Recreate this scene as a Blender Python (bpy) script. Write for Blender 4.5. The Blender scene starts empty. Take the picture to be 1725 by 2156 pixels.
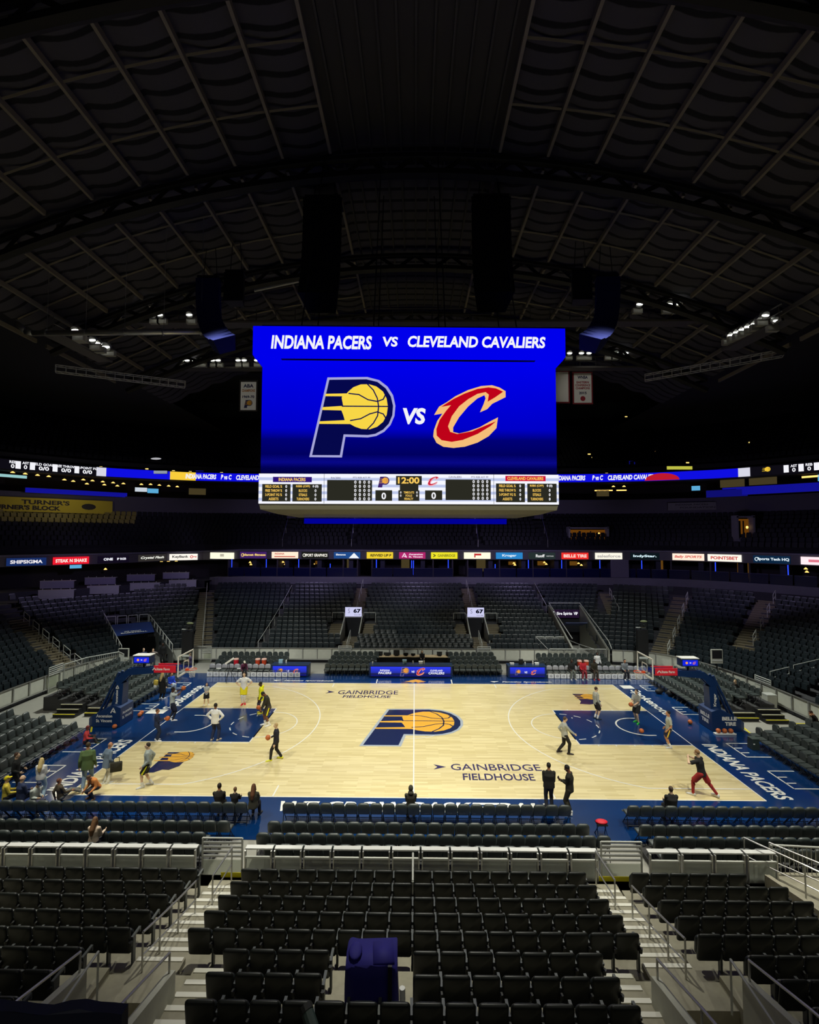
import bpy, bmesh, math, random
from mathutils import Vector, Matrix
random.seed(7)
PI = math.pi
SC = bpy.context.scene
COL = SC.collection

# ---------------------------------------------------------------- camera, light, exposure
cam_d = bpy.data.cameras.new('camera')
cam_d.sensor_fit = 'HORIZONTAL'; cam_d.sensor_width = 36.0
cam_d.lens = 1013.936 / 1725 * 36.0
cam_d.clip_end = 400
cam = bpy.data.objects.new('camera', cam_d); COL.objects.link(cam)
_p, _y, _r = 0.04889238, -0.01170265, -0.00233008
_f = Vector((math.sin(_y)*math.cos(_p), math.cos(_y)*math.cos(_p), math.sin(_p)))
_rt = Vector((math.cos(_y), -math.sin(_y), 0)); _dn = _f.cross(_rt)
_rt2 = _rt*math.cos(_r) + _dn*math.sin(_r); _dn2 = -_rt*math.sin(_r) + _dn*math.cos(_r)
M = Matrix((_rt2, -_dn2, -_f)).transposed().to_4x4()
M.translation = Vector((0.04444, -27.88374, 10.73318))
cam.matrix_world = M
SC.camera = cam
SC.view_settings.view_transform = 'Standard'
SC.view_settings.look = 'None'
SC.view_settings.exposure = 0.0
SC.view_settings.gamma = 1.0
SC.view_settings.use_curve_mapping = False
try:
    SC.cycles.use_denoising = True
    SC.cycles.max_bounces = 6
    SC.cycles.caustics_reflective = False
    SC.cycles.caustics_refractive = False
    SC.cycles.sample_clamp_indirect = 3.0
except Exception:
    pass
w = bpy.data.worlds.new('dark_hall'); SC.world = w; w.use_nodes = True
w.node_tree.nodes['Background'].inputs[0].default_value = (0.35, 0.4, 0.9, 1)
w.node_tree.nodes['Background'].inputs[1].default_value = 0.0012

def spot(loc, aim, power, size, blend=0.7, col=(1, 0.97, 0.9), radius=0.35):  # shared by the flood beams and the added fill spots
    l = bpy.data.lights.new('flood_or_fill_beam', 'SPOT'); l.energy = power; l.color = col
    l.spot_size = math.radians(size); l.spot_blend = blend; l.shadow_soft_size = radius
    o = bpy.data.objects.new('flood_or_fill_beam', l); COL.objects.link(o)
    o.location = loc
    o.rotation_euler = (Vector(aim)-Vector(loc)).to_track_quat('-Z', 'Y').to_euler()
    return o
# the game floods on the catwalks, all trained on the court
WARM = (1.0, 0.985, 0.84)
for lx, ly, ax, ay in ((-14, 18, -8, -1), (-5, 18, -4, -1), (5, 18, 4, -1), (14, 18, 8, -1),
                       (-17, -17, -9, 1), (-6, -18, -4, 0), (6, -18, 4, 0), (17, -17, 9, 1)):
    spot((lx, ly, 26.5), (ax, ay, 0), 8600 if ly > 0 else 11500, 60, 0.8, WARM)
# house floods over the near and far stands
for lx in (-12, 0, 12):
    spot((lx, -9.5, 26), (lx*1.05, -14.0, 1), 17500, 38, 0.9, WARM)
for lx, ax in ((-17, -18), (-13, -5.5), (13, 5.5), (17, 18)):
    spot((lx, -4, 27.5), (ax, 14.2, 1.0), 12500, 38, 1.0, (0.9, 0.97, 0.95))
for sx in (-1, 1):
    spot((sx*11, 13.5, 27), (sx*23, 3.5, 0.5), 27000, 46, 1.0, (0.95, 1.0, 0.9))
# concourse lighting behind the camera, spilling over the backs of the near seats
l = bpy.data.lights.new('concourse_light', 'AREA'); l.shape = 'RECTANGLE'; l.size = 22; l.size_y = 1.5; l.energy = 170; l.color = (1.0, 0.97, 0.85)
o = bpy.data.objects.new('concourse_light', l); COL.objects.link(o); o.location = (0, -30.5, 14.5)
o.rotation_euler = (Vector((0, -17, 2))-Vector((0, -30.5, 14.5))).to_track_quat('-Z', 'Y').to_euler()
# violet fill spots added to tint the mid-level walls, in place of screen glow
for lx, ly, ax, ay in ((-24, 13, -33, 22), (-13, 17, -14, 27.5), (0, 17, 0, 27.5), (13, 17, 14, 27.5), (24, 13, 33, 22)):
    spot((lx, ly, 10.5), (ax, ay, 7.0), 1300 if abs(lx) < 20 else 900, 105, 0.6, (0.62, 0.52, 1.0), 0.5)

# ---------------------------------------------------------------- materials
def S(r, g, b):
    return tuple(((c/255)/12.92 if c/255 <= 0.04045 else ((c/255+0.055)/1.055)**2.4) for c in (r, g, b))
_mats = {}
def mat(name, col, rough=0.6, metal=0.0, spec=0.5, coat=0.0, noise=0.0, nscale=8.0):
    if name in _mats: return _mats[name]
    m = bpy.data.materials.new(name); m.use_nodes = True
    nt = m.node_tree; b = nt.nodes['Principled BSDF']
    b.inputs['Base Color'].default_value = (*col, 1); b.inputs['Roughness'].default_value = rough
    b.inputs['Metallic'].default_value = metal; b.inputs['Specular IOR Level'].default_value = spec
    if coat: b.inputs['Coat Weight'].default_value = coat; b.inputs['Coat Roughness'].default_value = 0.08
    if noise:
        tc = nt.nodes.new('ShaderNodeTexCoord'); nz = nt.nodes.new('ShaderNodeTexNoise'); nz.inputs['Scale'].default_value = nscale
        nz.inputs['Detail'].default_value = 6
        mx = nt.nodes.new('ShaderNodeMix'); mx.data_type = 'RGBA'
        mx.inputs['A'].default_value = (*[c*(1-noise) for c in col], 1); mx.inputs['B'].default_value = (*[min(1, c*(1+noise)) for c in col], 1)
        nt.links.new(tc.outputs['Object'], nz.inputs['Vector']); nt.links.new(nz.outputs['Fac'], mx.inputs['Factor'])
        nt.links.new(mx.outputs['Result'], b.inputs['Base Color'])
    _mats[name] = m
    return m
def emit(name, col, strength=1.0, sample=False):
    if name in _mats: return _mats[name]
    m = bpy.data.materials.new(name); m.use_nodes = True; nt = m.node_tree; nt.nodes.clear()
    e = nt.nodes.new('ShaderNodeEmission'); o = nt.nodes.new('ShaderNodeOutputMaterial')
    e.inputs[0].default_value = (*col, 1); e.inputs[1].default_value = strength
    nt.links.new(e.outputs[0], o.inputs[0])
    if not sample:
        try: m.cycles.emission_sampling = 'NONE'
        except Exception: pass
    _mats[name] = m
    return m
NAVY = S(8, 40, 92)
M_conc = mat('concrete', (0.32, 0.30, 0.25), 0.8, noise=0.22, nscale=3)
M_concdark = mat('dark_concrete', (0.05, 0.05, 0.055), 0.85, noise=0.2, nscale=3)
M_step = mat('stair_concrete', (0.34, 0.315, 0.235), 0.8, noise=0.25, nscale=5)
M_farstep = mat('far_stair_concrete', (0.15, 0.125, 0.08), 0.8, noise=0.2, nscale=5)  # darker tan concrete of the far aisle steps
M_nose = mat('stair_nosing', (0.82, 0.80, 0.70), 0.5)
M_farnose = mat('tan_nosing', (0.28, 0.235, 0.15), 0.6)
M_wall = mat('grey_wall_paint', (0.16, 0.155, 0.18), 0.8, noise=0.12, nscale=2)
M_dark = mat('dark_wall', (0.012, 0.012, 0.016), 0.9)
M_black = mat('black_metal', (0.008, 0.008, 0.009), 0.6)
M_steel = mat('galvanised_steel', (0.55, 0.55, 0.53), 0.38, metal=0.75)
M_rail = mat('pale_painted_rail', (0.55, 0.56, 0.52), 0.45)
def frosted(name, col, k):
    m = bpy.data.materials.new(name); m.use_nodes = True; nt = m.node_tree; nt.nodes.clear()
    d = nt.nodes.new('ShaderNodeBsdfDiffuse'); t = nt.nodes.new('ShaderNodeBsdfTranslucent'); x = nt.nodes.new('ShaderNodeMixShader'); o = nt.nodes.new('ShaderNodeOutputMaterial')
    d.inputs[0].default_value = (*col, 1); t.inputs[0].default_value = (*col, 1); x.inputs[0].default_value = k
    nt.links.new(d.outputs[0], x.inputs[1]); nt.links.new(t.outputs[0], x.inputs[2])
    tr = nt.nodes.new('ShaderNodeBsdfTransparent'); tr.inputs[0].default_value = (.9, .92, .88, 1); y = nt.nodes.new('ShaderNodeMixShader'); y.inputs[0].default_value = .55; nt.links.new(x.outputs[0], y.inputs[1]); nt.links.new(tr.outputs[0], y.inputs[2]); nt.links.new(y.outputs[0], o.inputs[0]); return m
M_panel = mat('grey_barrier_panel', (0.60, 0.60, 0.52), 0.5, noise=0.1, nscale=4)
M_frost = frosted('frosted_panel', (0.7, 0.72, 0.62), 0.55)
M_white = mat('white_paint', (0.85, 0.85, 0.82), 0.5)
M_vinyl = mat('black_vinyl', (0.010, 0.0125, 0.011), 0.45, spec=0.5)
M_vinyl2 = mat('charcoal_vinyl', (0.036, 0.047, 0.045), 0.46, spec=1.0)
M_plastic = mat('black_plastic', (0.014, 0.015, 0.015), 0.5)
M_arm = mat('grey_arm_plastic', (0.09, 0.10, 0.10), 0.45)
M_yellow = mat('yellow_tape', S(235, 220, 40), 0.6)
M_navypad = mat('navy_pad', S(16, 48, 96), 0.4)
M_red = mat('red_pad', S(235, 40, 60), 0.5)
M_orange = mat('orange_rim', S(240, 80, 30), 0.45)
M_net = mat('white_net', (0.8, 0.8, 0.78), 0.8)
M_wood = mat('pale_table_top', (0.5, 0.38, 0.22), 0.5)

# ---------------------------------------------------------------- helpers
def link(o, parent=None):
    COL.objects.link(o)
    if parent is not None: o.parent = parent
    return o
def tag(o, label=None, cat=None, group=None, kind=None):
    if label: o['label'] = label
    if cat: o['category'] = cat
    if group: o['group'] = group
    if kind: o['kind'] = kind
    return o
def empty(name, loc=(0, 0, 0), rz=0.0):
    o = bpy.data.objects.new(name, None); o.empty_display_size = 0.2
    o.location = loc; o.rotation_euler = (0, 0, rz)
    return link(o)
class MB:
    def __init__(s): s.v = []; s.f = []
    def add(s, vs, fs):
        b = len(s.v); s.v += [tuple(v) for v in vs]; s.f += [tuple(i+b for i in f) for f in fs]
    def box(s, c, d, rz=0.0, rx=0.0, taper=1.0):
        R = Matrix.Rotation(rz, 3, 'Z') @ Matrix.Rotation(rx, 3, 'X'); c = Vector(c); vs = []
        for z in (-.5, .5):
            k = taper if z > 0 else 1.0
            for x, y in ((-.5, -.5), (.5, -.5), (.5, .5), (-.5, .5)):
                vs.append(c + R @ Vector((x*d[0]*k, y*d[1]*k, z*d[2])))
        s.add(vs, [(3, 2, 1, 0), (4, 5, 6, 7), (0, 1, 5, 4), (1, 2, 6, 5), (2, 3, 7, 6), (3, 0, 4, 7)])
    def cone(s, p0, r0, p1, r1, n=10, flat=1.0, ref=None):
        p0 = Vector(p0); p1 = Vector(p1); d = p1-p0
        if d.length < 1e-6: return
        d.normalize()
        u = Vector(ref) if ref is not None else (Vector((0, 0, 1)) if abs(d.z) < 0.9 else Vector((1, 0, 0)))
        a = (u - d*u.dot(d)).normalized(); b = d.cross(a); vs = []
        for p, r in ((p0, r0), (p1, r1)):
            for i in range(n):
                t = 2*PI*i/n; vs.append(p + a*math.cos(t)*r*flat + b*math.sin(t)*r)
        s.add(vs, [tuple(range(n-1, -1, -1)), tuple(range(n, 2*n))] + [(i, (i+1) % n, n+(i+1) % n, n+i) for i in range(n)])
    def tube(s, pts, r, n=6):
        for a, b in zip(pts, pts[1:]): s.cone(a, r, b, r, n)
    def ball(s, c, r, n=10, m=7, R=None):
        if not hasattr(r, '__len__'): r = (r, r, r)
        c = Vector(c); vs = []; fs = []
        for j in range(1, m):
            ph = PI*j/m
            for i in range(n):
                t = 2*PI*i/n; p = Vector((r[0]*math.sin(ph)*math.cos(t), r[1]*math.sin(ph)*math.sin(t), r[2]*math.cos(ph)))
                vs.append(c + (R @ p if R is not None else p))
        top = len(vs); pt = Vector((0, 0, r[2])); vs += [c + (R @ pt if R is not None else pt), c - (R @ pt if R is not None else pt)]
        for i in range(n):
            fs.append((top, i, (i+1) % n)); fs.append((top+1, (m-2)*n+(i+1) % n, (m-2)*n+i))
        for j in range(m-2):
            for i in range(n): fs.append((j*n+i, (j+1)*n+i, (j+1)*n+(i+1) % n, j*n+(i+1) % n))
        s.add(vs, fs)
    def loft(s, rings):
        n = len(rings[0]); vs = [p for r in rings for p in r]
        fs = [tuple(range(n-1, -1, -1)), tuple(range((len(rings)-1)*n, len(rings)*n))]
        for k in range(len(rings)-1):
            for i in range(n): fs.append((k*n+i, k*n+(i+1) % n, (k+1)*n+(i+1) % n, (k+1)*n+i))
        s.add(vs, fs)
    def poly(s, pts): s.add(pts, [tuple(range(len(pts)))])
    def prism(s, pts2, o, ux, uy, un, t):
        o = Vector(o); ux = Vector(ux); uy = Vector(uy); un = Vector(un)
        s.loft([[o+ux*x+uy*y-un*t/2 for x, y in pts2], [o+ux*x+uy*y+un*t/2 for x, y in pts2]])
    def pillow(s, pts2, o, ux, uy, un, t, k=0.86):
        o = Vector(o); ux = Vector(ux); uy = Vector(uy); un = Vector(un)
        cx = sum(p[0] for p in pts2)/len(pts2); cy = sum(p[1] for p in pts2)/len(pts2); rings = []
        for off, q in ((-.5, k), (-.28, .97), (.0, 1.0), (.28, .97), (.5, k)):
            rings.append([o+ux*(cx+(x-cx)*q)+uy*(cy+(y-cy)*q)+un*t*off for x, y in pts2])
        s.loft(rings)
    def build(s, name, m, parent=None, smooth=False, mesh_only=False):
        me = bpy.data.meshes.new(name); me.from_pydata(s.v, [], s.f)
        for mm in (m if isinstance(m, (list, tuple)) else [m]): me.materials.append(mm)
        if smooth: me.polygons.foreach_set('use_smooth', [True]*len(me.polygons))
        me.update()
        if mesh_only: return me
        return link(bpy.data.objects.new(name, me), parent)
def rrect(w, h, rt, rb, n=4, y0=0.0):
    pts = []
    for cx, cy, r, a0 in ((w/2-rt, h-rt, rt, 0), (-w/2+rt, h-rt, rt, PI/2), (-w/2+rb, rb, rb, PI), (w/2-rb, rb, rb, 1.5*PI)):
        for i in range(n+1):
            a = a0 + PI/2*i/n; pts.append((cx+r*math.cos(a), y0+cy+r*math.sin(a)))
    return pts
_copyn = 0
def copy_tree(o, parent=None):
    c = o.copy(); COL.objects.link(c)
    if parent is not None: c.parent = parent
    for ch in list(o.children): copy_tree(ch, c)
    return c
def ordn(n):
    return '%d%s' % (n, 'th' if 10 <= n % 100 <= 20 else {1: 'st', 2: 'nd', 3: 'rd'}.get(n % 10, 'th'))
def text_geo(s, w=None, h=None, bold=0.0, shear=0.0, space=1.0):
    cu = bpy.data.curves.new('t', 'FONT'); cu.body = s; cu.size = 1.0; cu.align_x = 'LEFT'
    cu.offset = bold; cu.shear = shear; cu.space_character = space; cu.resolution_u = 3; cu.fill_mode = 'FRONT'
    ob = bpy.data.objects.new('t', cu); COL.objects.link(ob)
    dg = bpy.context.evaluated_depsgraph_get(); me = ob.evaluated_get(dg).to_mesh()
    vs = [v.co.copy() for v in me.vertices]; fs = [tuple(p.vertices) for p in me.polygons]
    ob.evaluated_get(dg).to_mesh_clear(); bpy.data.objects.remove(ob); bpy.data.curves.remove(cu)
    if not vs: return [], []
    x0 = min(v.x for v in vs); x1 = max(v.x for v in vs); y0 = min(v.y for v in vs); y1 = max(v.y for v in vs)
    ky = (h/(y1-y0)) if h else 1.0
    kx = (w/(x1-x0)) if w else ky
    return [((v.x-(x0+x1)/2)*kx, (v.y-(y0+y1)/2)*ky) for v in vs], fs
def put_text(mb, s, o, ux, uy, w=None, h=None, **k):
    vs, fs = text_geo(s, w, h, **k); o = Vector(o); ux = Vector(ux); uy = Vector(uy)
    mb.add([o+ux*x+uy*y for x, y in vs], fs)
def put_poly(mb, pts, o, ux, uy, k=1.0, off=0.0):
    o = Vector(o); ux = Vector(ux); uy = Vector(uy); n = ux.cross(uy).normalized()*off
    mb.poly([o+n+ux*x*k+uy*y*k for x, y in pts])
def put_stroke(mb, pts, wd, o, ux, uy, k=1.0, off=0.0):
    for (x0, y0), (x1, y1) in zip(pts, pts[1:]):
        dx, dy = x1-x0, y1-y0; L = math.hypot(dx, dy) or 1e-6; ex = dx/L*wd*.2; ey = dy/L*wd*.2
        nx, ny = -dy/L*wd/2, dx/L*wd/2
        put_poly(mb, [(x0-ex+nx, y0-ey+ny), (x0-ex-nx, y0-ey-ny), (x1+ex-nx, y1+ey-ny), (x1+ex+nx, y1+ey+ny)], o, ux, uy, k, off)
def fan_fix(o):            # triangulate concave outlines cleanly
    bm = bmesh.new(); bm.from_mesh(o.data); bmesh.ops.triangulate(bm, faces=[f for f in bm.faces if len(f.verts) > 4]); bm.to_mesh(o.data); bm.free()
    return o

# ---- the two emblems, traced as outlines (unit: picture pixels of the board, y up, centred)
def _c(pts, cx, cy, s): return [((x-cx)/s, (cy-y)/s) for x, y in pts]
P_OUT = [(420, 337), (635, 333), (700, 350), (745, 385), (775, 432), (788, 490), (783, 545), (762, 595), (728, 632), (685, 655), (640, 663), (520, 660), (502, 772), (327, 771)]
P_IN = [(430, 350), (630, 346), (690, 360), (735, 395), (763, 440), (775, 490), (771, 542), (752, 588), (722, 620), (680, 643), (640, 650), (510, 647), (491, 760), (342, 760)]
BALL = [(533, 414), (560, 390), (600, 374), (645, 373), (685, 385), (720, 412), (740, 450), (747, 495), (741, 540), (722, 578), (690, 605), (650, 619), (605, 617), (570, 605), (545, 591)]
STREAK = [[(545, 591), (378, 591), (381, 577), (450, 576), (560, 572)], [(395, 515), (397, 501), (500, 495), (505, 512), (497, 517)], [(411, 427), (533, 414), (540, 432), (500, 440), (408, 440)]]
BALLBODY = [(533, 414), (560, 390), (600, 374), (645, 373), (685, 385), (720, 412), (740, 450), (747, 495), (741, 540), (722, 578), (690, 605), (650, 619), (605, 617), (570, 605), (545, 591), (378, 591), (381, 577), (515, 570), (508, 545), (497, 517), (393, 515), (396, 500), (506, 492), (498, 450), (500, 440), (408, 440), (411, 427), (525, 424)]
SEAMS = [[(500, 494), (747, 494)], [(637, 373), (668, 405), (690, 450), (697, 495), (692, 545), (670, 585), (638, 618)], [(535, 424), (590, 430), (640, 458), (690, 467), (722, 455), (733, 432)], [(545, 572), (600, 562), (650, 535), (690, 524), (722, 535), (735, 556)]]
C_OUT = [(1383, 405), (1350, 385), (1310, 373), (1250, 378), (1180, 400), (1110, 435), (1060, 470), (1022, 492), (995, 538), (1040, 530), (1012, 570), (994, 620), (990, 655), (1008, 690), (1045, 711), (1100, 717), (1160, 710), (1230, 687), (1290, 652), (1332, 608), (1341, 549), (1300, 570), (1240, 604), (1180, 626), (1130, 638), (1098, 630), (1098, 605), (1130, 550), (1180, 490), (1230, 446), (1268, 428), (1274, 445), (1262, 480), (1243, 522), (1282, 505), (1310, 475), (1383, 438)]
C_IN = [(1370, 408), (1330, 390), (1290, 385), (1230, 394), (1160, 420), (1100, 450), (1032, 494), (1086, 484), (1060, 515), (1025, 565), (1007, 615), (1009, 650), (1035, 675), (1090, 684), (1150, 673), (1230, 640), (1300, 597), (1331, 570), (1270, 596), (1200, 626), (1120, 641), (1082, 630), (1070, 600), (1090, 545), (1130, 490), (1180, 450), (1230, 421), (1275, 411), (1292, 425), (1285, 464), (1325, 440)]
def p_logo(o, ux, uy, height, parent, mats, off=0.006, ball_only=False):
    """the team's slanted P with a ball; mats = (outline, field, ball)"""
    cx, cy, k = 557, 552, 438/height; un = Vector(ux).cross(Vector(uy)).normalized()
    lay = [('logo_outline', [P_OUT], mats[0]), ('logo_field', [P_IN], mats[1]), ('logo_ball', [BALLBODY], mats[2])]
    for j, (nm, ps, m) in enumerate(lay):
        if ball_only and j < 2: continue
        mb = MB()
        for p in ps: put_poly(mb, list(reversed(_c(p, cx, cy, k))), o, ux, uy, 1, off*(j+1))
        fan_fix(mb.build(nm, m, parent))
    mb = MB()
    for sline in SEAMS: put_stroke(mb, _c(sline, cx, cy, k), 6.5/k, o, ux, uy, 1, off*4)
    mb.build('logo_seam', mats[1], parent)
def c_logo(o, ux, uy, height, parent, mats, off=0.006):
    cx, cy, k = 1188, 545, 344/height
    for j, (nm, p, m) in enumerate((('logo_rim', C_OUT, mats[0]), ('logo_letter', C_IN, mats[1]))):
        mb = MB(); put_poly(mb, list(reversed(_c(p, cx, cy, k))), o, ux, uy, 1, off*(j+1)); fan_fix(mb.build(nm, m, parent))
X, Y, Z = Vector((1, 0, 0)), Vector((0, 1, 0)), Vector((0, 0, 1))
# ---------------------------------------------------------------- the floor and the court
mb = MB(); mb.box((0, 2, -0.15), (76, 70, 0.26)); floor = tag(mb.build('floor', mat('arena_floor', (0.34, 0.33, 0.29), 0.6, noise=0.12, nscale=1.5)), kind='structure')

def wood_mat():
    m = bpy.data.materials.new('maple_boards'); m.use_nodes = True; nt = m.node_tree; b = nt.nodes['Principled BSDF']
    tc = nt.nodes.new('ShaderNodeTexCoord'); br = nt.nodes.new('ShaderNodeTexBrick')
    br.inputs['Scale'].default_value = 1.0; br.inputs['Brick Width'].default_value = 1.22; br.inputs['Row Height'].default_value = 0.115
    br.inputs['Mortar Size'].default_value = 0.0; br.inputs['Bias'].default_value = 0.0
    br.inputs['Color1'].default_value = (*S(220, 203, 148), 1); br.inputs['Color2'].default_value = (*S(240, 225, 174), 1)
    nz = nt.nodes.new('ShaderNodeTexNoise'); nz.inputs['Scale'].default_value = 0.8; nz.inputs['Detail'].default_value = 8
    mp = nt.nodes.new('ShaderNodeMapping'); mp.inputs['Scale'].default_value = (0.7, 6, 1)
    hs = nt.nodes.new('ShaderNodeMix'); hs.data_type = 'RGBA'; hs.blend_type = 'MULTIPLY'; hs.inputs['Factor'].default_value = 0.35
    rp = nt.nodes.new('ShaderNodeValToRGB'); rp.color_ramp.elements[0].color = (0.72, 0.67, 0.58, 1); rp.color_ramp.elements[0].position = 0.3; rp.color_ramp.elements[1].position = 0.65
    nt.links.new(tc.outputs['Object'], br.inputs['Vector']); nt.links.new(tc.outputs['Object'], mp.inputs['Vector']); nt.links.new(mp.outputs[0], nz.inputs['Vector'])
    nt.links.new(nz.outputs['Fac'], rp.inputs['Fac']); nt.links.new(br.outputs['Color'], hs.inputs['A']); nt.links.new(rp.outputs['Color'], hs.inputs['B'])
    nt.links.new(hs.outputs['Result'], b.inputs['Base Color'])
    b.inputs['Roughness'].default_value = 0.3; b.inputs['Coat Weight'].default_value = 0.35; b.inputs['Coat Roughness'].default_value = 0.1
    return m
M_maple = wood_mat()
M_blue = mat('court_blue_paint', S(7, 50, 104), 0.22, coat=0.7)
M_navy = mat('court_navy_paint', S(20, 36, 82), 0.25, coat=0.5)
M_line = mat('court_white_paint', (0.88, 0.87, 0.82), 0.3, coat=0.3)
M_gold = mat('court_gold_paint', S(238, 178, 60), 0.3, coat=0.3)
M_silver = mat('court_silver_paint', S(170, 180, 195), 0.3, coat=0.3)
CL, CW = 14.325, 7.62
mb = MB(); mb.box((0, -0.2, -0.009), (36.6, 20.4, 0.02)); court = mb.build('court_floor', M_blue)
tag(court, 'polished hardwood basketball court with a blue painted border', 'court floor', kind='structure')
def cpoly(mb, pts, z): mb.poly([(x, y, z) for x, y in pts])
def rect(mb, x0, y0, x1, y1, z): cpoly(mb, [(x0, y0), (x1, y0), (x1, y1), (x0, y1)], z)
def cstroke(mb, pts, wd, z):
    for (x0, y0), (x1, y1) in zip(pts, pts[1:]):
        dx, dy = x1-x0, y1-y0; L = math.hypot(dx, dy); nx, ny = -dy/L*wd/2, dx/L*wd/2
        cpoly(mb, [(x0-nx, y0-ny), (x1-nx, y1-ny), (x1+nx, y1+ny), (x0+nx, y0+ny)], z)
def arc(cx, cy, r, a0, a1, n=40): return [(cx+r*math.cos(a0+(a1-a0)*i/n), cy+r*math.sin(a0+(a1-a0)*i/n)) for i in range(n+1)]
mb = MB(); rect(mb, -CL, -CW, CL, CW, 0.0035); mb.build('playing_surface', M_maple, court)
K, FT = 2.44, 5.79
mb = MB(); mbn = MB()
for s in (-1, 1):
    rect(mb, *sorted((s*CL, s*(CL-FT)))[:1], -K, sorted((s*CL, s*(CL-FT)))[1], K, 0.006)
mb.build('key_paint', M_blue, court)
ml = MB(); z = 0.009; lw = 0.06
for s in (-1, 1):
    hx = s*(CL-1.6)
    cstroke(ml, [(s*CL, K), (s*(CL-FT), K), (s*(CL-FT), -K), (s*CL, -K)], lw, z)
    cstroke(ml, [(s*(CL-FT), y) for y in (-1.83, 1.83)], lw, z)
    aa = PI/2 if s < 0 else -PI/2
    cstroke(ml, arc(s*(CL-FT), 0, 1.83, -PI/2 if s < 0 else PI/2, PI/2 if s < 0 else 1.5*PI), lw, z)
    for k in range(7):
        a0 = (PI/2 if s < 0 else -PI/2) + PI*(k+0.22)/7
        cstroke(ml, arc(s*(CL-FT), 0, 1.83, a0, a0+PI*0.5/7, 4), lw, z+.001)
    # restricted arc with its short legs
    a0, a1 = (-PI/2, PI/2) if s < 0 else (PI/2, 1.5*PI)
    p = arc(hx, 0, 1.22, a0, a1); cstroke(ml, [(hx+s*0.35, p[0][1])] + p + [(hx+s*0.35, p[-1][1])], 0.09, z+.001)
    # three-point line
    a = math.asin(6.706/7.24); xa = hx - s*7.24*math.cos(a)
    p = arc(hx, 0, 7.24, -a, a, 60) if s < 0 else arc(hx, 0, 7.24, PI-a, PI+a, 60)
    if s > 0: p = list(reversed(p))
    cstroke(ml, [(s*CL, p[0][1])] + p + [(s*CL, p[-1][1])], lw, z)
    for y in (-CW, CW): cstroke(ml, [(s*(CL-8.53), y), (s*(CL-8.53)-s*0, y-math.copysign(0.9, y))], lw, z)
    for k, x in enumerate((2.1, 3.0, 3.95, 4.85)):
        for y in (-1, 1): rect(ml, s*(CL-x)-.03, y*K-.03 if y > 0 else -K-.17, s*(CL-x)+.03, y*K+.17 if y > 0 else -K+.03, z+.001)
    cstroke(ml, [(s*(CL-5.0), 0.85*t) for t in (1.35, 1.5)], lw, z+.001)
cstroke(ml, [(0, -CW), (0, CW)], lw, z+.012)
cstroke(ml, arc(0, 0, 1.83, 0, 2*PI, 60), 0.05, z)
cstroke(ml, [(-CL, -CW), (CL, -CW), (CL, CW), (-CL, CW), (-CL, -CW)], 0.05, z)
for x in (-2.75, 2.75): cstroke(ml, [(x, CW), (x, CW+1.0)], 0.08, z)
# white bays painted for the baseline photographers
for s in (-1, 1):
    for ya, yb in ((-2.16, -3.7), (-5.1, -6.65), (1.9, 3.1), (6.3, 7.5)):
        xi = 16.2; cstroke(ml, [(s*17.4, ya), (s*xi, ya), (s*xi, yb), (s*17.4, yb)], 0.07, z)
        for t in (0.36, 0.7): cstroke(ml, [(s*xi, ya+(yb-ya)*t), (s*(xi+.45), ya+(yb-ya)*t)], 0.07, z)
ml.build('court_line', M_line, court)
mbw = MB()   # white lettering on the border
def ctext(mb, s, cx, cy, w, h, ang=0, z=0.009, **k):
    put_text(mb, s, (cx, cy, z), (math.cos(ang), math.sin(ang), 0), (-math.sin(ang), math.cos(ang), 0), w, h, **k)
ctext(mbw, 'INDIANA PACERS', -15.05, -4.8, 5.1, 0.78, PI/2, bold=0.03, shear=0.12)
ctext(mbw, 'INDIANA PACERS', 15.2, -4.9, 5.25, 0.7, -PI/2, bold=0.03, shear=0.12)
ctext(mbw, 'Spokenote', -15.15, 4.55, 4.6, 0.95, PI/2, bold=0.02)
ctext(mbw, 'Spokenote', 15.25, 4.1, 4.7, 0.85, -PI/2, bold=0.02)
rect(mbw, -16.2, 1.45, -15.1, 2.15, 0.009); rect(mbw, 14.75, 6.75, 15.55, 7.5, 0.009)
ctext(mbw, 'WE GROW BASKETBALL', 0.1, -8.29, 10.9, 0.72, bold=0.03, shear=0.2)
for x in (-8.0, 8.05):
    ctext(mbw, 'Fanatics Sportsbook', x+.25, 8.13, 3.7, 0.30, bold=0.035, shear=0.25)
    cpoly(mbw, [(x-2.45, 8.3), (x-1.8, 8.3), (x-1.95, 8.17), (x-2.15, 8.12), (x-2.1, 8.0), (x-2.3, 8.1)][::-1], 0.009)
mbw.build('court_lettering', M_line, court)
mbp = MB(); M_purple = mat('court_purple_paint', S(45, 35, 85), 0.3, coat=0.3)
for (ax, ay, gx, gy, gw, gh, fx, fy, fw, fh) in ((1.2, -4.95, 3.8, -4.95, 4.15, 0.62, 3.78, -5.85, 3.2, 0.6), (-5.75, 5.65, -3.15, 5.6, 4.1, 0.8, -3.15, 4.75, 3.2, 0.5)):
    ctext(mbp, 'GAINBRIDGE', gx, gy, gw, gh, bold=0.004); ctext(mbp, 'FIELDHOUSE', fx, fy, fw, fh, bold=0.016, shear=0.06)
    cpoly(mbp, [(ax-.28, ay+gh*.4), (ax+.3, ay), (ax-.28, ay-gh*.4), (ax-.1, ay)][::-1], 0.0095)
mbp.build('sponsor_lettering', M_purple, court)
p_logo((0.02, -0.13, 0.009), X, (0.0, 1, 0), 5.35, court, (M_silver, M_navy, M_gold), 0.0012)
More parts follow.
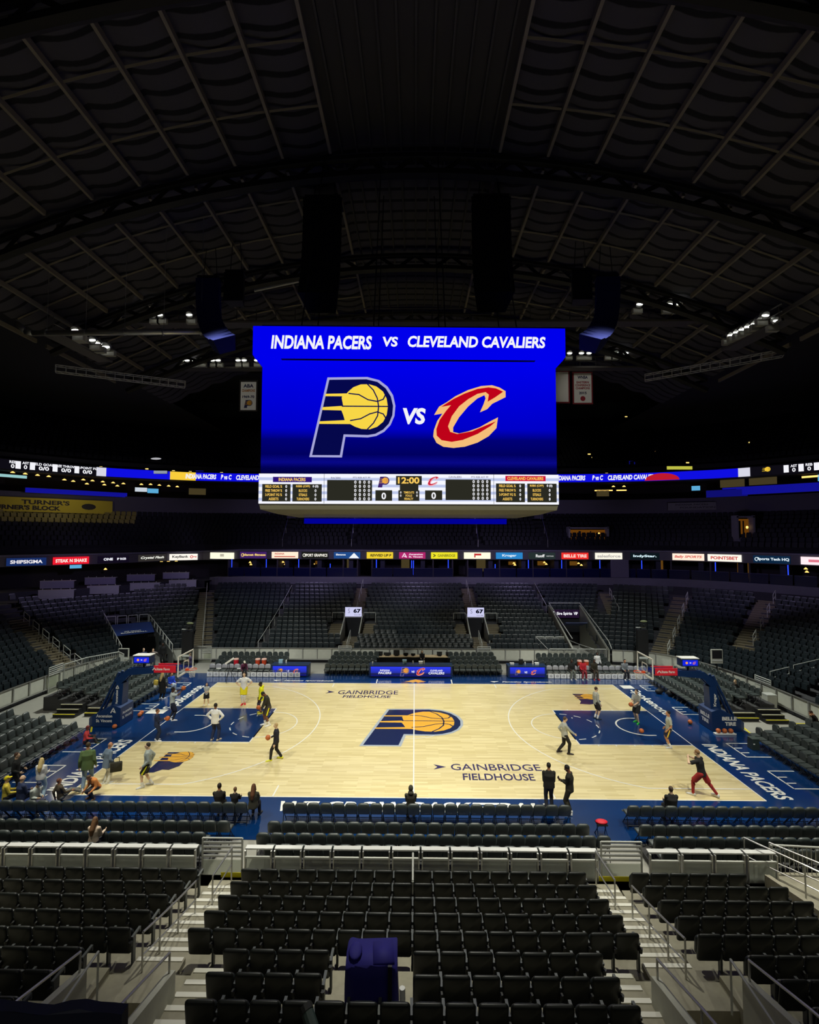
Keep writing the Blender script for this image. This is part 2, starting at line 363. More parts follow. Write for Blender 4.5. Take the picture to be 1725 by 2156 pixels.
for pts, bx, by in (([(-12.13, -3.66), (-10.9, -3.64), (-10.9, -5.06), (-11.2, -5.45), (-11.52, -5.42), (-11.77, -5.7), (-12.3, -5.75), (-12.13, -5.2)], -11.5, -4.3),
                    ([(10.75, 5.57), (12.25, 5.5), (12.1, 4.0), (11.75, 3.7), (11.2, 3.5), (10.6, 3.6), (10.85, 4.1)], 11.5, 4.85)):
    mb = MB(); cpoly(mb, pts[::-1], 0.008); fan_fix(mb.build('state_emblem', M_navy, court))
    p_logo((bx-.05, by-.12, 0.009), X, Y, 2.0, court, (M_silver, M_navy, M_gold), 0.001, ball_only=True)
mb = MB(); cpoly(mb, [(0.1+(0.75 if i % 2 else 0.3)*1.1*math.cos(PI/2+i*PI/5), 8.2+(0.5 if i % 2 == 0 else 0.2)*0.9*math.sin(PI/2+i*PI/5)) for i in range(10)], 0.01)
fan_fix(mb.build('star_emblem', M_gold, court))

# ---------------------------------------------------------------- seating bowl
def resample(pts, step):
    out = []
    for a, b in zip(pts, pts[1:]):
        a = Vector((*a, 0)); b = Vector((*b, 0)); n = max(1, int(round((b-a).length/step)))
        out += [a.lerp(b, i/n) for i in range(n)]
    out.append(Vector((*pts[-1], 0))); return out
def smooth(p, it=6):
    for _ in range(it): p = [p[0]] + [(p[i-1]+p[i]*2+p[i+1])/4 for i in range(1, len(p)-1)] + [p[-1]]
    return p
def normals(p):
    out = []
    for i in range(len(p)):
        t = (p[min(i+1, len(p)-1)]-p[max(i-1, 0)]).normalized(); out.append(Vector((-t.y, t.x, 0)))
    return out
class Path:
    def __init__(s, pts, step=0.6, it=10): s.p = smooth(resample(pts, step), it); s.n = normals(s.p)
    def off(s, d): return [a+b*d for a, b in zip(s.p, s.n)]
def walk(pts, pitch, start=0.0):
    """points every `pitch` along a line, with the tangent"""
    out = []; need = start; 
    for a, b in zip(pts, pts[1:]):
        L = (b-a).length; 
        if L < 1e-6: continue
        t = (b-a)/L; pos = need
        while pos <= L: out.append((a+t*pos, t)); pos += pitch
        need = pos-L
    return out
def along(pts, s):
    for a, b in zip(pts, pts[1:]):
        L = (b-a).length
        if s <= L: return a+(b-a)*(s/L), (b-a)/L
        s -= L
    return pts[-1], (pts[-1]-pts[-2]).normalized()
BAR = Path([(-25, -16), (-25, 1), (-24.9, 5), (-24.5, 8.4), (-23.4, 11.0), (-21.3, 12.5), (-18, 13.2), (-14, 13.2), (14, 13.2), (17.2, 13.2), (19.6, 12.4), (21.3, 10.6), (22.3, 7.8), (22.7, 4.5), (22.8, 0), (22.8, -16)])
def zrow(i): return 0.654+0.2164*i+0.00708*i*(i-1)/2
TR, D0, NR = 0.795, 0.36, 16
def inpoly(p, poly):
    c = False; j = len(poly)-1
    for i in range(len(poly)):
        if (poly[i][1] > p.y) != (poly[j][1] > p.y) and p.x < (poly[j][0]-poly[i][0])*(p.y-poly[i][1])/(poly[j][1]-poly[i][1])+poly[i][0]: c = not c
        j = i
    return c
FAS = Path([(-50, -2), (-47, 6), (-43.5, 12), (-40.5, 15.5), (-37.4, 17.7), (-34.6, 20.0), (-32.2, 22.8), (-30, 26.2), (-27.8, 29.3), (-25.0, 29.6), (-23.2, 27.3), (-18, 27.2), (18, 27.2), (23.5, 27.2), (27.8, 26.4), (31, 24.3), (34.2, 21.2), (37.2, 17.2), (40, 12), (42, 5), (43, -4)], 0.6, 8)
VOMS = [[(-6.75, 15.6), (-5.0, 15.6), (-5.0, 18.9), (-6.75, 18.9)], [(5.0, 15.6), (6.75, 15.6), (6.75, 18.9), (5.0, 18.9)],
        [(13.3, 12.9), (16.3, 12.9), (16.3, 20.4), (13.3, 20.4)], [(-19.9, 12.0), (-23.75, 11.4), (-29.3, 17.3), (-25.1, 17.8)]]
SIDESTEPS = [[(-8.05, 16.3), (-6.7, 16.3), (-6.7, 19.6), (-8.05, 19.6)], [(-5.05, 16.3), (-3.7, 16.3), (-3.7, 19.6), (-5.05, 19.6)],
             [(6.7, 16.3), (8.05, 16.3), (8.05, 19.6), (6.7, 19.6)], [(3.7, 16.3), (5.05, 16.3), (5.05, 19.6), (3.7, 19.6)]]
AISLES = [((-5.8, 13.3), (-5.8, 27), .62, 0, 16), ((5.8, 13.3), (5.8, 27), .62, 0, 16), ((-18.0, 13.3), (-23.4, 26.6), .75, 0, 16),
          ((-13.4, 13.3), (-13.4, 27), .12, 0, 16), ((13.2, 20), (13.2, 27), .12, 0, 16), ((18.4, 20.2), (21.6, 27), .6, 8, 16),
          ((20.1, 12.6), (28.3, 23.2), .75, 0, 16), ((22.4, 7.6), (34.3, 18.8), .75, 4, 16), ((-24.9, 7.6), (-37, 14.2), .75, 0, 16),
          ((22.8, 2), (36, 2), .7, 0, 16), ((-25, -3), (-38, -3), .7, 0, 16)]
def adist(p, a):
    (x0, y0), (x1, y1) = a[0], a[1]; d = Vector((x1-x0, y1-y0, 0)); L = d.length; d /= L
    q = p-Vector((x0, y0, 0)); s = q.dot(d)
    return abs(q.x*d.y-q.y*d.x), s
# clip line of the left corner boxes and the suites
def clipped(p, i):
    q = min(((p-a).length, k) for k, a in enumerate(FAS.p))
    side = (p-FAS.p[q[1]]).dot(FAS.n[q[1]])
    lim = -3.4 if (p.x < -22 and p.y > 8) else -0.2
    return side > lim
mb = MB()
for i in range(NR):
    a = BAR.off(D0+TR*i); b = BAR.off(D0+TR*(i+1)); z = zrow(i); zb = zrow(i-1) if i else 0.2
    for k in range(len(a)-1):
        c = (a[k]+b[k+1])/2
        if any(inpoly(c, v) for v in VOMS) or clipped(c, i): continue
        q = [a[k], a[k+1], b[k+1], b[k]]
        mb.poly([(v.x, v.y, z) for v in q]); mb.poly([(a[k+1].x, a[k+1].y, z), (a[k].x, a[k].y, z), (a[k].x, a[k].y, zb), (a[k+1].x, a[k+1].y, zb)])
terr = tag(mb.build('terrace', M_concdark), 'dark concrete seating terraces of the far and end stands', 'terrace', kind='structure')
def strip(path, d0, z0, d1, z1, sel=None):
    """a ribbon between two offset lines of a path"""
    mb = MB(); a = path.off(d0); b = path.off(d1)
    dz = lambda p: fdrop(p) if path is FAS else 0.0
    for k in range(len(a)-1):
        if sel and not sel((a[k]+a[k+1])/2): continue
        mb.poly([(a[k].x, a[k].y, z0+dz(a[k])), (a[k+1].x, a[k+1].y, z0+dz(a[k+1])), (b[k+1].x, b[k+1].y, z1+dz(b[k+1])), (b[k].x, b[k].y, z1+dz(b[k]))])
    return mb
def fdrop(p): return -.32*max(0.0, min(1.0, (-20-p.x)/7))
# barrier round the floor: base kerb, grey panels, posts and a rail
TUN = VOMS[3]
okbar = lambda p: not (13.2 < p.x < 16.4 and p.y > 12) and not (-23.7 < p.x < -20.0 and p.y > 10.5)
bar = tag(strip(BAR, 0, 0.32, 0, 1.2, okbar).build('wall_far', M_panel), kind='structure')
mb = MB()
for z0, z1, d0, d1 in ((1.2, 1.2, -.06, .1), (1.2, 1.27, -.06, -.06), (.26, .34, -.07, -.07)):
    s = strip(BAR, d0, z0, d1, z1, okbar); mb.add(s.v, s.f)
for p, t in walk(BAR.off(-.03), 1.22):
    if okbar(p): mb.box((p.x, p.y, .76), (.07, .07, .9), math.atan2(t.y, t.x))
mb.build('barrier_rail', M_steel, bar)
strip(BAR, 0.05, 0.0, 0.05, 0.32, okbar).build('barrier_base', M_dark, bar)
# wall behind the lower bowl, suite level, sign fascia, upper tiers
isn = lambda p: not (p.x < -24 and p.y > 6)
mb = strip(FAS, 0, 5.15, 0, 6.02, isn); wfar = tag(mb.build('wall_far_1', M_wall), kind='structure')
s = strip(FAS, 0, 6.02, 1.0, 6.02, isn); s.build('wall_cap', M_wall, wfar)
strip(FAS, 0, 3.2, 0, 5.2, isn).build('wall_foot', M_concdark, wfar)
isl = lambda p: p.x < -24
mb = strip(FAS, -3.1, 3.6, -3.1, 4.95, isl); q_ = strip(FAS, -3.1, 4.95, -.9, 4.95, isl); mb.add(q_.v, q_.f); q_ = strip(FAS, -.9, 4.95, -.9, 5.7, isl); mb.add(q_.v, q_.f); q_ = strip(FAS, -.9, 5.7, 4, 5.7, isl); mb.add(q_.v, q_.f)
tag(mb.build('wall_left', mat('loge_wall', (0.04, 0.04, 0.05), 0.8)), kind='structure')
mb = strip(FAS, 0.05, 8.02, 0.05, 8.95); fas = tag(mb.build('trim_1', mat('fascia_grey', (0.06, 0.055, 0.07), 0.6)), kind='structure')
mb = strip(FAS, 0.05, 8.95, -0.25, 8.98); s = strip(FAS, -0.25, 8.98, -0.25, 9.12); mb.add(s.v, s.f); s = strip(FAS, -.25, 9.12, 1.2, 9.15); mb.add(s.v, s.f)
mb.build('fascia_ledge', mat('ledge_paint', (0.10, 0.095, 0.13), 0.6), fas)
mb = strip(FAS, 4.2, 5.3, 4.2, 8.6); s = strip(FAS, 0.05, 8.02, 4.3, 8.02); mb.add(s.v, s.f); s = strip(FAS, 1.0, 6.0, 4.3, 6.0, isn); mb.add(s.v, s.f)
tag(mb.build('wall_far_2', mat('suite_wall', (0.018, 0.014, 0.018), 0.8)), kind='structure')
# upper tiers
MID = Path([(-54, -6), (-50.5, 6), (-47, 14), (-43, 21.5), (-36.5, 28), (-28, 32.2), (-20, 33.6), (20, 33.6), (28, 32.6), (36.5, 29), (43, 22.5), (47, 14.5), (50.5, 6), (54, -6)], 1.0, 6)
NM = 8
mb = MB(); n = len(MID.p)
def lerp_paths(t):
    # tier between the fascia (t=0) and the wall behind it (t=1)
    fa = FAS.off(1.0); out = []
    m = 120
    def at(pts, u):
        f = u*(len(pts)-1); k = min(int(f), len(pts)-2); return pts[k].lerp(pts[k+1], f-k)
    return [at(fa, j/m).lerp(at(MID.off(-.3), j/m), t) for j in range(m+1)]
mids = [lerp_paths(i/NM) for i in range(NM+1)]
for i in range(NM):
    z = 9.35+i*.47; a, b = mids[i], mids[i+1]
    for k in range(len(a)-1):
        mb.poly([(v.x, v.y, z) for v in (a[k], a[k+1], b[k+1], b[k])]); mb.poly([(a[k].x, a[k].y, z-.47), (a[k+1].x, a[k+1].y, z-.47), (a[k+1].x, a[k+1].y, z), (a[k].x, a[k].y, z)])
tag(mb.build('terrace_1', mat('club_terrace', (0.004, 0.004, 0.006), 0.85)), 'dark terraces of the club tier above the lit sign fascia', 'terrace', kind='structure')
mb = strip(MID, -.25, 12.9, -.25, 15.3); s = strip(MID, -.25, 15.3, 2, 15.3); mb.add(s.v, s.f)
tag(mb.build('wall_far_3', mat('club_wall', (0.075, 0.068, 0.105), 0.8)), kind='structure')
mb = strip(MID, 4, 15.3, 4, 17.6); s = strip(MID, -.1, 17.45, 4, 17.45); mb.add(s.v, s.f); tag(mb.build('wall_far_4', mat('upper_suite_wall', (0.02, 0.015, 0.012), 0.85)), kind='structure')
mb = MB()
UPN = 20
for i in range(UPN):
    a = MID.off(.3+i*.85); b = MID.off(.3+(i+1)*.85); z = 19.4+i*.5
    for k in range(len(a)-1):
        mb.poly([(v.x, v.y, z) for v in (a[k], a[k+1], b[k+1], b[k])]); mb.poly([(a[k].x, a[k].y, z-.5), (a[k+1].x, a[k+1].y, z-.5), (a[k+1].x, a[k+1].y, z), (a[k].x, a[k].y, z)])
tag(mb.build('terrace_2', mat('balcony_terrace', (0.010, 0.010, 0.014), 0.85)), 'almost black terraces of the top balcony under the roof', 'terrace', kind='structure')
mb = strip(MID, 17.4, 28.5, 17.4, 33.5); tag(mb.build('wall_far_5', mat('back_wall', (0.02, 0.03, 0.035), 0.9)), kind='structure')
mb = MB(); mb.box((0, -48, 15), (140, .4, 44)); mb.build('wall_near', M_dark)['kind'] = 'structure'
mb = MB(); mb.box((-70, 4, 15), (.4, 120, 44)); mb.build('wall_left_1', M_dark)['kind'] = 'structure'
mb = MB(); mb.box((70, 4, 15), (.4, 120, 44)); mb.build('wall_right', M_dark)['kind'] = 'structure'
mb = MB(); mb.box((0, 62, 15), (140, .4, 44)); mb.build('wall_far_6', M_dark)['kind'] = 'structure'

# ---------------------------------------------------------------- roof: barrel vault with quilted blankets between purlins
def zr(x):
    ax = abs(x)
    return 33.1-.0085*min(ax, 28.5)**2-(max(0, ax-28.5)*.28)
PX = [4.75] + [4.75+2.68*k for k in range(1, 10)]
PX = sorted([-p for p in PX]+PX)
def quilt_mat():
    m = bpy.data.materials.new('quilted_blanket'); m.use_nodes = True; nt = m.node_tree; b = nt.nodes['Principled BSDF']
    tc = nt.nodes.new('ShaderNodeTexCoord'); wv = nt.nodes.new('ShaderNodeTexWave'); wv.bands_direction = 'Y'; wv.inputs['Scale'].default_value = 0.30
    wv.inputs['Distortion'].default_value = 1.6; wv.inputs['Detail'].default_value = 1.5; wv.inputs['Detail Scale'].default_value = 0.25
    rp = nt.nodes.new('ShaderNodeValToRGB'); e = rp.color_ramp.elements; e[0].position = 0.10; e[0].color = (0.004, 0.004, 0.005, 1); e[1].position = 0.2; e[1].color = (0.058, 0.055, 0.066, 1)
    nt.links.new(tc.outputs['Object'], wv.inputs['Vector']); nt.links.new(wv.outputs['Fac'], rp.inputs['Fac']); nt.links.new(rp.outputs['Color'], b.inputs['Base Color']); b.inputs['Roughness'].default_value = 0.9
    return m
mb = MB()
xs = [-28.5+57*i/152 for i in range(153)]; ys = [-30+57*j/114 for j in range(115)]
def sag(x, y):
    if abs(x) < 4.75: return 0
    u = ((abs(x)-4.75) % 2.68)/2.68
    return -.32*math.sin(PI*u)-.1*abs(math.sin(PI*(y+.12*math.sin(x*3))/1.1))
mb.v = [(x, y, zr(x)+sag(x, y)) for y in ys for x in xs]
W_ = len(xs); mb.f = [(j*W_+i, (j+1)*W_+i, (j+1)*W_+i+1, j*W_+i+1) for j in range(len(ys)-1) for i in range(W_-1)]
M_deck = mat('plain_deck', (0.04, 0.038, 0.034), .85)
ceil = tag(mb.build('ceiling', [quilt_mat(), M_deck], smooth=True), kind='structure')
for p_ in ceil.data.polygons:
    c_ = p_.center
    if abs(c_.x) < 4.75 and c_.y < -1.4: p_.material_index = 1
mb = MB()
for s in (-1, 1): mb.poly([(s*28.5, -40, zr(28.5)), (s*28.5, 62, zr(28.5)), (s*70, 62, 27), (s*70, -40, 27)])
mb.poly([(-70, 27, 30), (70, 27, 30), (70, 62, 33.6), (-70, 62, 33.6)]); mb.box((0, 27, 31.5), (57, .3, 4)); mb.box((0, -40, 33), (140, 20, .3))
mb.build('outer_deck', M_dark, ceil)
M_purlin = mat('roof_steel', (0.20, 0.175, 0.13), 0.7); M_darksteel = mat('dark_roof_steel', (0.012, 0.011, 0.010), 0.7)
TY = [-11.1, -1.4, 8.3, 18.0]
for x in PX:
    mb = MB()
    for ya, yb in ((-30, -11.6), (-10.6, -1.9), (-.9, 7.8), (8.8, 17.5)): mb.box((x, (ya+yb)/2, zr(x)-.62), (.16, yb-ya, .3))
    mb.build('purlin', M_purlin, ceil)
for y in [-27.3, -24.1, -20.8, -17.6, -14.3, -7.9, -4.65, 1.8, 5.05, 11.5, 14.75]:
    mb = MB(); mb.tube([(x, y, zr(x)-.5) for x in [-28+2.8*k for k in range(9)]+[-4.75]], .07, 4); mb.tube([(x, y, zr(x)-.5) for x in [4.75]+[5.6+2.8*k for k in range(9)]], .07, 4)
    mb.build('cross_rib', M_purlin, ceil)
mb = MB()
for x in [-4.2+.85*k for k in range(11)]: mb.box((x, -3, zr(x)-.12), (.1, 54, .22))
mb.build('centre_deck_rib', mat('deck_rib', (0.05, 0.048, 0.042), .8), ceil)
for y in TY:
    mb = MB(); N = 40; lo = []; hi = []
    for k in range(N+1):
        x = -28+56*k/N; hi.append((x, y, zr(x)-.75)); lo.append((x, y, zr(x)-1.75))
    mb.tube(hi, .22, 6); mb.tube(lo, .3, 6)
    for k in range(N): mb.tube([lo[k], hi[k+1]] if k % 2 else [hi[k], lo[k+1]], .13, 4)
    t = mb.build('roof_truss', M_darksteel); tag(t, 'dark steel arched roof truss spanning the hall', 'roof truss', 'arched roof trusses', 'structure')
# ---------------------------------------------------------------- near stand
def near_y(i): return -(14.138+TR*i)
NB = (('left', -16.5, -5.9), ('centre', -4.86, 4.86), ('right', 5.95, 16.5))
VX = 6.25   # vomitory outer wall
mb = MB()
def tread(i, x0, x1, zlow=None):
    z = zrow(i); y1 = near_y(i)+.55; y0 = y1-TR
    mb.box(((x0+x1)/2, (y0+y1)/2, z/2-.01), (x1-x0, TR, z+.02))
for i in range(5):
    for _, x0, x1 in NB:
        if x0 > 5 and i < 3: tread(i, x0, 10.9)
        elif x0 > 5: tread(i, x0, 13.0)
        else: tread(i, x0, x1)
for i in range(5, 12):
    tread(i, -3.78, 3.78); tread(i, -16.5, -VX); tread(i, VX, 16.5)
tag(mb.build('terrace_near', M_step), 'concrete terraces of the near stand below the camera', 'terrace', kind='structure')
# landings and aisle stairs, two steps a row, pale nosings
def stairs(name, x0, x1, i0, i1, label, skip=0):
    mb = MB(); mn = MB()
    for i in range(i0, i1):
        for h in (0, 1):
            z = zrow(i)+(zrow(i+1)-zrow(i))*.5*h; yt = near_y(i)+.55-TR*.5*h
            mb.box(((x0+x1)/2, yt-TR*.25, z/2), (x1-x0, TR*.5, z))
            mn.box(((x0+x1)/2, yt-.05, z+.006), (x1-x0-.06, .1, .02))
    o = mb.build(name, M_step); mn.build('nosing', M_nose, o); return tag(o, label, 'stairs', kind='structure')
for s, nm in ((-1, 'left'), (1, 'right')):
    a, b = sorted((s*4.86, s*5.9)); stairs('aisle_stair', a, b, -1 if False else 0, 5, 'concrete aisle steps with pale nosings on the %s of the near centre block' % nm)
    a, b = sorted((s*3.78, s*4.5)); stairs('aisle_stair', a, b, 5, 11, 'narrow upper steps between the %s entry wall and the near centre block' % nm)
mb = MB()
for s in (-1, 1):
    z = zrow(5)-.02; mb.box((s*5.38, near_y(5)+.25, z/2-.05), (1.74, .62, z-.1))
    mb.box((s*5.38, near_y(6)-.9, z/2-.2), (1.74, 3.6, z-.4))
    mb.box((s*5.4, -13.7, .3), (1.06, .85, .6)); mb.box((0, -13.3, .28), (33, .6, .56))
tag(mb.build('landing', M_step), 'concrete landings at the foot and head of the near aisles', 'landing', kind='structure')
M_wallw = mat('pale_entry_wall', (0.55, 0.55, 0.46), 0.75, noise=0.12, nscale=6)
def rail_run(name, pts, h, label, posts=None, mid=True, m=None):
    """a pipe handrail on posts along 3-D foot points"""
    mb = MB(); top = [Vector(p)+Z*h for p in pts]
    mb.tube(top, .025, 6)
    o = mb.build(name, m or M_steel); tag(o, label, 'handrail')
    if mid: mm = MB(); mm.tube([Vector(p)+Z*h*.5 for p in pts], .018, 6); mm.build('mid_rail', m or M_steel, o)
    for p, t in zip(pts, top):
        pm = MB(); pm.tube([p, t], .022, 6); pm.build('post', m or M_steel, o)
    return o
for s, nm in ((-1, 'left'), (1, 'right')):
    for xw, w_, nn in ((s*4.52, .14, 'inner'), (s*6.2, .14, 'outer')):
        ys = near_y(5)-.35; mb = MB()
        prof = [(0, 0), (0, zrow(5)+.75), (-5.2, zrow(12)+.3), (-5.2, 0)]
        mb.prism(prof, (xw, ys, 0), Y, Z, X, w_)
        tag(mb.build('entry_wall', M_wallw), 'sloping pale concrete wall on the %s side of the %s near entry' % (nn, nm), 'wall', kind='structure')
        r = rail_run('handrail', [(xw, ys-.1, zrow(5)+.72), (xw, ys-1.5, zrow(7)+.66), (xw, ys-3.2, zrow(9)+.6), (xw, ys-4.6, zrow(11)+.55)], .42, 'steel handrail on top of the %s wall of the %s near entry' % (nn, nm), mid=False)
    # inner steps handrail in the mouth of the entry
    rail_run('handrail', [(s*6.05, near_y(5)-.15, zrow(5)-.1), (s*6.05, near_y(7)-.2, zrow(4)), (s*6.05, near_y(9), zrow(2))], 1.0, 'thin white handrail descending inside the %s near entry' % nm, mid=False, m=M_rail)
    # aisle handrails
    x = s*5.15
    rail_run('handrail', [(s*5.3, near_y(0)+.75, zrow(0)), (s*5.3, near_y(1)+.2, zrow(1)-.1)], .95, 'short steel handrail at the foot of the %s near aisle' % nm)
    rail_run('handrail', [(s*5.55, near_y(1)-.25, zrow(1)+.1), (s*5.55, near_y(2)-.35, zrow(2)+.1), (s*5.55, near_y(3)-.4, zrow(3)+.1), (s*5.6, near_y(4)-.2, zrow(4))], .92, 'long steel handrail up the %s near aisle' % nm)

# ---------------------------------------------------------------- arena seats (flip-up)
def seat_parts():
    a = MB(); rk = Matrix.Rotation(.15, 3, 'X')
    a.pillow(rrect(.495, .60, .06, .05), Vector((0, .09, .26)), X, rk @ Z, rk @ Y, .085)
    back = a.build('backrest', M_vinyl, smooth=True, mesh_only=True)
    b = MB(); rk2 = Matrix.Rotation(.10, 3, 'X'); b.pillow(rrect(.45, .40, .09, .06), Vector((0, .21, .30)), X, rk2 @ Z, rk2 @ Y, .10)
    cush = b.build('seat', mat('seat_cushion_cloth', (0.013, 0.018, 0.019), .45, spec=.6), smooth=True, mesh_only=True)
    c = MB(); c.box((.265, .20, .60), (.05, .30, .035)); c.box((.265, .12, .30), (.04, .10, .60)); c.box((.265, .34, .56), (.045, .03, .1))
    arm = c.build('armrest', M_arm, mesh_only=True)
    d = MB(); d.cone((.265, .0, .47), .038, (.265, .0, .56), .045, 8); d.box((.265, .04, .5), (.03, .08, .03)); cup = d.build('cup_holder', M_plastic, mesh_only=True)
    return (('backrest', back), ('seat', cush), ('armrest', arm), ('cup_holder', cup))
SEATP = seat_parts()
def arena_seat(loc, rz, label, group):
    e = empty('arena_seat', loc, rz); tag(e, label, 'seat', group)
    for nm, me in SEATP: link(bpy.data.objects.new(nm, me), e)
    return e
seat0 = None
def place_seat(loc, rz, label, group):
    global seat0
    if seat0 is None: seat0 = arena_seat(loc, rz, label, group); return
    r = copy_tree(seat0); r.location = loc; r.rotation_euler = (0, 0, rz); tag(r, label, None, group)
NSEAT = 0
rown = ['front', 'second', 'third', 'fourth', 'fifth', 'sixth', 'seventh', 'eighth', 'ninth', 'tenth']
for i in range(9):
    n = 18 if i < 5 else 14
    for k in range(n):
        x = -.531*n/2+.531*(k+.5); 
        if i in (5, 6) and -1.35 < x < -.1: continue
        place_seat((x, near_y(i), zrow(i)), 0, 'black flip-up seat, %s from left, %s row of the near centre block' % (ordn(k+1), rown[i]), 'seats of the near centre block'); NSEAT += 1
    for s, nm in ((-1, 'left'), (1, 'right')):
        x0 = 5.97 if i < 5 else 6.5
        lim = {0: 11.2, 1: 10.7, 2: 10.2, 3: 9.7, 4: 9.1, 5: 8.2, 6: 7.6, 7: 7, 8: 6.6}[i]+.55
        if s > 0 and i < 3: lim = (9.3, 9.6, 9.7)[i]
        k = 0
        while x0+.531*(k+.5) < lim:
            x = s*(x0+.531*(k+.5))
            place_seat((x, near_y(i), zrow(i)), 0, 'black flip-up seat, %s from the aisle, %s row of the near %s block' % (ordn(k+1), rown[i], nm), 'seats of the near %s block' % nm); k += 1; NSEAT += 1
# far and end stands: individual seats first, then one mass
def low_seat(mb, p, t, z):
    """coarse seat facing the court; t runs along the row left to right"""
    ux = Vector((t.x, t.y, 0)); un = Vector((-t.y, t.x, 0))   # un points away from the court
    o = Vector((p.x, p.y, z))
    b = []
    for (u, v, h) in ((-.235, .02, .3), (.235, .02, .3), (.235, .08, .3), (-.235, .08, .3), (-.225, .07, .80), (.225, .07, .80), (.225, .14, .80), (-.225, .14, .80), (-.17, .09, .86), (.17, .09, .86), (.17, .14, .86), (-.17, .14, .86)):
        b.append(o+ux*u+un*(v-.06)+Z*h)
    mb.add(b, [(0, 1, 5, 4), (1, 2, 6, 5), (2, 3, 7, 6), (3, 0, 4, 7), (4, 5, 9, 8), (5, 6, 10, 9), (6, 7, 11, 10), (7, 4, 8, 11), (8, 9, 10, 11)])
    b = []
    for (u, v, h) in ((-.22, -.16, .34), (.22, -.16, .34), (.22, -.05, .32), (-.22, -.05, .32), (-.22, -.12, .70), (.22, -.12, .70), (.22, -.02, .70), (-.22, -.02, .70)):
        b.append(o+ux*u+un*v+Z*h)
    mb.add(b, [(0, 1, 5, 4), (1, 2, 6, 5), (3, 0, 4, 7), (4, 5, 6, 7)])
    b = []
    for (u, v, h) in ((.245, -.25, .59), (.285, -.25, .59), (.285, .05, .59), (.245, .05, .59), (.245, -.25, .63), (.285, -.25, .63), (.285, .05, .63), (.245, .05, .63)):
        b.append(o+ux*u+un*v+Z*h)
    mb.add(b, [(0, 1, 5, 4), (1, 2, 6, 5), (3, 0, 4, 7), (4, 5, 6, 7)])
mass = MB()
for i in range(NR):
    row = walk(BAR.off(D0+TR*i+.58), .531, .2)
    cnt = 0
    for p, t in row:
        if clipped(p, i) or any(inpoly(p, v) for v in VOMS) or any(inpoly(p, v) for v in SIDESTEPS): continue
        bad = False
        for a in AISLES:
            d, s_ = adist(p, a)
            if d < a[2]+.2 and s_ > 0 and a[3] <= i < a[4]: bad = True
        if bad: continue
        if p.y < -5: continue
        if p.y < -2 and abs(p.x) > 34: continue
        if abs(p.x) < 4.95 and p.y > 13 and NSEAT < 300 and i < 5:
            cnt += 1; NSEAT += 1
            place_seat((p.x, p.y, zrow(i)), PI, 'dark flip-up seat, %s from left, %s row of the far centre block' % (ordn(cnt), rown[i]), 'seats of the far centre block')
        else: low_seat(mass, p, t, zrow(i))
ms = mass.build('lower_bowl_seats', mat('far_seat_vinyl', (0.0115, 0.018, 0.022), 0.38, spec=.7)); tag(ms, 'rows of dark flip-up seats filling the far and end stands', 'seats', kind='stuff')
mass = MB(); massy = MB()
for i in range(NM):
    m_ = [a.lerp(b, .6) for a, b in zip(mids[i], mids[i+1])]
    for p, t in walk(m_, .55, .1):
        if p.y < 4: continue
        if any(abs(p.x-ax) < .6 for ax in (-15.5, -7.4, 7.4, 15.5)): continue
        if i >= 5 and p.x < -33 and p.y < 30: low_seat(massy, p, t, 9.35+i*.47)
        else: low_seat(mass, p, t, 9.35+i*.47)
for i in range(0, UPN):
    for p, t in walk(MID.off(.3+(i+.6)*.85), .6, .1):
        if p.y < 10 or abs(p.x) < 7: continue
        low_seat(mass, p, t, 19.4+i*.5)
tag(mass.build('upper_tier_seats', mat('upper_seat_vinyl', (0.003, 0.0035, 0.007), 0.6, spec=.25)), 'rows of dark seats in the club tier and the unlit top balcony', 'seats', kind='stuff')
tag(massy.build('yellow_seats', mat('yellow_seat_plastic', (0.22, 0.18, 0.02), 0.5)), 'rows of yellow seats under the yellow block banner', 'seats', kind='stuff')

# ---------------------------------------------------------------- stairs, rails and entries of the far side
def bdist(p):
    return min((p-a).length for a in BARF)
BARF = resample([(v.x, v.y) for v in BAR.p], .12)
def at_off(p0, d, dist):
    """distance along a ray at which it is `dist` behind the barrier"""
    o = Vector((*p0, 0)); lo, hi = 0.0, dist*1.8+1
    for _ in range(22):
        m = (lo+hi)/2
        if bdist(o+d*m) < dist: lo = m
        else: hi = m
    return lo
def diag_stairs(p0, p1, w_, i0, i1, label):
    d = Vector((p1[0]-p0[0], p1[1]-p0[1], 0)); d.normalize(); mb = MB(); mn = MB(); rz = math.atan2(d.y, d.x)-PI/2; o_ = Vector((*p0, 0))
    ss = [at_off(p0, d, D0+TR*(i0+.5*j)) for j in range(2*(i1-i0)+1)]
    for j in range(2*(i1-i0)):
        i, h = i0+j//2, j % 2; s0, s1 = ss[j], ss[j+1]; c = o_+d*(s0+s1)/2
        z = zrow(i)+(zrow(i+1)-zrow(i))*.5*h+.02
        mb.box((c.x, c.y, z-.2), (w_, s1-s0+.01, .4), rz)
        e = o_+d*(s0+.05); mn.box((e.x, e.y, z+.006), (w_, .11, .02), rz)
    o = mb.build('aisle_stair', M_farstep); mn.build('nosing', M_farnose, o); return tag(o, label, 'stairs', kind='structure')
for s, nm in ((-1, 'left'), (1, 'right')):
    diag_stairs((s*5.8, 13.25), (s*5.8, 27), 1.3, 0, 3, 'lower flight of the aisle below the %s 67 entry' % nm)
    diag_stairs((s*5.8, 13.25), (s*5.8, 27), 1.3, 7, 16, 'upper flight of the aisle above the %s 67 entry' % nm)
    for q in (-1, 1): diag_stairs((s*5.87+q*1.5, 13.25), (s*5.87+q*1.5, 27), 1.3, 3, 7, 'side steps beside the %s 67 entry' % nm)
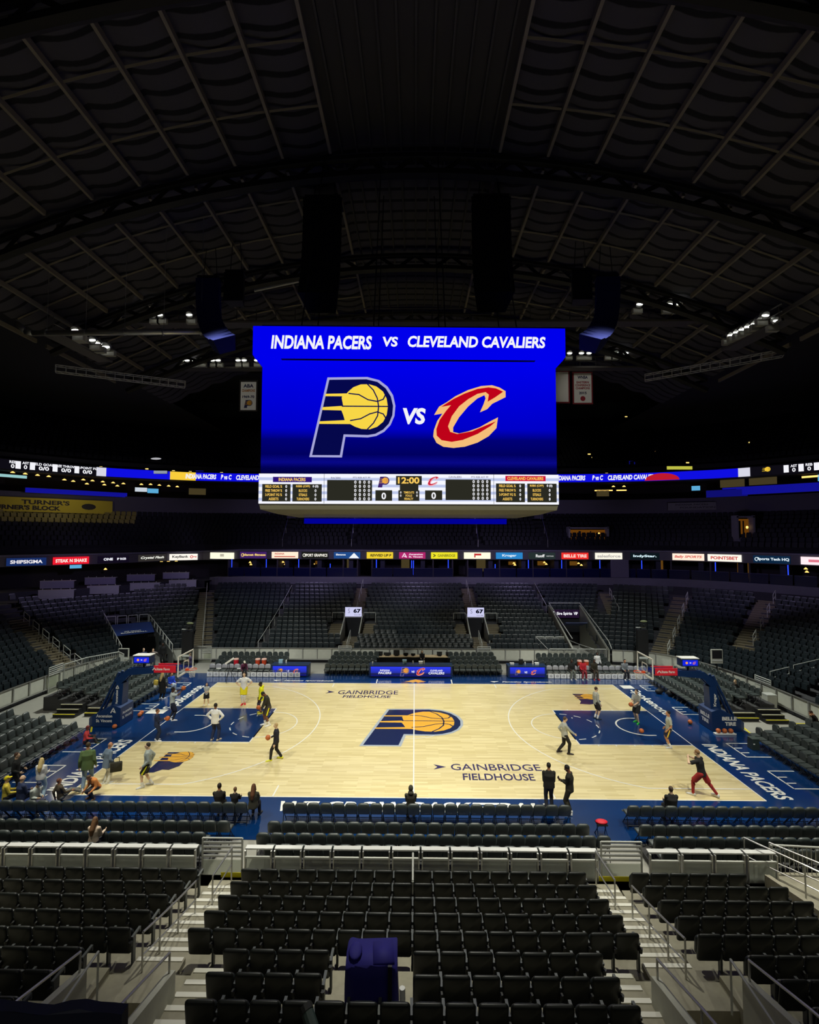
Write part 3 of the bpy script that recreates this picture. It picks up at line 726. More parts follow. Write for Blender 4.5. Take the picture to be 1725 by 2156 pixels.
diag_stairs((-18.0, 13.25), (-23.4, 26.6), 1.5, 0, 15, 'long straight aisle stair left of the far stand')
diag_stairs((20.1, 12.55), (28.3, 23.2), 1.5, 0, 15, 'aisle stair climbing the far right corner')
diag_stairs((22.4, 7.6), (34.3, 18.8), 1.5, 5, 16, 'aisle stair of the right end stand'); diag_stairs((-24.9, 7.6), (-37, 14.2), 1.5, 0, 12, 'aisle stair with tan steps in the left end stand')
diag_stairs((18.4, 13.2), (21.0, 27), 1.2, 9, 15, 'short upper aisle stair above the wide right entry')
def hoop_rail(p, d, L, rise, label, h=.85):
    p = Vector(p); d = Vector((d[0], d[1], 0)).normalized(); a = p; b = p+d*L+Z*rise
    mb = MB(); pts = [a, a+Z*h, b+Z*h, b]; mb.tube(pts, .03, 6); o = mb.build('handrail', M_rail); tag(o, label, 'handrail', 'looped aisle rails')
    m2 = MB(); m2.tube([a+Z*h*.45, b+Z*h*.45], .025, 6); m2.build('mid_rail', M_rail, o)
    return o
def dir_(a, b): return Vector((b[0]-a[0], b[1]-a[1], 0)).normalized()
for (p0, p1, i0, i1, st, side, nm) in (((-24.9, 7.6), (-37, 14.2), 0, 12, 2, .55, 'left end stand aisle'), ((20.1, 12.55), (28.3, 23.2), 1, 15, 3, -.6, 'far right corner aisle'), ((22.4, 7.6), (34.3, 18.8), 6, 16, 3, -.55, 'right end stand aisle'), ((18.4, 13.2), (21.0, 27), 9, 15, 2, -.4, 'short upper right aisle')):
    d = dir_(p0, p1); n_ = Vector((-d.y, d.x, 0)); c = 0
    for i in range(i0, i1, st):
        q = Vector((*p0, 0))+d*at_off(p0, d, D0+TR*i+.1)+n_*(side if 'left' not in nm else -side); c += 1
        hoop_rail((q.x, q.y, zrow(i)), d, 1.0, .3, 'pale looped handrail on the %s, %s from the bottom' % (nm, ordn(c)))
for (p0, p1, i0, i1, nm) in (((-18.0, 13.25), (-23.4, 26.6), 1, 15, 'long left aisle'), ((-5.8, 13.25), (-5.8, 27), 8, 16, 'aisle above the left 67 entry'), ((5.8, 13.25), (5.8, 27), 8, 16, 'aisle above the right 67 entry'),
                             ((-13.4, 13.3), (-13.4, 27), 0, 15, 'left dividing line of the far stand'), ((13.2, 13.3), (13.2, 27), 9, 15, 'right dividing line of the far stand'), ((-5.8, 13.25), (-5.8, 27), 0, 3, 'steps below the left 67 entry'), ((5.8, 13.25), (5.8, 27), 0, 3, 'steps below the right 67 entry')):
    d = dir_(p0, p1); pts = []
    for i in range(i0, i1+1, 2 if i1-i0 > 4 else 1):
        q = Vector((*p0, 0))+d*at_off(p0, d, D0+TR*i+.2); pts.append((q.x, q.y, zrow(i)+.02))
    rail_run('handrail', pts, .85 if abs(p0[0]) != 13.4 and p0[0] != 13.2 else .95, 'pale handrail along the %s' % nm, m=M_rail, mid=False)
M_entry = mat('entry_wall_paint', (0.42, 0.42, 0.36), .7)
LED_W = emit('sign_white', S(205, 205, 240), 1.0); LED_K = emit('led_black_text', (0.002, 0.002, 0.01), 1.0)
for s, nm in ((-1, 'left'), (1, 'right')):
    cx = s*5.87; t = empty('entry_portal', (cx, 15.6, 0)); tag(t, 'concrete entry in the far stand under the %s white 67 sign' % nm, 'entrance')
    for q in (-1, 1):
        m_ = MB(); m_.prism([(0, .8), (0, zrow(2)+.55), (3.3, zrow(6)+.95), (3.3, .8)], (cx+q*.84, 15.6, 0), Y, Z, X, .1)
        o = m_.build('side_wall', M_entry); o.parent = t; o.matrix_parent_inverse = Matrix.Translation((-cx, -15.6, 0))
    m_ = MB(); m_.box((0, 3.3, 2.0), (1.6, .05, 2.4)); m_.build('shade_sheet', M_dark, t)  # near-black sheet painting in the shade of the entry
    m_ = MB(); m_.box((0, 1.6, zrow(2)-.1), (1.6, 3.2, .1)); m_.build('floor_slab', M_farstep, t)
    m_ = MB(); zt = zrow(7)+.9
    for zz in (zt, zt-.35): m_.tube([(-.84, 3.25, zz), (.84, 3.25, zz)], .03)
    for q in (-1, 1): m_.tube([(q*.84, 3.25, zt-.5), (q*.84, 3.25, zt)], .03)
    m_.build('guard_rail', M_rail, t)
    for q in (-1, 1):
        m_ = MB(); m_.tube([(q*.95, 3.6, zt-1.2), (q*.95, 3.6, zt+.05), (q*2.1, 3.6, zt+.05), (q*2.1, 3.6, zt-1.2)], .03); m_.build('side_guard', M_rail, t)
    sg = MB(); sg.box((0, 3.15, 3.40), (1.58, .08, .88)); so = tag(sg.build('entry_sign', LED_W), 'white lit sign reading 67 over the %s far entry' % nm, 'sign'); so.location = (cx, 15.6, 0)
    m_ = MB(); put_text(m_, '67', (.36, 3.10, 3.5), X, Z, .72, .40, bold=.05); put_text(m_, 'CLUB', (.38, 3.10, 3.12), X, Z, .6, .09); m_.build('lettering', LED_K, so)
    m_ = MB(); put_text(m_, 'S', (-.42, 3.10, 3.5), X, Z, .2, .42); m_.build('monogram', emit('sign_grey', S(130, 130, 160)), so)
# wide right entry with the spirits sign
t = empty('entry_portal', (14.8, 13.3, 0)); tag(t, 'wide right entry with sloping concrete walls below the spirits sign', 'entrance')
m_ = MB(); m_.prism([(0, 0), (0, 1.35), (7.0, 3.9), (7.0, 0)], (-1.5, 0, 0), Y, Z, X, .16); m_.build('side_wall', M_entry, t)
m_ = MB(); m_.prism([(0, 0), (0, 1.15), (7.0, 3.9), (7.0, 0)], (1.55, 0, 0), Y, Z, X, .16); m_.build('side_wall', M_entry, t)
m_ = MB(); m_.box((0, 7.0, 1.4), (3.0, .1, 3.2)); m_.build('shade_sheet', M_dark, t)  # black sheet closing the wide entry, its darkness put into the colour
m_ = MB(); m_.tube([(-1.5, 0, 2.1), (-1.5, 7, 4.1), (1.55, 7, 4.1), (1.55, 0, 1.9)], .04); m_.tube([(1.55, 0, 1.9), (1.55, -.6, 1.4)], .04); m_.build('guard_rail', M_rail, t)
m_ = MB(); m_.box((.45, 5.4, 2.35), (2.1, 1.6, .06), rx=-.3); m_.build('canopy', mat('canopy_blue', S(70, 80, 130), .6), t)
sg = MB(); sg.box((14.8, 20.15, 3.08), (2.75, .1, .78)); so = tag(sg.build('entry_sign', emit('sign_plum', S(35, 20, 45))), 'dark lit Sire Spirits sign over the wide right entry', 'sign')
m_ = MB(); put_text(m_, 'Sire Spirits', (14.75, 20.08, 3.08), X, Z, 1.5, .36, bold=.03); put_text(m_, 'VIP', (15.85, 20.08, 3.12), X, Z, .4, .28, bold=.04); put_text(m_, 'S', (13.72, 20.08, 3.08), X, Z, .25, .5, bold=.03); m_.build('lettering', emit('led_white', (0.9, 0.9, 0.95)), so)
# ramp fences in front of it
def picket(name, p0, p1, h, label, n, z0=0., bars=True, m=None):
    p0 = Vector(p0); p1 = Vector(p1); mb = MB(); mb.tube([p0+Z*h, p1+Z*h], .035); mb.tube([p0+Z*.12, p1+Z*.12], .025)
    mb.tube([p0, p0+Z*h], .035); mb.tube([p1, p1+Z*h], .035); o = mb.build(name, m or M_rail); tag(o, label, 'railing')
    mm = MB()
    for k in range(1, n): q = p0.lerp(p1, k/n); mm.tube([q+Z*.12, q+Z*h], .014, 4)
    mm.build('bar_infill', m or M_rail, o); return o
for k in range(3): picket('railing', (10.7+k*.86, 15.2, 1.1), (11.45+k*.86, 15.2, 1.1), .75, 'low railing by the wide right entry, %s from the left' % ordn(k+1), 10)
for k in range(2): picket('railing', (11.3+k*2.4, 13.0, .45), (13.6+k*2.4, 13.0, .45), .85, 'barred railing in front of the wide right entry, %s one' % ('left', 'right')[k], 20)
rail_run('handrail', [(10.7, 15.2, 1.0), (11.2, 13.2, .4)], .85, 'sloping handrail beside the wide right entry', m=M_rail)
rail_run('handrail', [(13.9, 17.5, .3), (14.6, 15.5, .2), (15.5, 13.9, .1)], .95, 'inner handrail leading down the wide right entry', m=M_rail)
# left tunnel with its blue canopy
t = empty('entry_portal', (-23.6, 12.4, 0)); tag(t, 'left players tunnel with a blue canopy and barred side rails', 'entrance')
q0, q1, q2, q3 = [Vector((x, y, 0))-Vector((-23.6, 12.4, 0)) for x, y in TUN]   # q0,q1 mouth right/left; q3,q2 back right/left
ma = q1.lerp(q2, .62); mbp = q0.lerp(q3, .45); O_ = Vector((-23.6, 12.4, 0)); ma = Vector((-25.3, 13.0, -.15))-O_; mbp = Vector((-22.9, 14.7, -.15))-O_; tl = Vector((-27.1, 15.3, 2.7))-O_; tr = Vector((-24.5, 17.0, 2.7))-O_
m_ = MB(); m_.poly([ma+Z*2.35, mbp+Z*2.4, tr, tl][::-1]); m_.poly([ma+Z*2.3, mbp+Z*2.35, mbp+Z*2.4, ma+Z*2.35]); can = m_.build('canopy', mat('canopy_navy', S(30, 60, 130), .6), t)
ux = (mbp-ma).normalized(); up = (tr-(mbp+Z*2.4)).normalized(); up = (up-ux*up.dot(ux)).normalized(); o_ = (ma+mbp)/2+Z*2.4
m_ = MB(); put_text(m_, 'WE GROW', o_+up*.62+ux.cross(up)*-.02-ux*.1, ux, up, 1.3, .24, bold=.04); put_text(m_, 'BASKETBALL', o_+up*.27+ux.cross(up)*-.02, ux, up, 2.0, .24, bold=.04)
for v in range(len(m_.v)): m_.v[v] = tuple(Vector(m_.v[v])+Vector((.05, -.16, .07)))
m_.build('lettering', M_white, t)
m_ = MB(); m_.poly([q1.lerp(q2, .7), q0.lerp(q3, .7), q0.lerp(q3, .7)+Z*2.3, q1.lerp(q2, .7)+Z*2.3]); m_.build('shade_sheet', M_dark, t)  # dark sheet across the tunnel, standing in for unlit depth
for a, b, nm, hz in ((q1, q2, 'side_wall', 2.0), (q0, q3, 'side_wall', 1.5)):
    m_ = MB(); m_.loft([[a+Z*0, b, b+Z*(1.1+hz), a+Z*1.1], [a+Vector((.1, 0, 0)), b+Vector((.1, 0, 0)), b+Vector((.1, 0, 1.1+hz)), a+Vector((.1, 0, 1.1))]]); m_.build(nm, mat('tunnel_panel', (.10, .105, .10), .4), t)
    m_ = MB()
    for k in range(8):
        u0, u1 = k/8, (k+.85)/8; A = a.lerp(b, u0); B = a.lerp(b, u1); m_.tube([A+Z*(1.1+hz*u0), A+Z*(1.75+hz*u0), B+Z*(1.75+hz*u1), B+Z*(1.1+hz*u1)], .03, 5)
    m_.build('side_rail', M_rail, t)
m_ = MB()
for k in range(4):
    Q_ = q1.lerp(q2, .8); A = Q_.lerp(q3, k/4+.02)+Z*2.5; B = Q_.lerp(q3, (k+.92)/4)+Z*2.5; m_.tube([A, A+Z*.75, B+Z*.75, B], .03, 5)
m_.build('back_rail', M_rail, t)
# ---------------------------------------------------------------- padded courtside chairs
def chair_parts():
    a = MB(); rk = Matrix.Rotation(.14, 3, 'X'); a.pillow(rrect(.455, .42, .14, .06, 6), Vector((0, .06, .44)), X, rk @ Z, rk @ Y, .115, .74)
    back = a.build('backrest', M_vinyl2, smooth=True, mesh_only=True)
    b = MB(); rk2 = Matrix.Rotation(1.25, 3, 'X'); b.pillow(rrect(.43, .40, .08, .06, 4), Vector((0, .50, .45)), X, Vector((0, -1, 0)), Z, .08)
    cush = b.build('seat', M_vinyl2, smooth=True, mesh_only=True)
    c = MB()
    for s in (-1, 1): c.tube([(s*.205, .02, 0), (s*.205, .12, .45), (s*.205, .03, .75)], .014, 5); c.tube([(s*.205, .48, 0), (s*.205, .16, .42)], .014, 5)
    c.tube([(-.2, .04, .12), (.2, .04, .12)], .012, 5); c.tube([(-.2, .44, .10), (.2, .44, .10)], .012, 5)
    fr = c.build('leg_frame', M_black, mesh_only=True)
    d = MB(); d.box((0, .515, .40), (.44, .02, .05)); d.box((0, .512, .35), (.13, .012, .1)); tg = d.build('seat_tag', mat('seat_front_trim', (.35, .36, .36), .5), mesh_only=True)
    return (('backrest', back), ('seat', cush), ('leg_frame', fr)), tg
CHP, CHTAG = chair_parts()
ch0 = {}
def place_chair(loc, rz, label, group, tagged=False):
    if tagged not in ch0:
        e = empty('courtside_chair', loc, rz); tag(e, label, 'chair', group)
        for nm, me in CHP: link(bpy.data.objects.new(nm, me), e)
        if tagged: link(bpy.data.objects.new('seat_trim', CHTAG), e)
        ch0[tagged] = e; return e
    r = copy_tree(ch0[tagged]); r.location = loc; r.rotation_euler = (0, 0, rz); tag(r, label, None, group); return r
chm = MB()
def low_chair(loc, rz):
    R = Matrix.Rotation(rz, 3, 'Z'); o = Vector(loc); T = lambda v: o+R @ Vector(v)
    outl = [(-.21, .46), (.21, .46), (.215, .70), (.15, .82), (0, .855), (-.15, .82), (-.215, .70)]
    chm.loft([[T((x*.85, -.04, z)) for x, z in outl], [T((x, .02, z)) for x, z in outl], [T((x*.88, .09, z)) for x, z in outl]])
    q = []
    for x, y, z in ((-.21, .1, .42), (.21, .1, .42), (.21, .5, .42), (-.21, .5, .42), (-.2, .1, .5), (.2, .1, .5), (.2, .49, .49), (-.2, .49, .49)): q.append(T((x, y, z)))
    chm.add(q, [(3, 2, 1, 0), (4, 5, 6, 7), (0, 1, 5, 4), (1, 2, 6, 5), (2, 3, 7, 6), (3, 0, 4, 7)])
    for s in (-1, 1): chm.cone(T((s*.2, .45, 0)), .015, T((s*.2, .1, .44)), .015, 4); chm.cone(T((s*.2, .02, 0)), .015, T((s*.2, .1, .44)), .015, 4)
NCH = 0
# risers
M_riser = mat('riser_deck', (0.05, 0.05, 0.052), .7)
mb = MB()
for z, y0, y1 in ((.15, -10.85, -12.9), (.3, -11.75, -12.9), (.45, -12.6, -12.9)):
    for x0, x1 in ((-16.8, -6.6), (-5.2, 6.2), (7.7, 16.8)): mb.box(((x0+x1)/2, (y0+y1)/2, z-.075), (x1-x0, abs(y1-y0), .15))
tag(mb.build('seating_riser', M_riser), 'low black risers carrying the near courtside chairs', 'riser', kind='structure')
rows = ((-9.62, 0, (-15.95, -6.15), (-4.85, 6.1), (7.85, 16.4)), (-10.78, .0, (-16.3, -6.35), (-5.05, 6.4), (7.75, 16.2)), (-11.68, .15, (-15.6, -6.8), (-5.15, 6.45), (7.8, 15.8)), (-12.5, .30, (-15.2, -6.65), (-4.65, 5.75), (7.65, 15.4)))
for i, (y, z, *bl) in enumerate(rows):
    for nm, (x0, x1) in zip(('left', 'centre', 'right'), bl):
        n = int((x1-x0)/.463)
        for k in range(n):
            xx = x0+.463*(k+.5) if nm != 'left' else x1-.463*(n-k-.5)
            place_chair((xx, y, z), 0, 'black padded chair, %s from left, %s courtside row, near %s block' % (ordn(k+1), ('first', 'second', 'third', 'fourth')[i], nm), 'near %s courtside chairs' % nm, i == 0); NCH += 1
# end-line chair blocks, rising away from the court
def end_block(s, ya, yb, nrow, nm, xs, ind):
    global NCH
    mb = MB()
    for r in range(nrow):
        x = s*(xs+.86*r); z = .16*r
        if r: mb.box((s*(xs+.86*r+.2), (ya+yb)/2, z/2), (.87, abs(yb-ya)+.3, z))
        n = int(abs(yb-ya)/.47)
        for k in range(n):
            y = ya+(yb-ya)*(k+.5)/n
            if ind and NCH < 300: NCH += 1; place_chair((x, y, z), PI/2 if s > 0 else -PI/2, 'black padded chair, %s from the gap, %s row of the %s end-line block' % (ordn(k+1), ('front', 'second', 'third', 'fourth', 'fifth', 'sixth')[r], nm), '%s end-line chairs' % nm, r == 0)
            else: low_chair((x, y, z), PI/2 if s > 0 else -PI/2)
    if mb.v: tag(mb.build('seating_riser', M_riser), 'stepped black riser under the %s end-line chairs' % nm, 'riser', kind='structure')
end_block(-1, -1.9, -8.2, 5, 'near left', 18.0, True)
end_block(1, -2.0, -8.2, 5, 'near right', 17.9, True)
end_block(-1, 2.0, 8.4, 6, 'far left', 17.75, False)
end_block(1, 2.0, 8.6, 5, 'far right', 17.6, False)
# blocks beside the scorer's table and behind the benches
mb = MB()
for x0, n, rws, ybk in ((-6.95, 8, 4, 9.9), (3.0, 8, 4, 9.9), (-15.9, 12, 3, 10.9), (9.9, 12, 3, 10.9)):
    for r in range(rws):
        for k in range(n): low_chair((x0+.47*(k+.5)+(.12*r if x0 < 0 and n == 8 else (-.1*r if n == 8 else 0)), ybk+.62*r, .16*r), PI)
        if r: mb.box((x0+.47*n/2, ybk+.62*r-.2, .08*r), (.47*n, .63, .16*r))
tag(mb.build('seating_riser', M_riser), 'black risers under the chairs behind the far sideline', 'riser', kind='structure')
tag(chm.build('far_courtside_chairs', M_vinyl2), 'rows of padded chairs behind the far sideline and beyond both hoops', 'chairs', kind='stuff')

# ---------------------------------------------------------------- team bench chairs with drapes
M_drape = mat('white_drape', (0.88, 0.88, 0.88), .6); M_cover = mat('silver_back_cover', (0.34, 0.34, 0.38), .35); M_glet = mat('grey_print', (.40, .40, .42), .6)
def bench_proto():
    e = empty('bench_chair', (0, 0, 0))
    for nm, me in CHP[1:]: link(bpy.data.objects.new(nm, me), e)
    a = MB(); rk = Matrix.Rotation(.14, 3, 'X'); a.pillow(rrect(.455, .42, .14, .06, 6), Vector((0, .06, .44)), X, rk @ Z, rk @ Y, .115, .74); bk = a.build('backrest', M_vinyl2, e, True)
    a = MB(); a.pillow(rrect(.45, .34, .17, .03, 6), Vector((0, .085, .53)), X, rk @ Z, rk @ Y, .09, .7); a.build('back_cover', M_cover, e, True)
    a = MB(); a.box((0, .53, .2), (.42, .025, .34)); dr = a.build('seat_drape', M_drape, e)
    a = MB(); put_text(a, 'G', (.0, .545, .2), -X, Z, .20, .18, bold=.06); a.build('printed_letter', M_glet, dr)
    return e
bp = bench_proto(); first = True
for nm, x0, n in (('left', -15.75, 15), ('right', 10.05, 16)):
    for k in range(n):
        x = x0+.475*(k+.5); c = bp if first else copy_tree(bp); first = False
        c.location = (x, 9.55, 0); c.rotation_euler = (0, 0, PI)
        tag(c, 'team bench chair with white G drape, %s from the left on the %s bench' % (ordn(k+1), nm), 'chair', '%s team bench' % nm)

# ---------------------------------------------------------------- scorer's table, side tables, press table
def screen_mat(name, c0, c1, axis, lo, hi, mid=None):
    m = bpy.data.materials.new(name); m.use_nodes = True; nt = m.node_tree; nt.nodes.clear()
    tc = nt.nodes.new('ShaderNodeTexCoord'); sx = nt.nodes.new('ShaderNodeSeparateXYZ'); mr = nt.nodes.new('ShaderNodeMapRange'); rp = nt.nodes.new('ShaderNodeValToRGB'); e = nt.nodes.new('ShaderNodeEmission'); o = nt.nodes.new('ShaderNodeOutputMaterial')
    mr.inputs['From Min'].default_value = lo; mr.inputs['From Max'].default_value = hi
    nt.links.new(tc.outputs['Object'], sx.inputs[0]); nt.links.new(sx.outputs[axis], mr.inputs['Value']); nt.links.new(mr.outputs[0], rp.inputs[0]); nt.links.new(rp.outputs[0], e.inputs[0]); nt.links.new(e.outputs[0], o.inputs[0])
    rp.color_ramp.elements[0].color = (*c0, 1); rp.color_ramp.elements[1].color = (*c1, 1)
    for pos, c in (mid or []):
        el = rp.color_ramp.elements.new(pos); el.color = (*c, 1)
    return m
L_white = emit('led_white', (0.9, 0.9, 0.95)); L_gold = emit('led_gold', S(245, 190, 75)); L_navy = emit('led_navy', S(16, 22, 80)); L_wine = emit('led_wine', S(200, 40, 60)); L_cream = emit('led_cream', S(240, 160, 120)); L_lilac = emit('led_outline', S(150, 140, 190))
L_orange = emit('led_orange', S(240, 160, 60))
M_tblscr = screen_mat('table_screen', S(20, 25, 120), S(45, 60, 235), 2, .12, .75, [(.25, S(30, 35, 75)), (.4, S(40, 50, 170))])
def led_table(x0, x1, y, label, big):
    cx = (x0+x1)/2; w_ = x1-x0; t = empty('led_table', (cx, y, 0)); tag(t, label, 'scorer table')
    m_ = MB(); m_.box((0, .42, .42), (w_+.3, .8, .8)); m_.build('body', M_navypad, t)
    m_ = MB(); m_.box((0, .45, .86), (w_+.3, .9, .05)); m_.build('top', mat('table_top_navy', S(25, 50, 80), .3), t)
    m_ = MB(); m_.box((0, -.0, .44), (w_, .06, .70)); sc = m_.build('screen', M_tblscr, t)
    lg = ((-.35, 0.72, .62, ) if big else (-.62, .42, .38))
    yo = -.036
    p_logo((lg[0]-.1, yo, .44), X, Z, .66 if big else .42, sc, (L_lilac, emit('led_field', S(40, 50, 110)), L_orange), .0015)
    c_logo((lg[1]+.05, yo, .44), X, Z, .58 if big else .36, sc, (L_cream, L_wine), .0015)
    m_ = MB()
    put_text(m_, 'VS', (.18 if big else -.12, yo-.004, .44), X, Z, .24 if big else .22, .15, bold=.03, shear=.15)
    if big:
        put_text(m_, 'INDIANA', (-1.95, yo-.004, .53), X, Z, .75, .13, bold=.03, shear=.1); put_text(m_, 'PACERS', (-1.95, yo-.004, .34), X, Z, .98, .17, bold=.03, shear=.1)
        put_text(m_, 'CLEVELAND', (1.95, yo-.004, .53), X, Z, .95, .13, bold=.03, shear=.1); put_text(m_, 'CAVALIERS', (1.95, yo-.004, .34), X, Z, 1.2, .17, bold=.03, shear=.1)
    m_.build('lettering', L_white, sc); return t
led_table(-3.3, 2.75, 9.15, 'long scorer table with a lit blue screen on the far sideline', True)
led_table(-10.75, -8.2, 9.15, 'short blue screen table beside the left bench', False)
led_table(7.25, 9.85, 9.15, 'short blue screen table beside the right bench', False)
pt = empty('press_table', (-.05, 11.9, 0)); tag(pt, 'long wooden press table with monitors behind the scorer table', 'table')
m_ = MB(); m_.box((0, 0, .92), (6.0, .7, .05)); m_.build('table_top', M_wood, pt)
m_ = MB(); m_.box((0, .2, .45), (6.0, .06, .88)); m_.build('front_panel', M_black, pt)
for x in (-2.9, 0, 2.9):
    m_ = MB(); m_.box((x, -.2, .45), (.06, .06, .9)); m_.build('leg', M_black, pt)
for k, (x, w_, h_) in enumerate(((-2.75, .35, .3), (-2.2, .6, .22), (-1.45, .5, .42), (-.7, .4, .2), (-.1, .36, .16), (2.05, .42, .3), (2.75, .4, .28))):
    m_ = MB(); m_.box((x, 11.85, .965), (w_*.6, .2, .03)); m_.box((x, 11.87, 1.0), (.05, .05, .1)); o = m_.build('monitor', M_black); tag(o, 'dark monitor on the press table, %s from the left' % ordn(k+1), 'monitor', 'press table monitors')
    m_ = MB(); m_.box((x, 11.87, .99+h_/2), (w_, .05, h_)); m_.build('display', M_plastic, o)
for k, (x, y, m, h_) in enumerate(((-3.2, 9.65, M_white, .18), (-.75, 9.7, mat('pale_blue_box', S(150, 190, 215), .6), .28), (-.1, 9.7, M_white, .25), (.5, 9.7, M_white, .18), (.75, 9.65, mat('beige_bottle', (.6, .55, .4), .5), .3), (-10.3, 9.7, mat('pale_blue_box', S(150, 190, 215), .6), .25), (-9.9, 9.75, M_white, .25), (7.5, 9.7, M_white, .1), (8.2, 9.75, M_black, .35), (8.5, 9.7, M_white, .2), (9.1, 9.7, M_white, .3), (9.4, 9.75, M_white, .12))):
    m_ = MB(); 
    if k in (0, 2, 4, 6, 9, 10): m_.cone((x, y, .885), .05, (x, y, .885+h_*.7), .05, 10); m_.cone((x, y, .885+h_*.7), .05, (x, y, .885+h_), .018, 10)
    else: m_.box((x, y, .885+h_/2), (.3, .22, h_)); m_.box((x, y, .885+h_), (.32, .24, .02))
    o = m_.build('bottle' if k in (0, 2, 4, 6, 9, 10) else 'carton', m)
    tag(o, '%s on the %s, %s from the left' % ('small bottle' if k in (0, 2, 4, 6, 9, 10) else 'small box', 'scorer table' if k < 5 else 'left screen table' if k < 7 else 'right screen table', ordn(k+1 if k < 5 else k-4 if k < 7 else k-6)), 'bottle' if k in (0, 2, 4, 6, 9, 10) else 'box', 'clutter on the tables')
for k, (x, y) in enumerate(((-14.0, 10.35), (-12.3, 10.35), (-11.8, 10.35), (12.9, 10.35), (13.4, 10.35))):
    e = empty('drink_cooler', (x, y, .55)); tag(e, 'orange drink cooler with a pale lid behind the %s bench, %s' % ('left' if x < 0 else 'right', ('leftmost', 'middle one', 'rightmost', 'left one', 'right one')[k]), 'cooler', 'drink coolers')
    m_ = MB(); m_.cone((0, 0, 0), .17, (0, 0, .42), .2, 14); m_.build('body', M_red if k == 0 else mat('cooler_orange', S(225, 80, 45), .5), e)
    m_ = MB(); m_.cone((0, 0, .42), .21, (0, 0, .5), .19, 14); m_.build('lid', mat('cooler_lid', S(235, 190, 175), .5), e)
    m_ = MB(); m_.box((0, -.2, .06), (.05, .06, .05)); m_.build('tap', M_white, e)
    m_ = MB(); m_.box((0, 0, -.275), (.5, .5, .55)); m_.build('stand', M_black, e)
for k, x in enumerate((-15.0, -13.4)):   # small extra drapes of towels
    m_ = MB(); m_.pillow(rrect(.4, .16, .06, .06), (x, 9.35, .52), X, Y, Z, .06); tag(m_.build('towel', M_white), 'folded white towel on the left bench, %s one' % ('outer', 'inner')[k], 'towel', 'bench towels')

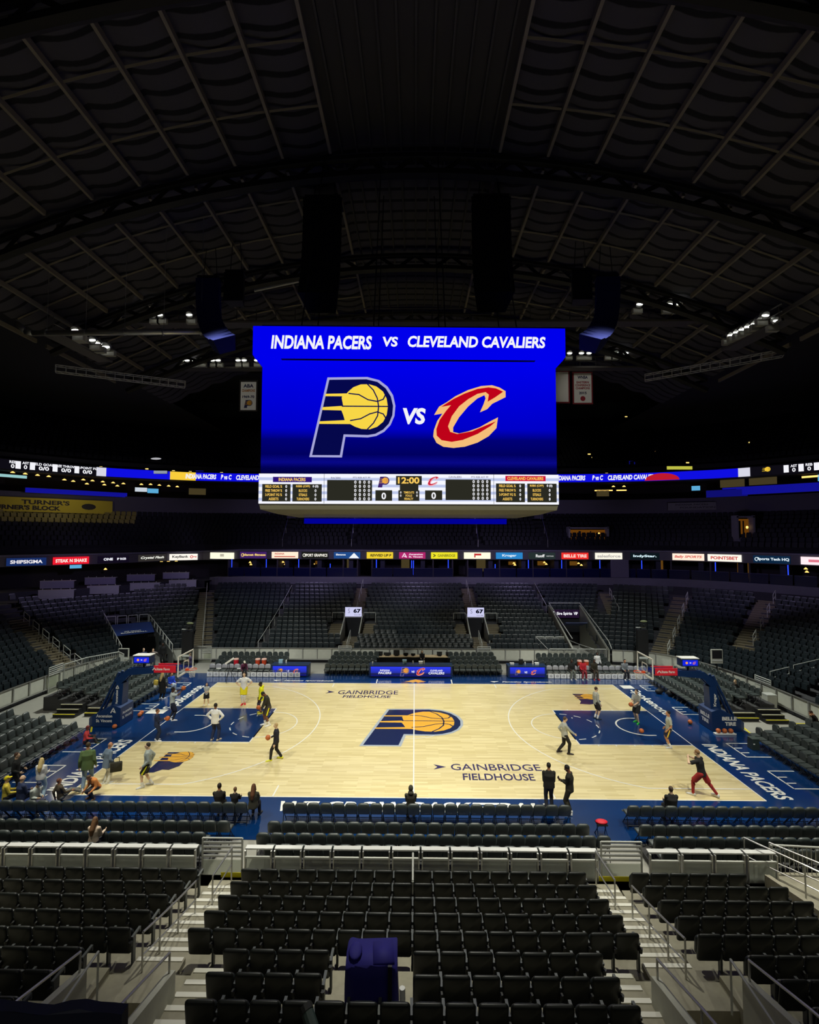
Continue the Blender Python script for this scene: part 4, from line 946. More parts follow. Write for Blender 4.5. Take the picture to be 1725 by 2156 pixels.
# ---------------------------------------------------------------- hoops
def hoop(s, name, side):
    e = empty('basketball_hoop', (s*CL, 0, 0), 0 if s > 0 else PI); tag(e, name, 'basketball hoop')
    # local +x away from the court
    m_ = MB(); m_.loft([[(2.1, -.62, .02), (2.1, .62, .02), (2.1, .62, 1.05), (2.1, -.62, 1.05)], [(2.55, -.62, .02), (2.55, .62, .02), (2.55, .62, 1.2), (2.55, -.62, 1.2)], [(3.7, -.62, .02), (3.7, .62, .02), (3.7, .62, .62), (3.7, -.62, .62)], [(3.9, -.55, .1), (3.9, .55, .1), (3.9, .55, .45), (3.9, -.55, .45)]]); base = m_.build('base_pad', M_navypad, e)
    m_ = MB(); m_.loft([[(2.25, -.3, 1.0), (2.25, .3, 1.0), (2.85, .3, 1.0), (2.85, -.3, 1.0)], [(2.2, -.26, 2.3), (2.2, .26, 2.3), (2.6, .26, 2.3), (2.6, -.26, 2.3)]]); post = m_.build('upright_pad', M_navypad, e)
    m_ = MB(); m_.tube([(3.6, .22, .55), (2.5, .16, 2.9)], .07, 8); m_.tube([(3.6, -.22, .55), (2.5, -.16, 2.9)], .07, 8); m_.build('brace', M_navypad, e)
    m_ = MB()
    for q in (-1, 1): m_.loft([[(2.5, q*.16-.07, 2.1), (2.5, q*.16+.07, 2.1), (2.75, q*.16+.07, 2.5), (2.75, q*.16-.07, 2.5)], [(1.9, q*.16-.07, 2.75), (1.9, q*.16+.07, 2.75), (2.0, q*.16+.07, 3.1), (2.0, q*.16-.07, 3.1)], [(-1.0, q*.16-.07, 3.0), (-1.0, q*.16+.07, 3.0), (-1.0, q*.16+.07, 3.28), (-1.0, q*.16-.07, 3.28)]])
    m_.box((.5, 0, 3.1), (2.6, .3, .1)); m_.build('arm', M_navypad, e)
    m_ = MB(); m_.box((-.15, -.24, 3.12), (1.25, .05, .38)); m_.box((-.15, .24, 3.12), (1.25, .05, .38)); m_.box((-.15, 0, 2.93), (1.25, .5, .05)); rp_ = m_.build('arm_pad', M_red, e)
    ux = Vector((s, 0, 0)); fy = -.24*1 if s > 0 else .24
    m_ = MB(); put_text(m_, 'State Farm', (-.05, fy+(-.03 if s > 0 else .03), 3.12), ux, Z, .75, .14, bold=.03); m_.build('lettering', M_white, rp_)
    m_ = MB(); put_stroke(m_, [(-.1, -.06), (.0, .06), (.1, -.06)], .05, (-.05-ux.x*.5, fy+(-.03 if s > 0 else .03), 3.12), ux, Z); m_.build('emblem', M_white, rp_)
    bx = -1.22
    m_ = MB(); m_.box((bx, 0, 3.43), (.02, 1.83, 1.07)); m_.build('backboard_glass', glass, e)
    m_ = MB()
    for q in (-1, 1): m_.box((bx, q*.90, 3.43), (.05, .06, 1.12)); m_.box((bx, 0, 3.43+q*.53), (.05, 1.83, .06)); m_.box((bx-.02, q*.295, 3.31), (.01, .05, .46)); m_.box((bx-.02, 0, 3.31+q*.215), (.01, .62, .05))
    m_.build('backboard_frame', M_white, e)
    m_ = MB(); m_.box((bx-.01, 0, 2.88), (.07, 1.83, .07)); m_.build('lower_pad', M_white, e)
    rx = bx-.38
    m_ = MB(); m_.tube([(rx+.235*math.cos(2*PI*k/20), .235*math.sin(2*PI*k/20), 3.05) for k in range(21)], .017, 6); m_.box((bx-.09, 0, 3.03), (.16, .14, .1)); m_.build('rim', M_orange, e)
    m_ = MB()
    for k in range(12):
        for d in (1, -1):
            pts = []
            for j in range(5):
                r = .235-.1*math.sin(j/4*PI/2); a_ = 2*PI*(k+d*j*.5)/12; pts.append((rx+r*math.cos(a_), r*math.sin(a_), 3.05-.45*j/4))
            m_.tube(pts, .006, 3)
    m_.build('net', M_net, e)
    # side lettering
    fyb = -.63 if s > 0 else .63; off = -.008 if s > 0 else .008
    m_ = MB()
    if s < 0:
        put_text(m_, 'Ascension', (3.0, fyb+off, .62), ux, Z, .9, .17, bold=.02); put_text(m_, 'St. Vincent', (3.0, fyb+off, .36), ux, Z, .9, .17, bold=.02)
        put_stroke(m_, [(-.13, -.13), (0, .14), (.13, -.13), (-.02, -.04)], .05, (2.5, fyb+off, .92), ux, Z)
        put_text(m_, 'Ascension', (2.09, 0, .72), (0, -1, 0), Z, .9, .16, bold=.02); put_text(m_, 'St. Vincent', (2.09, 0, .46), (0, -1, 0), Z, .9, .16, bold=.02)
    else:
        put_text(m_, 'BELLE', (3.05, fyb+off, .70), ux, Z, .8, .2, bold=.05); put_text(m_, 'TIRE', (3.1, fyb+off, .42), ux, Z, .6, .2, bold=.05)
        put_text(m_, 'BELLE', (2.09, 0, .72), (0, -1, 0), Z, .85, .2, bold=.05); put_text(m_, 'TIRE', (2.09, 0, .42), (0, -1, 0), Z, .65, .2, bold=.05)
    m_.build('pad_lettering', M_white, base)
    m_ = MB(); 
    if s < 0: put_text(m_, 'Ascension', (2.53, .31, 1.55), Z, -ux, .8, .14, bold=.03); put_stroke(m_, [(-.08, -.06), (0, .1), (.08, -.06), (-.08, -.06)], .05, (2.5, .315, 2.1), ux, Z)
    else: put_text(m_, 'Kroger', (2.5, -.315, 1.6), Z, -ux, .7, .2, bold=.03)
    m_.build('upright_lettering', M_white, post)
    # shot clock on the arm
    m_ = MB(); m_.box((1.2, 0, 3.62), (.95, .5, .42)); ck = m_.build('shot_clock', M_navypad, e)
    m_ = MB(); m_.tube([(1.2, 0, 3.1), (1.2, 0, 3.45)], .05); m_.build('clock_stem', M_black, ck)
    m_ = MB(); fy2 = -.255 if s > 0 else .255; m_.box((1.2, fy2, 3.62), (.84, .02, .3)); sc = m_.build('clock_screen', emit('clock_blue', S(25, 40, 225)), ck)
    m_ = MB(); m_.ball((1.2-ux.x*.2, fy2*1.05, 3.62), (.07, .012, .07)); m_.build('ball_emblem', L_orange, sc)
    m_ = MB(); c_logo((1.2+ux.x*.22, fy2*1.06, 3.62), ux, Z, .15, sc, (L_cream, L_wine), .001)
    m_ = MB(); put_text(m_, 'VS', (1.2, fy2*1.06, 3.62), ux, Z, .1, .06, bold=.04); m_.build('lettering', L_white, sc)
    m_ = MB(); m_.box((1.2, 0, 3.86), (1.0, .55, .04)); m_.build('clock_lid', M_white, ck)
def glass_mat():
    m = bpy.data.materials.new('backboard_glass'); m.use_nodes = True; nt = m.node_tree; nt.nodes.clear()
    tr = nt.nodes.new('ShaderNodeBsdfTransparent'); gl = nt.nodes.new('ShaderNodeBsdfGlossy'); gl.inputs['Roughness'].default_value = .05; mx = nt.nodes.new('ShaderNodeMixShader'); mx.inputs[0].default_value = .07; o = nt.nodes.new('ShaderNodeOutputMaterial')
    tr.inputs[0].default_value = (.93, .96, .95, 1); nt.links.new(tr.outputs[0], mx.inputs[1]); nt.links.new(gl.outputs[0], mx.inputs[2]); nt.links.new(mx.outputs[0], o.inputs[0]); return m
glass = glass_mat()
hoop(-1, 'left basketball hoop on a navy stanchion with Ascension St. Vincent pads', 'left'); hoop(1, 'right basketball hoop on a navy stanchion with Belle Tire pads', 'right')

# ---------------------------------------------------------------- balls
M_ball = mat('basketball_leather', S(205, 110, 55), .55, noise=.1, nscale=60)
def ball_obj(loc, label):
    e = empty('basketball', loc); tag(e, label, 'basketball', 'basketballs')
    m_ = MB(); m_.ball((0, 0, 0), .125, 18, 12); m_.build('ball_skin', M_ball, e, True)
    m_ = MB(); r = .1255
    for ax in range(3): m_.tube([Matrix.Rotation(.4, 3, 'X') @ Vector([(r*math.cos(a_), r*math.sin(a_), 0), (0, r*math.cos(a_), r*math.sin(a_)), (r*math.sin(a_), 0, r*math.cos(a_))][ax]) for a_ in [2*PI*k/20 for k in range(21)]], .0025, 3)
    m_.build('seam', M_black, e)
for loc, lb in (((-16.6, -.82, .125), 'basketball lying in front of the left hoop base'), ((-16.22, .95, .125), 'nearer of two basketballs beside the left stanchion'), ((-16.3, 1.28, .125), 'farther of two basketballs beside the left stanchion'),
                ((12.15, -1.5, .35), 'basketball bouncing in the right key'), ((15.8, .4, .125), 'lone basketball on the blue floor by the right baseline'),
                ((16.53, -1.0, .19), 'leftmost of three basketballs on the rack by the right stanchion'), ((16.87, -1.0, .19), 'middle of three basketballs on the rack by the right stanchion'), ((17.2, -1.0, .19), 'rightmost of three basketballs on the rack by the right stanchion')):
    ball_obj(loc, lb)
m_ = MB(); m_.box((16.87, -1.0, .035), (1.1, .26, .05)); m_.box((16.87, -1.12, .06), (1.1, .03, .07)); tag(m_.build('ball_rack', M_white), 'low white rack under three basketballs by the right stanchion', 'rack')

# ---------------------------------------------------------------- portable steps and oddments on the floor
def steps(loc, rz, n, label):
    e = empty('portable_steps', loc, rz); tag(e, label, 'steps')
    for k in range(n):
        m_ = MB(); m_.box((0, .32*k, .09+.09*k), (1.3, .34, .18+.18*k)); o = m_.build('step', M_black, e)
        m_ = MB(); m_.box((0, .32*k-.16, .185+.18*k), (1.3, .06, .02)); m_.build('edge_strip', M_yellow if k == 0 else mat('pale_tape', (.7, .66, .45), .6), o)
steps((-20.6, .9, 0), 0, 3, 'black portable steps with taped edges in the left chair gap'); steps((-18.9, 1.15, 0), 0, 2, 'lower black steps beside the left stanchion')
steps((20.9, .75, 0), 0, 3, 'black portable steps with taped edges in the right chair gap'); steps((19.4, 1.05, 0), 0, 2, 'lower black steps beside the right stanchion')
for (x0, y0, x1, y1, nm) in ((-17.6, -1.3, -19.0, 1.0, 'left'), (18.2, -1.6, 18.6, .3, 'right'), (21.6, .6, 24.5, .55, 'far right')):
    m_ = MB(); cstroke(m_, [(x0, y0), (x1, y1)], .09, .004); tag(m_.build('floor_tape', M_yellow), 'strip of yellow tape on the %s concrete floor' % nm, 'tape', kind='thing')
m_ = MB(); m_.box((21.6, 1.9, .012), (.8, .5, .02)); m_.box((21.62, 1.9, .026), (.7, .42, .01)); tag(m_.build('paper_sheet', M_white), 'white sheet lying on the right concrete floor', 'paper')
bx = empty('equipment_case', (17.2, -2.75, 0)); tag(bx, 'dark green upright case in the painted bay by the right end-line chairs', 'case')
m_ = MB(); m_.box((0, 0, .26), (.36, .4, .5), taper=.92); m_.build('body', mat('case_green', (.03, .045, .04), .5), bx); m_ = MB(); m_.box((0, 0, .53), (.36, .4, .05)); m_.build('lid', mat('case_lid', (.06, .08, .07), .5), bx); m_ = MB(); m_.box((-.1, -.2, .3), (.08, .02, .05)); m_.build('clasp', M_white, bx)
for k, (x, y, r) in enumerate(((17.3, 5.2, .3), (17.6, 4.3, .34), (16.7, 5.7, .22))):
    e = empty('equipment_bag', (x, y, 0)); tag(e, ('black kit bag with red and white badge by the far right chairs', 'larger plain black kit bag nearest the right stanchion', 'small grey kit case at the far right baseline')[k], 'bag', 'kit bags')
    m_ = MB(); m_.ball((0, 0, r*.75), (r*1.2, r*.8, r*.75), 14, 9); m_.build('body', M_black, e, True)
    m_ = MB(); m_.tube([(-r*.6, 0, r*1.35), (-r*.3, 0, r*1.75), (r*.3, 0, r*1.75), (r*.6, 0, r*1.35)], .018, 5); m_.build('strap', M_plastic, e)
    if k == 0: m_ = MB(); m_.box((0, -r*.75, r*1.0), (.16, .03, .1), rx=.4); m_.build('badge', M_red, e)
st = empty('camera_stool', (6.75, -10.0, 0)); tag(st, 'folding stool with a red cushion in the right gap of the near chairs', 'stool')
m_ = MB(); m_.ball((0, 0, .50), (.22, .15, .06), 14, 8); m_.build('cushion', M_red, st, True)
m_ = MB(); m_.box((0, 0, .44), (.36, .3, .05)); m_.build('seat_plate', M_black, st)
for q in (-1, 1):
    m_ = MB(); m_.tube([(q*.18, -.15, 0), (q*.12, .12, .44)], .016); m_.tube([(q*.18, .18, 0), (q*.12, -.1, .44)], .016); m_.build('leg', M_navypad, st)
# press photographers' tripod behind the left baseline
tp = empty('camera_tripod', (-13.6, 7.9, 0)); tag(tp, 'black tripod with a tilted white panel in front of the left bench', 'tripod')
for k in range(3):
    m_ = MB(); a_ = 2*PI*k/3+.4; m_.tube([(.45*math.cos(a_), .45*math.sin(a_), 0), (0, 0, .95)], .018); m_.build('leg', M_black, tp)
m_ = MB(); m_.tube([(0, 0, .9), (0, 0, 1.35)], .022); m_.build('column', M_black, tp)
m_ = MB(); m_.box((.0, 0, 1.5), (.75, .06, .13)); o = m_.build('panel', M_white, tp); o.rotation_euler = (0, -.6, 0); o.location = (.85, 0, .25)
# stands with screens and towers
def tower(x, y, h, label, glassy):
    e = empty('camera_tower', (x, y, 0)); tag(e, label, 'camera stand')
    m_ = MB(); m_.box((0, 0, h*.5+.2), (.85, .35, h*.66)); m_.build('body', M_black, e)
    m_ = MB(); m_.box((0, 0, .15), (.95, .6, .3)); m_.build('base', M_black, e)
    m_ = MB(); m_.box((0, -.19, .9), (.7, .02, .16)); m_.build('white_label', M_white, e)
    for q in (-1, 1):
        m_ = MB(); m_.tube([(q*.43, 0, 0), (q*.43, 0, h*.92)], .03); m_.build('post', M_black, e)
    m_ = MB(); m_.box((.1, 0, h+.0), (.5, .3, .24)); m_.cone((.1, -.15, h), .08, (.1, -.38, h), .1, 10); m_.build('camera_head', M_plastic, e)
    m_ = MB(); m_.ball((.15, 0, h+.28), (.3, .14, .1), 10, 6); m_.build('camera_cover', mat('camouflage_cover', (.18, .2, .10), .8, noise=.5, nscale=14), e)
    m_ = MB(); m_.box((-.1, 0, h-.2), (.8, .1, .05)); m_.build('tray', M_rail, e)
tower(-18.6, 11.9, 3.2, 'tall black broadcast camera stand beside the left tunnel', True); tower(18.55, 12.0, 3.5, 'tall black broadcast camera stand beside the far right corner', True)
for (x, y, z0, lb) in ((21.9, 7.7, 0, 'grey monitor on a pole behind the right hoop'), (-22.9, 10.3, 0, 'grey framed display case at the left tunnel mouth')):
    e = empty('floor_monitor', (x, y, z0)); tag(e, lb, 'monitor')
    m_ = MB(); m_.tube([(0, 0, 0), (0, 0, 1.6 if x > 0 else .9)], .05); m_.box((0, 0, .03), (.7, .5, .06)); m_.build('pole', M_black, e)
    m_ = MB(); dz = -.75 if x < 0 else 0; m_.box((0, 0, 2.05+dz), (.82, .1, 1.0)); m_.build('frame', M_panel, e); m_ = MB(); m_.box((0, -.055, 2.2+dz), (.7, .02, .58)); m_.build('display', M_dark, e); m_ = MB(); m_.box((0, -.06, 1.77+dz), (.72, .03, .1)); m_.build('light_strip', M_white, e)
bn = empty('rubbish_bin', (22.2, 3.0, 0)); tag(bn, 'grey bin against the right barrier wall', 'bin'); m_ = MB(); m_.box((0, 0, .42), (.55, .5, .84), taper=1.06); m_.build('body', M_panel, bn); m_ = MB(); m_.box((0, 0, .87), (.6, .55, .08)); m_.build('lid', M_rail, bn)
# ---------------------------------------------------------------- near drink-rail counters and gates
def counter(x0, x1, label):
    e = empty('drink_rail', ((x0+x1)/2, -13.0, 0)); w_ = x1-x0; tag(e, label, 'counter', 'near drink rail counters')
    m_ = MB(); m_.box((0, .02, 1.36), (w_, .17, .04)); m_.build('counter_top', mat('counter_white', (.72, .72, .70), .35), e)
    m_ = MB(); m_.box((0, -.13, 1.17), (w_-.03, .06, .05)); m_.build('lower_rail', M_rail, e)
    m_ = MB(); m_.box((0, -.1, .66), (w_-.04, .03, 1.0)); m_.build('panel', M_frost, e)
    for q in (-1, 1):
        m_ = MB(); m_.box((q*(w_/2-.02), -.1, .7), (.04, .09, 1.3)); m_.build('bracket', M_steel, e)
k = 0
for nm, x0, x1, n in (('left', -15.6, -6.45, 11), ('centre', -5.05, 5.5, 12), ('right', 6.95, 10.75, 4)):
    for j in range(n):
        a = x0+(x1-x0)*j/n; counter(a+.03, x0+(x1-x0)*(j+1)/n-.03, 'white topped drink counter, %s from left along the near %s barrier' % (ordn(j+1), nm))
def gate(x, y, w_, z0, label, rot=0, n=5):
    e = empty('barrier_gate', (x, y, 0), rot); tag(e, label, 'gate')
    m_ = MB(); m_.tube([(-w_/2, 0, .1), (-w_/2, 0, z0), (w_/2, 0, z0), (w_/2, 0, .1)], .03); m_.build('gate_frame', M_rail, e)
    for q in range(1, n):
        m_ = MB(); m_.box((0, 0, z0-.13*q), (w_, .05, .05)); m_.build('bar', M_rail, e)
    m_ = MB(); m_.box((0, .03, (z0-.13*n)/2), (w_, .03, z0-.13*n)); m_.build('panel', M_frost, e)
    return e
for s, nm in ((-1, 'left'), (1, 'right')):
    gate(-5.75 if s < 0 else 6.22, -12.95, 1.2, 1.6, 'barred white gate at the foot of the %s near aisle' % nm)
    m_ = MB(); m_.box((s*5.75+(.2 if s > 0 else .6), -13.09, .62), (1.15, .012, .15)); tag(m_.build('safety_strip', M_yellow), 'yellow reflective strip on the panel below the %s near gate' % nm, 'strip')
    gate(s*5.85, 13.12, 1.1, 1.42, 'barred gate below the %s 67 entry in the far barrier' % nm)
gate(-17.9, 13.1, 1.5, 1.35, 'barred gate at the foot of the long left aisle'); gate(22.68, 4.2, 1.3, 1.55, 'barred white gate in the right barrier', rot=-1.5); gate(-24.75, 5.6, 1.3, 1.7, 'barred white gate beside the left barred fence', rot=1.55); gate(-25.05, -1.3, 1.5, 1.6, 'barred white gate at the left edge of the floor', rot=1.57)
for k, (a, b) in enumerate((((-24.7, 6.3), (-24.4, 8.2)), ((-24.4, 8.2), (-23.1, 10.0)), ((-23.1, 10.0), (-22.3, 9.3)))):
    picket('railing', (*a, .1), (*b, .1), 1.5, 'white barred fence panel at the left tunnel, %s from the gate' % ordn(k+1), 16)
for k in range(2): hoop_rail((23.9+1.5*k, 5.2-.1*k, zrow(1+2*k)), (1, -.25), 1.1+.5*k, .38+.15*k, 'white looped rail behind the right barrier, %s one' % ('farther', 'nearer')[k], .8)
picket('railing', (22.75, -.3, .35), (24.2, -1.4, .35), 1.0, 'barred railing at the right edge behind the barrier', 10)
# near right ramp
picket('railing', (10.85, -12.7, .45), (13.6, -12.9, .45), .95, 'white barred railing along the near right ramp', 22)
rail_run('handrail', [(10.1, -12.6, .5), (10.9, -13.9, .55), (12.3, -15.8, .5)], 1.05, 'inner sloping handrail of the near right ramp', mid=True)
rail_run('handrail', [(10.75, -12.75, .5), (11.7, -14.2, .6), (12.9, -15.9, .6)], 1.0, 'outer sloping handrail of the near right ramp', mid=True)
m_ = MB(); m_.box((12.1, -13.6, .3), (2.6, 1.8, .6)); m_.prism([(0, 0), (0, 1.0), (-3.2, 1.7), (-3.2, 0)], (10.2, -13.4, 0), Y, Z, X, .14); tag(m_.build('ramp_slab', M_step), 'concrete ramp slab and kerb at the near right corner', 'ramp', kind='structure')
m_ = MB(); m_.tube([(0, -13.35, .6), (0, -13.9, .75), (0, -14.75, 1.15)], .028); m_.tube([(0, -13.4, .6), (0, -13.4, 1.5), (0, -14.9, 1.75), (0, -14.9, .85)], .028); tag(m_.build('handrail', M_rail), 'white post rail splitting the first two rows of the near centre block', 'handrail')
m_ = MB(); m_.box((-.35, -13.12, .75), (.16, .01, .13)); tag(m_.build('notice', M_white), 'small white notice on the near centre barrier panel', 'notice')

# ---------------------------------------------------------------- scoreboard
SB = empty('scoreboard', (-.34, 0, 0), .026); tag(SB, 'giant hanging video scoreboard showing Indiana Pacers vs Cleveland Cavaliers over mid-court', 'scoreboard')
FY = -3.25
BLUE = S(0, 0, 236)
m_ = MB(); m_.box((0, 0, 16.85), (15.2, 6.36, 5.8)); m_.box((0, 0, 13.1), (15.2, 6.3, 1.5)); m_.build('housing', M_black, SB)
M_main = screen_mat('main_screen', S(2, 2, 60), S(0, 0, 238), 2, 13.9, 19.8, [(.05, S(0, 0, 84)), (.10, S(8, 8, 135)), (.17, S(0, 0, 96)), (.30, S(0, 0, 120)), (.40, S(0, 0, 200))])
m_ = MB(); m_.box((0, FY+.1, 16.85), (15.26, .16, 5.9)); main = m_.build('main_screen', M_main, SB)
m_ = MB(); m_.box((0, FY-.12, 20.68), (16.05, .5, 1.5)); m_.box((-7.9, 0, 20.68), (.3, 6.6, 1.5)); m_.box((7.9, 0, 20.68), (.3, 6.6, 1.5)); topb = m_.build('top_screen', emit('screen_blue', BLUE, 1.0, True), SB)
m_ = MB()
fx = lambda px: (px-860)/40.94
put_text(m_, 'INDIANA PACERS', (fx(675), FY-.385, 20.60), X, Z, 5.15, .72, bold=.035, shear=.13); put_text(m_, 'VS', (fx(819), FY-.385, 20.66), X, Z, .78, .52, bold=.035, shear=.1); put_text(m_, 'CLEVELAND CAVALIERS', (fx(1001), FY-.385, 20.68), X, Z, 7.1, .6, bold=.035, shear=.13)
m_.build('lettering', L_white, topb)
fz = lambda py: 19.82-(py-755)/41.2
p_logo((fx(739.5), FY+.015, fz(877.5)), X, Z, 4.2, main, (emit('logo_silver', S(165, 165, 215)), emit('logo_navy', S(5, 8, 75)), emit('logo_yellow', S(248, 214, 70))), .004)
c_logo((fx(988), FY+.015, fz(875)), X, Z, 3.3, main, (emit('logo_cream', S(245, 190, 120)), emit('logo_wine', S(190, 2, 25))), .004)
m_ = MB(); put_text(m_, 'VS', (fx(870), FY+.01, fz(875)), X, Z, 1.18, .86, bold=.04, shear=.12); m_.build('lettering', L_white, main)
# statistics band
gz = lambda py: 13.86-(py-1000)/40.5
def stripes():
    m = bpy.data.materials.new('stat_band'); m.use_nodes = True; nt = m.node_tree; nt.nodes.clear()
    tc = nt.nodes.new('ShaderNodeTexCoord'); wv = nt.nodes.new('ShaderNodeTexWave'); wv.bands_direction = 'Z'; wv.inputs['Scale'].default_value = .9; wv.inputs['Distortion'].default_value = 1.5; wv.inputs['Detail Scale'].default_value = .15
    rp = nt.nodes.new('ShaderNodeValToRGB'); rp.color_ramp.elements[0].color = (*S(190, 200, 235), 1); rp.color_ramp.elements[0].position = .25; rp.color_ramp.elements[1].color = (*S(246, 247, 255), 1); rp.color_ramp.elements[1].position = .5
    e = nt.nodes.new('ShaderNodeEmission'); o = nt.nodes.new('ShaderNodeOutputMaterial')
    nt.links.new(tc.outputs['Object'], wv.inputs[0]); nt.links.new(wv.outputs['Fac'], rp.inputs[0]); nt.links.new(rp.outputs[0], e.inputs[0]); nt.links.new(e.outputs[0], o.inputs[0]); return m
m_ = MB(); m_.box((0, FY+.02, 13.11), (15.36, .2, 1.53)); stat = m_.build('statistics_screen', stripes(), SB)
SY = FY-.085
def pbox(mb, x0, y0, x1, y1, off=0): mb.poly([(fx(x0), SY-off, gz(y1)), (fx(x1), SY-off, gz(y1)), (fx(x1), SY-off, gz(y0)), (fx(x0), SY-off, gz(y0))])
def ptxt(mb, s, px, py, w_, h_, **k): put_text(mb, s, (fx(px), SY-.012, gz(py)), X, Z, w_/40.94, h_/40.5, **k)
dk = MB(); pu = MB(); rd = MB(); wt = MB(); gd = MB(); kt = MB()
for x0, x1 in ((553, 612), (616, 677), (1042, 1103), (1108, 1170)): pbox(dk, x0, 1021 if x0 < 800 else 1018, x1, 1057)
pbox(dk, 688, 1012, 782, 1055); pbox(dk, 936, 1010, 1031, 1053); pbox(dk, 789, 1033, 824, 1055); pbox(dk, 893, 1033, 929, 1053); pbox(dk, 832, 1003, 886, 1022); pbox(dk, 840, 1022, 879, 1033); pbox(dk, 837, 1033, 881, 1055)
pbox(dk, 681.4, 999, 682.2, 1061); pbox(dk, 1037, 999, 1037.8, 1061)
pbox(pu, 575, 1006, 656, 1017); pbox(rd, 1062, 1002, 1147, 1013)
ptxt(gd, 'INDIANA PACERS', 615, 1011.5, 56, 7, bold=.03); ptxt(gd, 'CLEVELAND CAVALIERS', 1104, 1007.5, 76, 6.5, bold=.03)
for ox, xs_ in ((0, (577, 606, 638, 665)), (1, (1066, 1096, 1128, 1156))):
    for j, (a, b) in enumerate((('FIELD GOAL %', 'REBS (OFF)'), ('FREE THROW %', 'BLOCKS'), ('3-POINT FG %', 'STEALS'), ('ASSISTS', 'TURNOVERS'))):
        y = 1026+8.6*j-ox*3*(1-j/6); ptxt(gd, a, xs_[0], y, len(a)*2.9, 5.6, bold=.02); ptxt(gd, b, xs_[2], y, len(b)*2.9, 5.6, bold=.02); ptxt(wt, '0', xs_[1]-3, y, 3.6, 6, bold=.03)
        ptxt(wt, '0 (0)' if j == 0 else '0', xs_[3]-1, y, 12 if j == 0 else 3.6, 6, bold=.03)
for x0, off in ((747, 0), (995, -2)):
    for r in range(5):
        for c in range(4): ptxt(wt, '0', x0+c*9.5, 1016.5+8.6*r+off, 4.6, 6.6, bold=.03)
    ptxt(kt, 'PTS REB AST PF', x0+13, 1007+off, 36, 3.6, bold=.02)
ptxt(kt, 'PACERS', 706, 1008, 20, 4, bold=.02); ptxt(kt, 'CAVALIERS', 956, 1005, 27, 4, bold=.02)
ptxt(wt, '0', 806.5, 1045, 9.5, 14, bold=.03); ptxt(wt, '0', 911, 1044, 9.5, 14, bold=.03); ptxt(gd, '12:00', 858.5, 1012.5, 45, 13.5, bold=.03)
for j, a in enumerate(('TIMEOUTS', 'FOULS', 'PENALTY')): ptxt(gd, a, 859, 1037.5+6.6*j, len(a)*2.7, 4.6, bold=.02)
for j in range(2): ptxt(wt, '0', 842, 1037.5+6.6*j, 3, 4.6, bold=.03); ptxt(wt, '0', 876, 1037.5+6.6*j, 3, 4.6, bold=.03)
dk.build('dark_panel', emit('led_dark', S(42, 42, 34)), stat); pu.build('name_bar', emit('led_purple', S(45, 20, 120)), stat); rd.build('name_bar', emit('led_crimson', S(205, 20, 60)), stat)
for o_, of in ((gd, 0),): pass
wt.build('lettering', L_white, stat); gd.build('lettering', emit('led_amber', S(252, 205, 95)), stat); kt.build('lettering', emit('led_grey', S(110, 110, 140)), stat)
p_logo((fx(806), SY-.004, gz(1016)), X, Z, .56, stat, (emit('logo_plum', S(60, 30, 90)), emit('logo_plum2', S(60, 35, 110)), emit('logo_amber', S(245, 175, 60))), .002)
c_logo((fx(910), SY-.004, gz(1014)), X, Z, .5, stat, (emit('logo_pink', S(240, 170, 180)), emit('logo_red', S(200, 20, 50))), .002)
m_ = MB(); m_.loft([[(-7.68, FY, 12.36), (7.68, FY, 12.36), (7.68, -FY, 12.36), (-7.68, -FY, 12.36)], [(-7.6, FY, 12.05), (7.6, FY, 12.05), (7.6, -FY, 12.05), (-7.6, -FY, 12.05)], [(-6.9, FY+.5, 11.85), (6.9, FY+.5, 11.85), (6.9, -FY-.5, 11.85), (-6.9, -FY-.5, 11.85)]][::-1])
m_.build('lower_fascia', mat('board_fascia', (.10, .09, .05), .5), SB)
m_ = MB(); m_.box((-.15, 2.2, 11.62), (12.6, .3, .32)); m_.build('under_screen', emit('under_blue', S(0, 0, 150)), SB)
m_ = MB()
for x in (-6, -2, 2, 6):
    for y in (-2, 2): m_.tube([(x, y, 21.3), (x*.8, y*.8, 32.2)], .035, 5)
m_.build('hanging_cable', M_black, SB)
m_ = MB(); m_.box((0, 0, 21.55), (15.4, 6.4, .25)); m_.build('top_frame', M_black, SB)

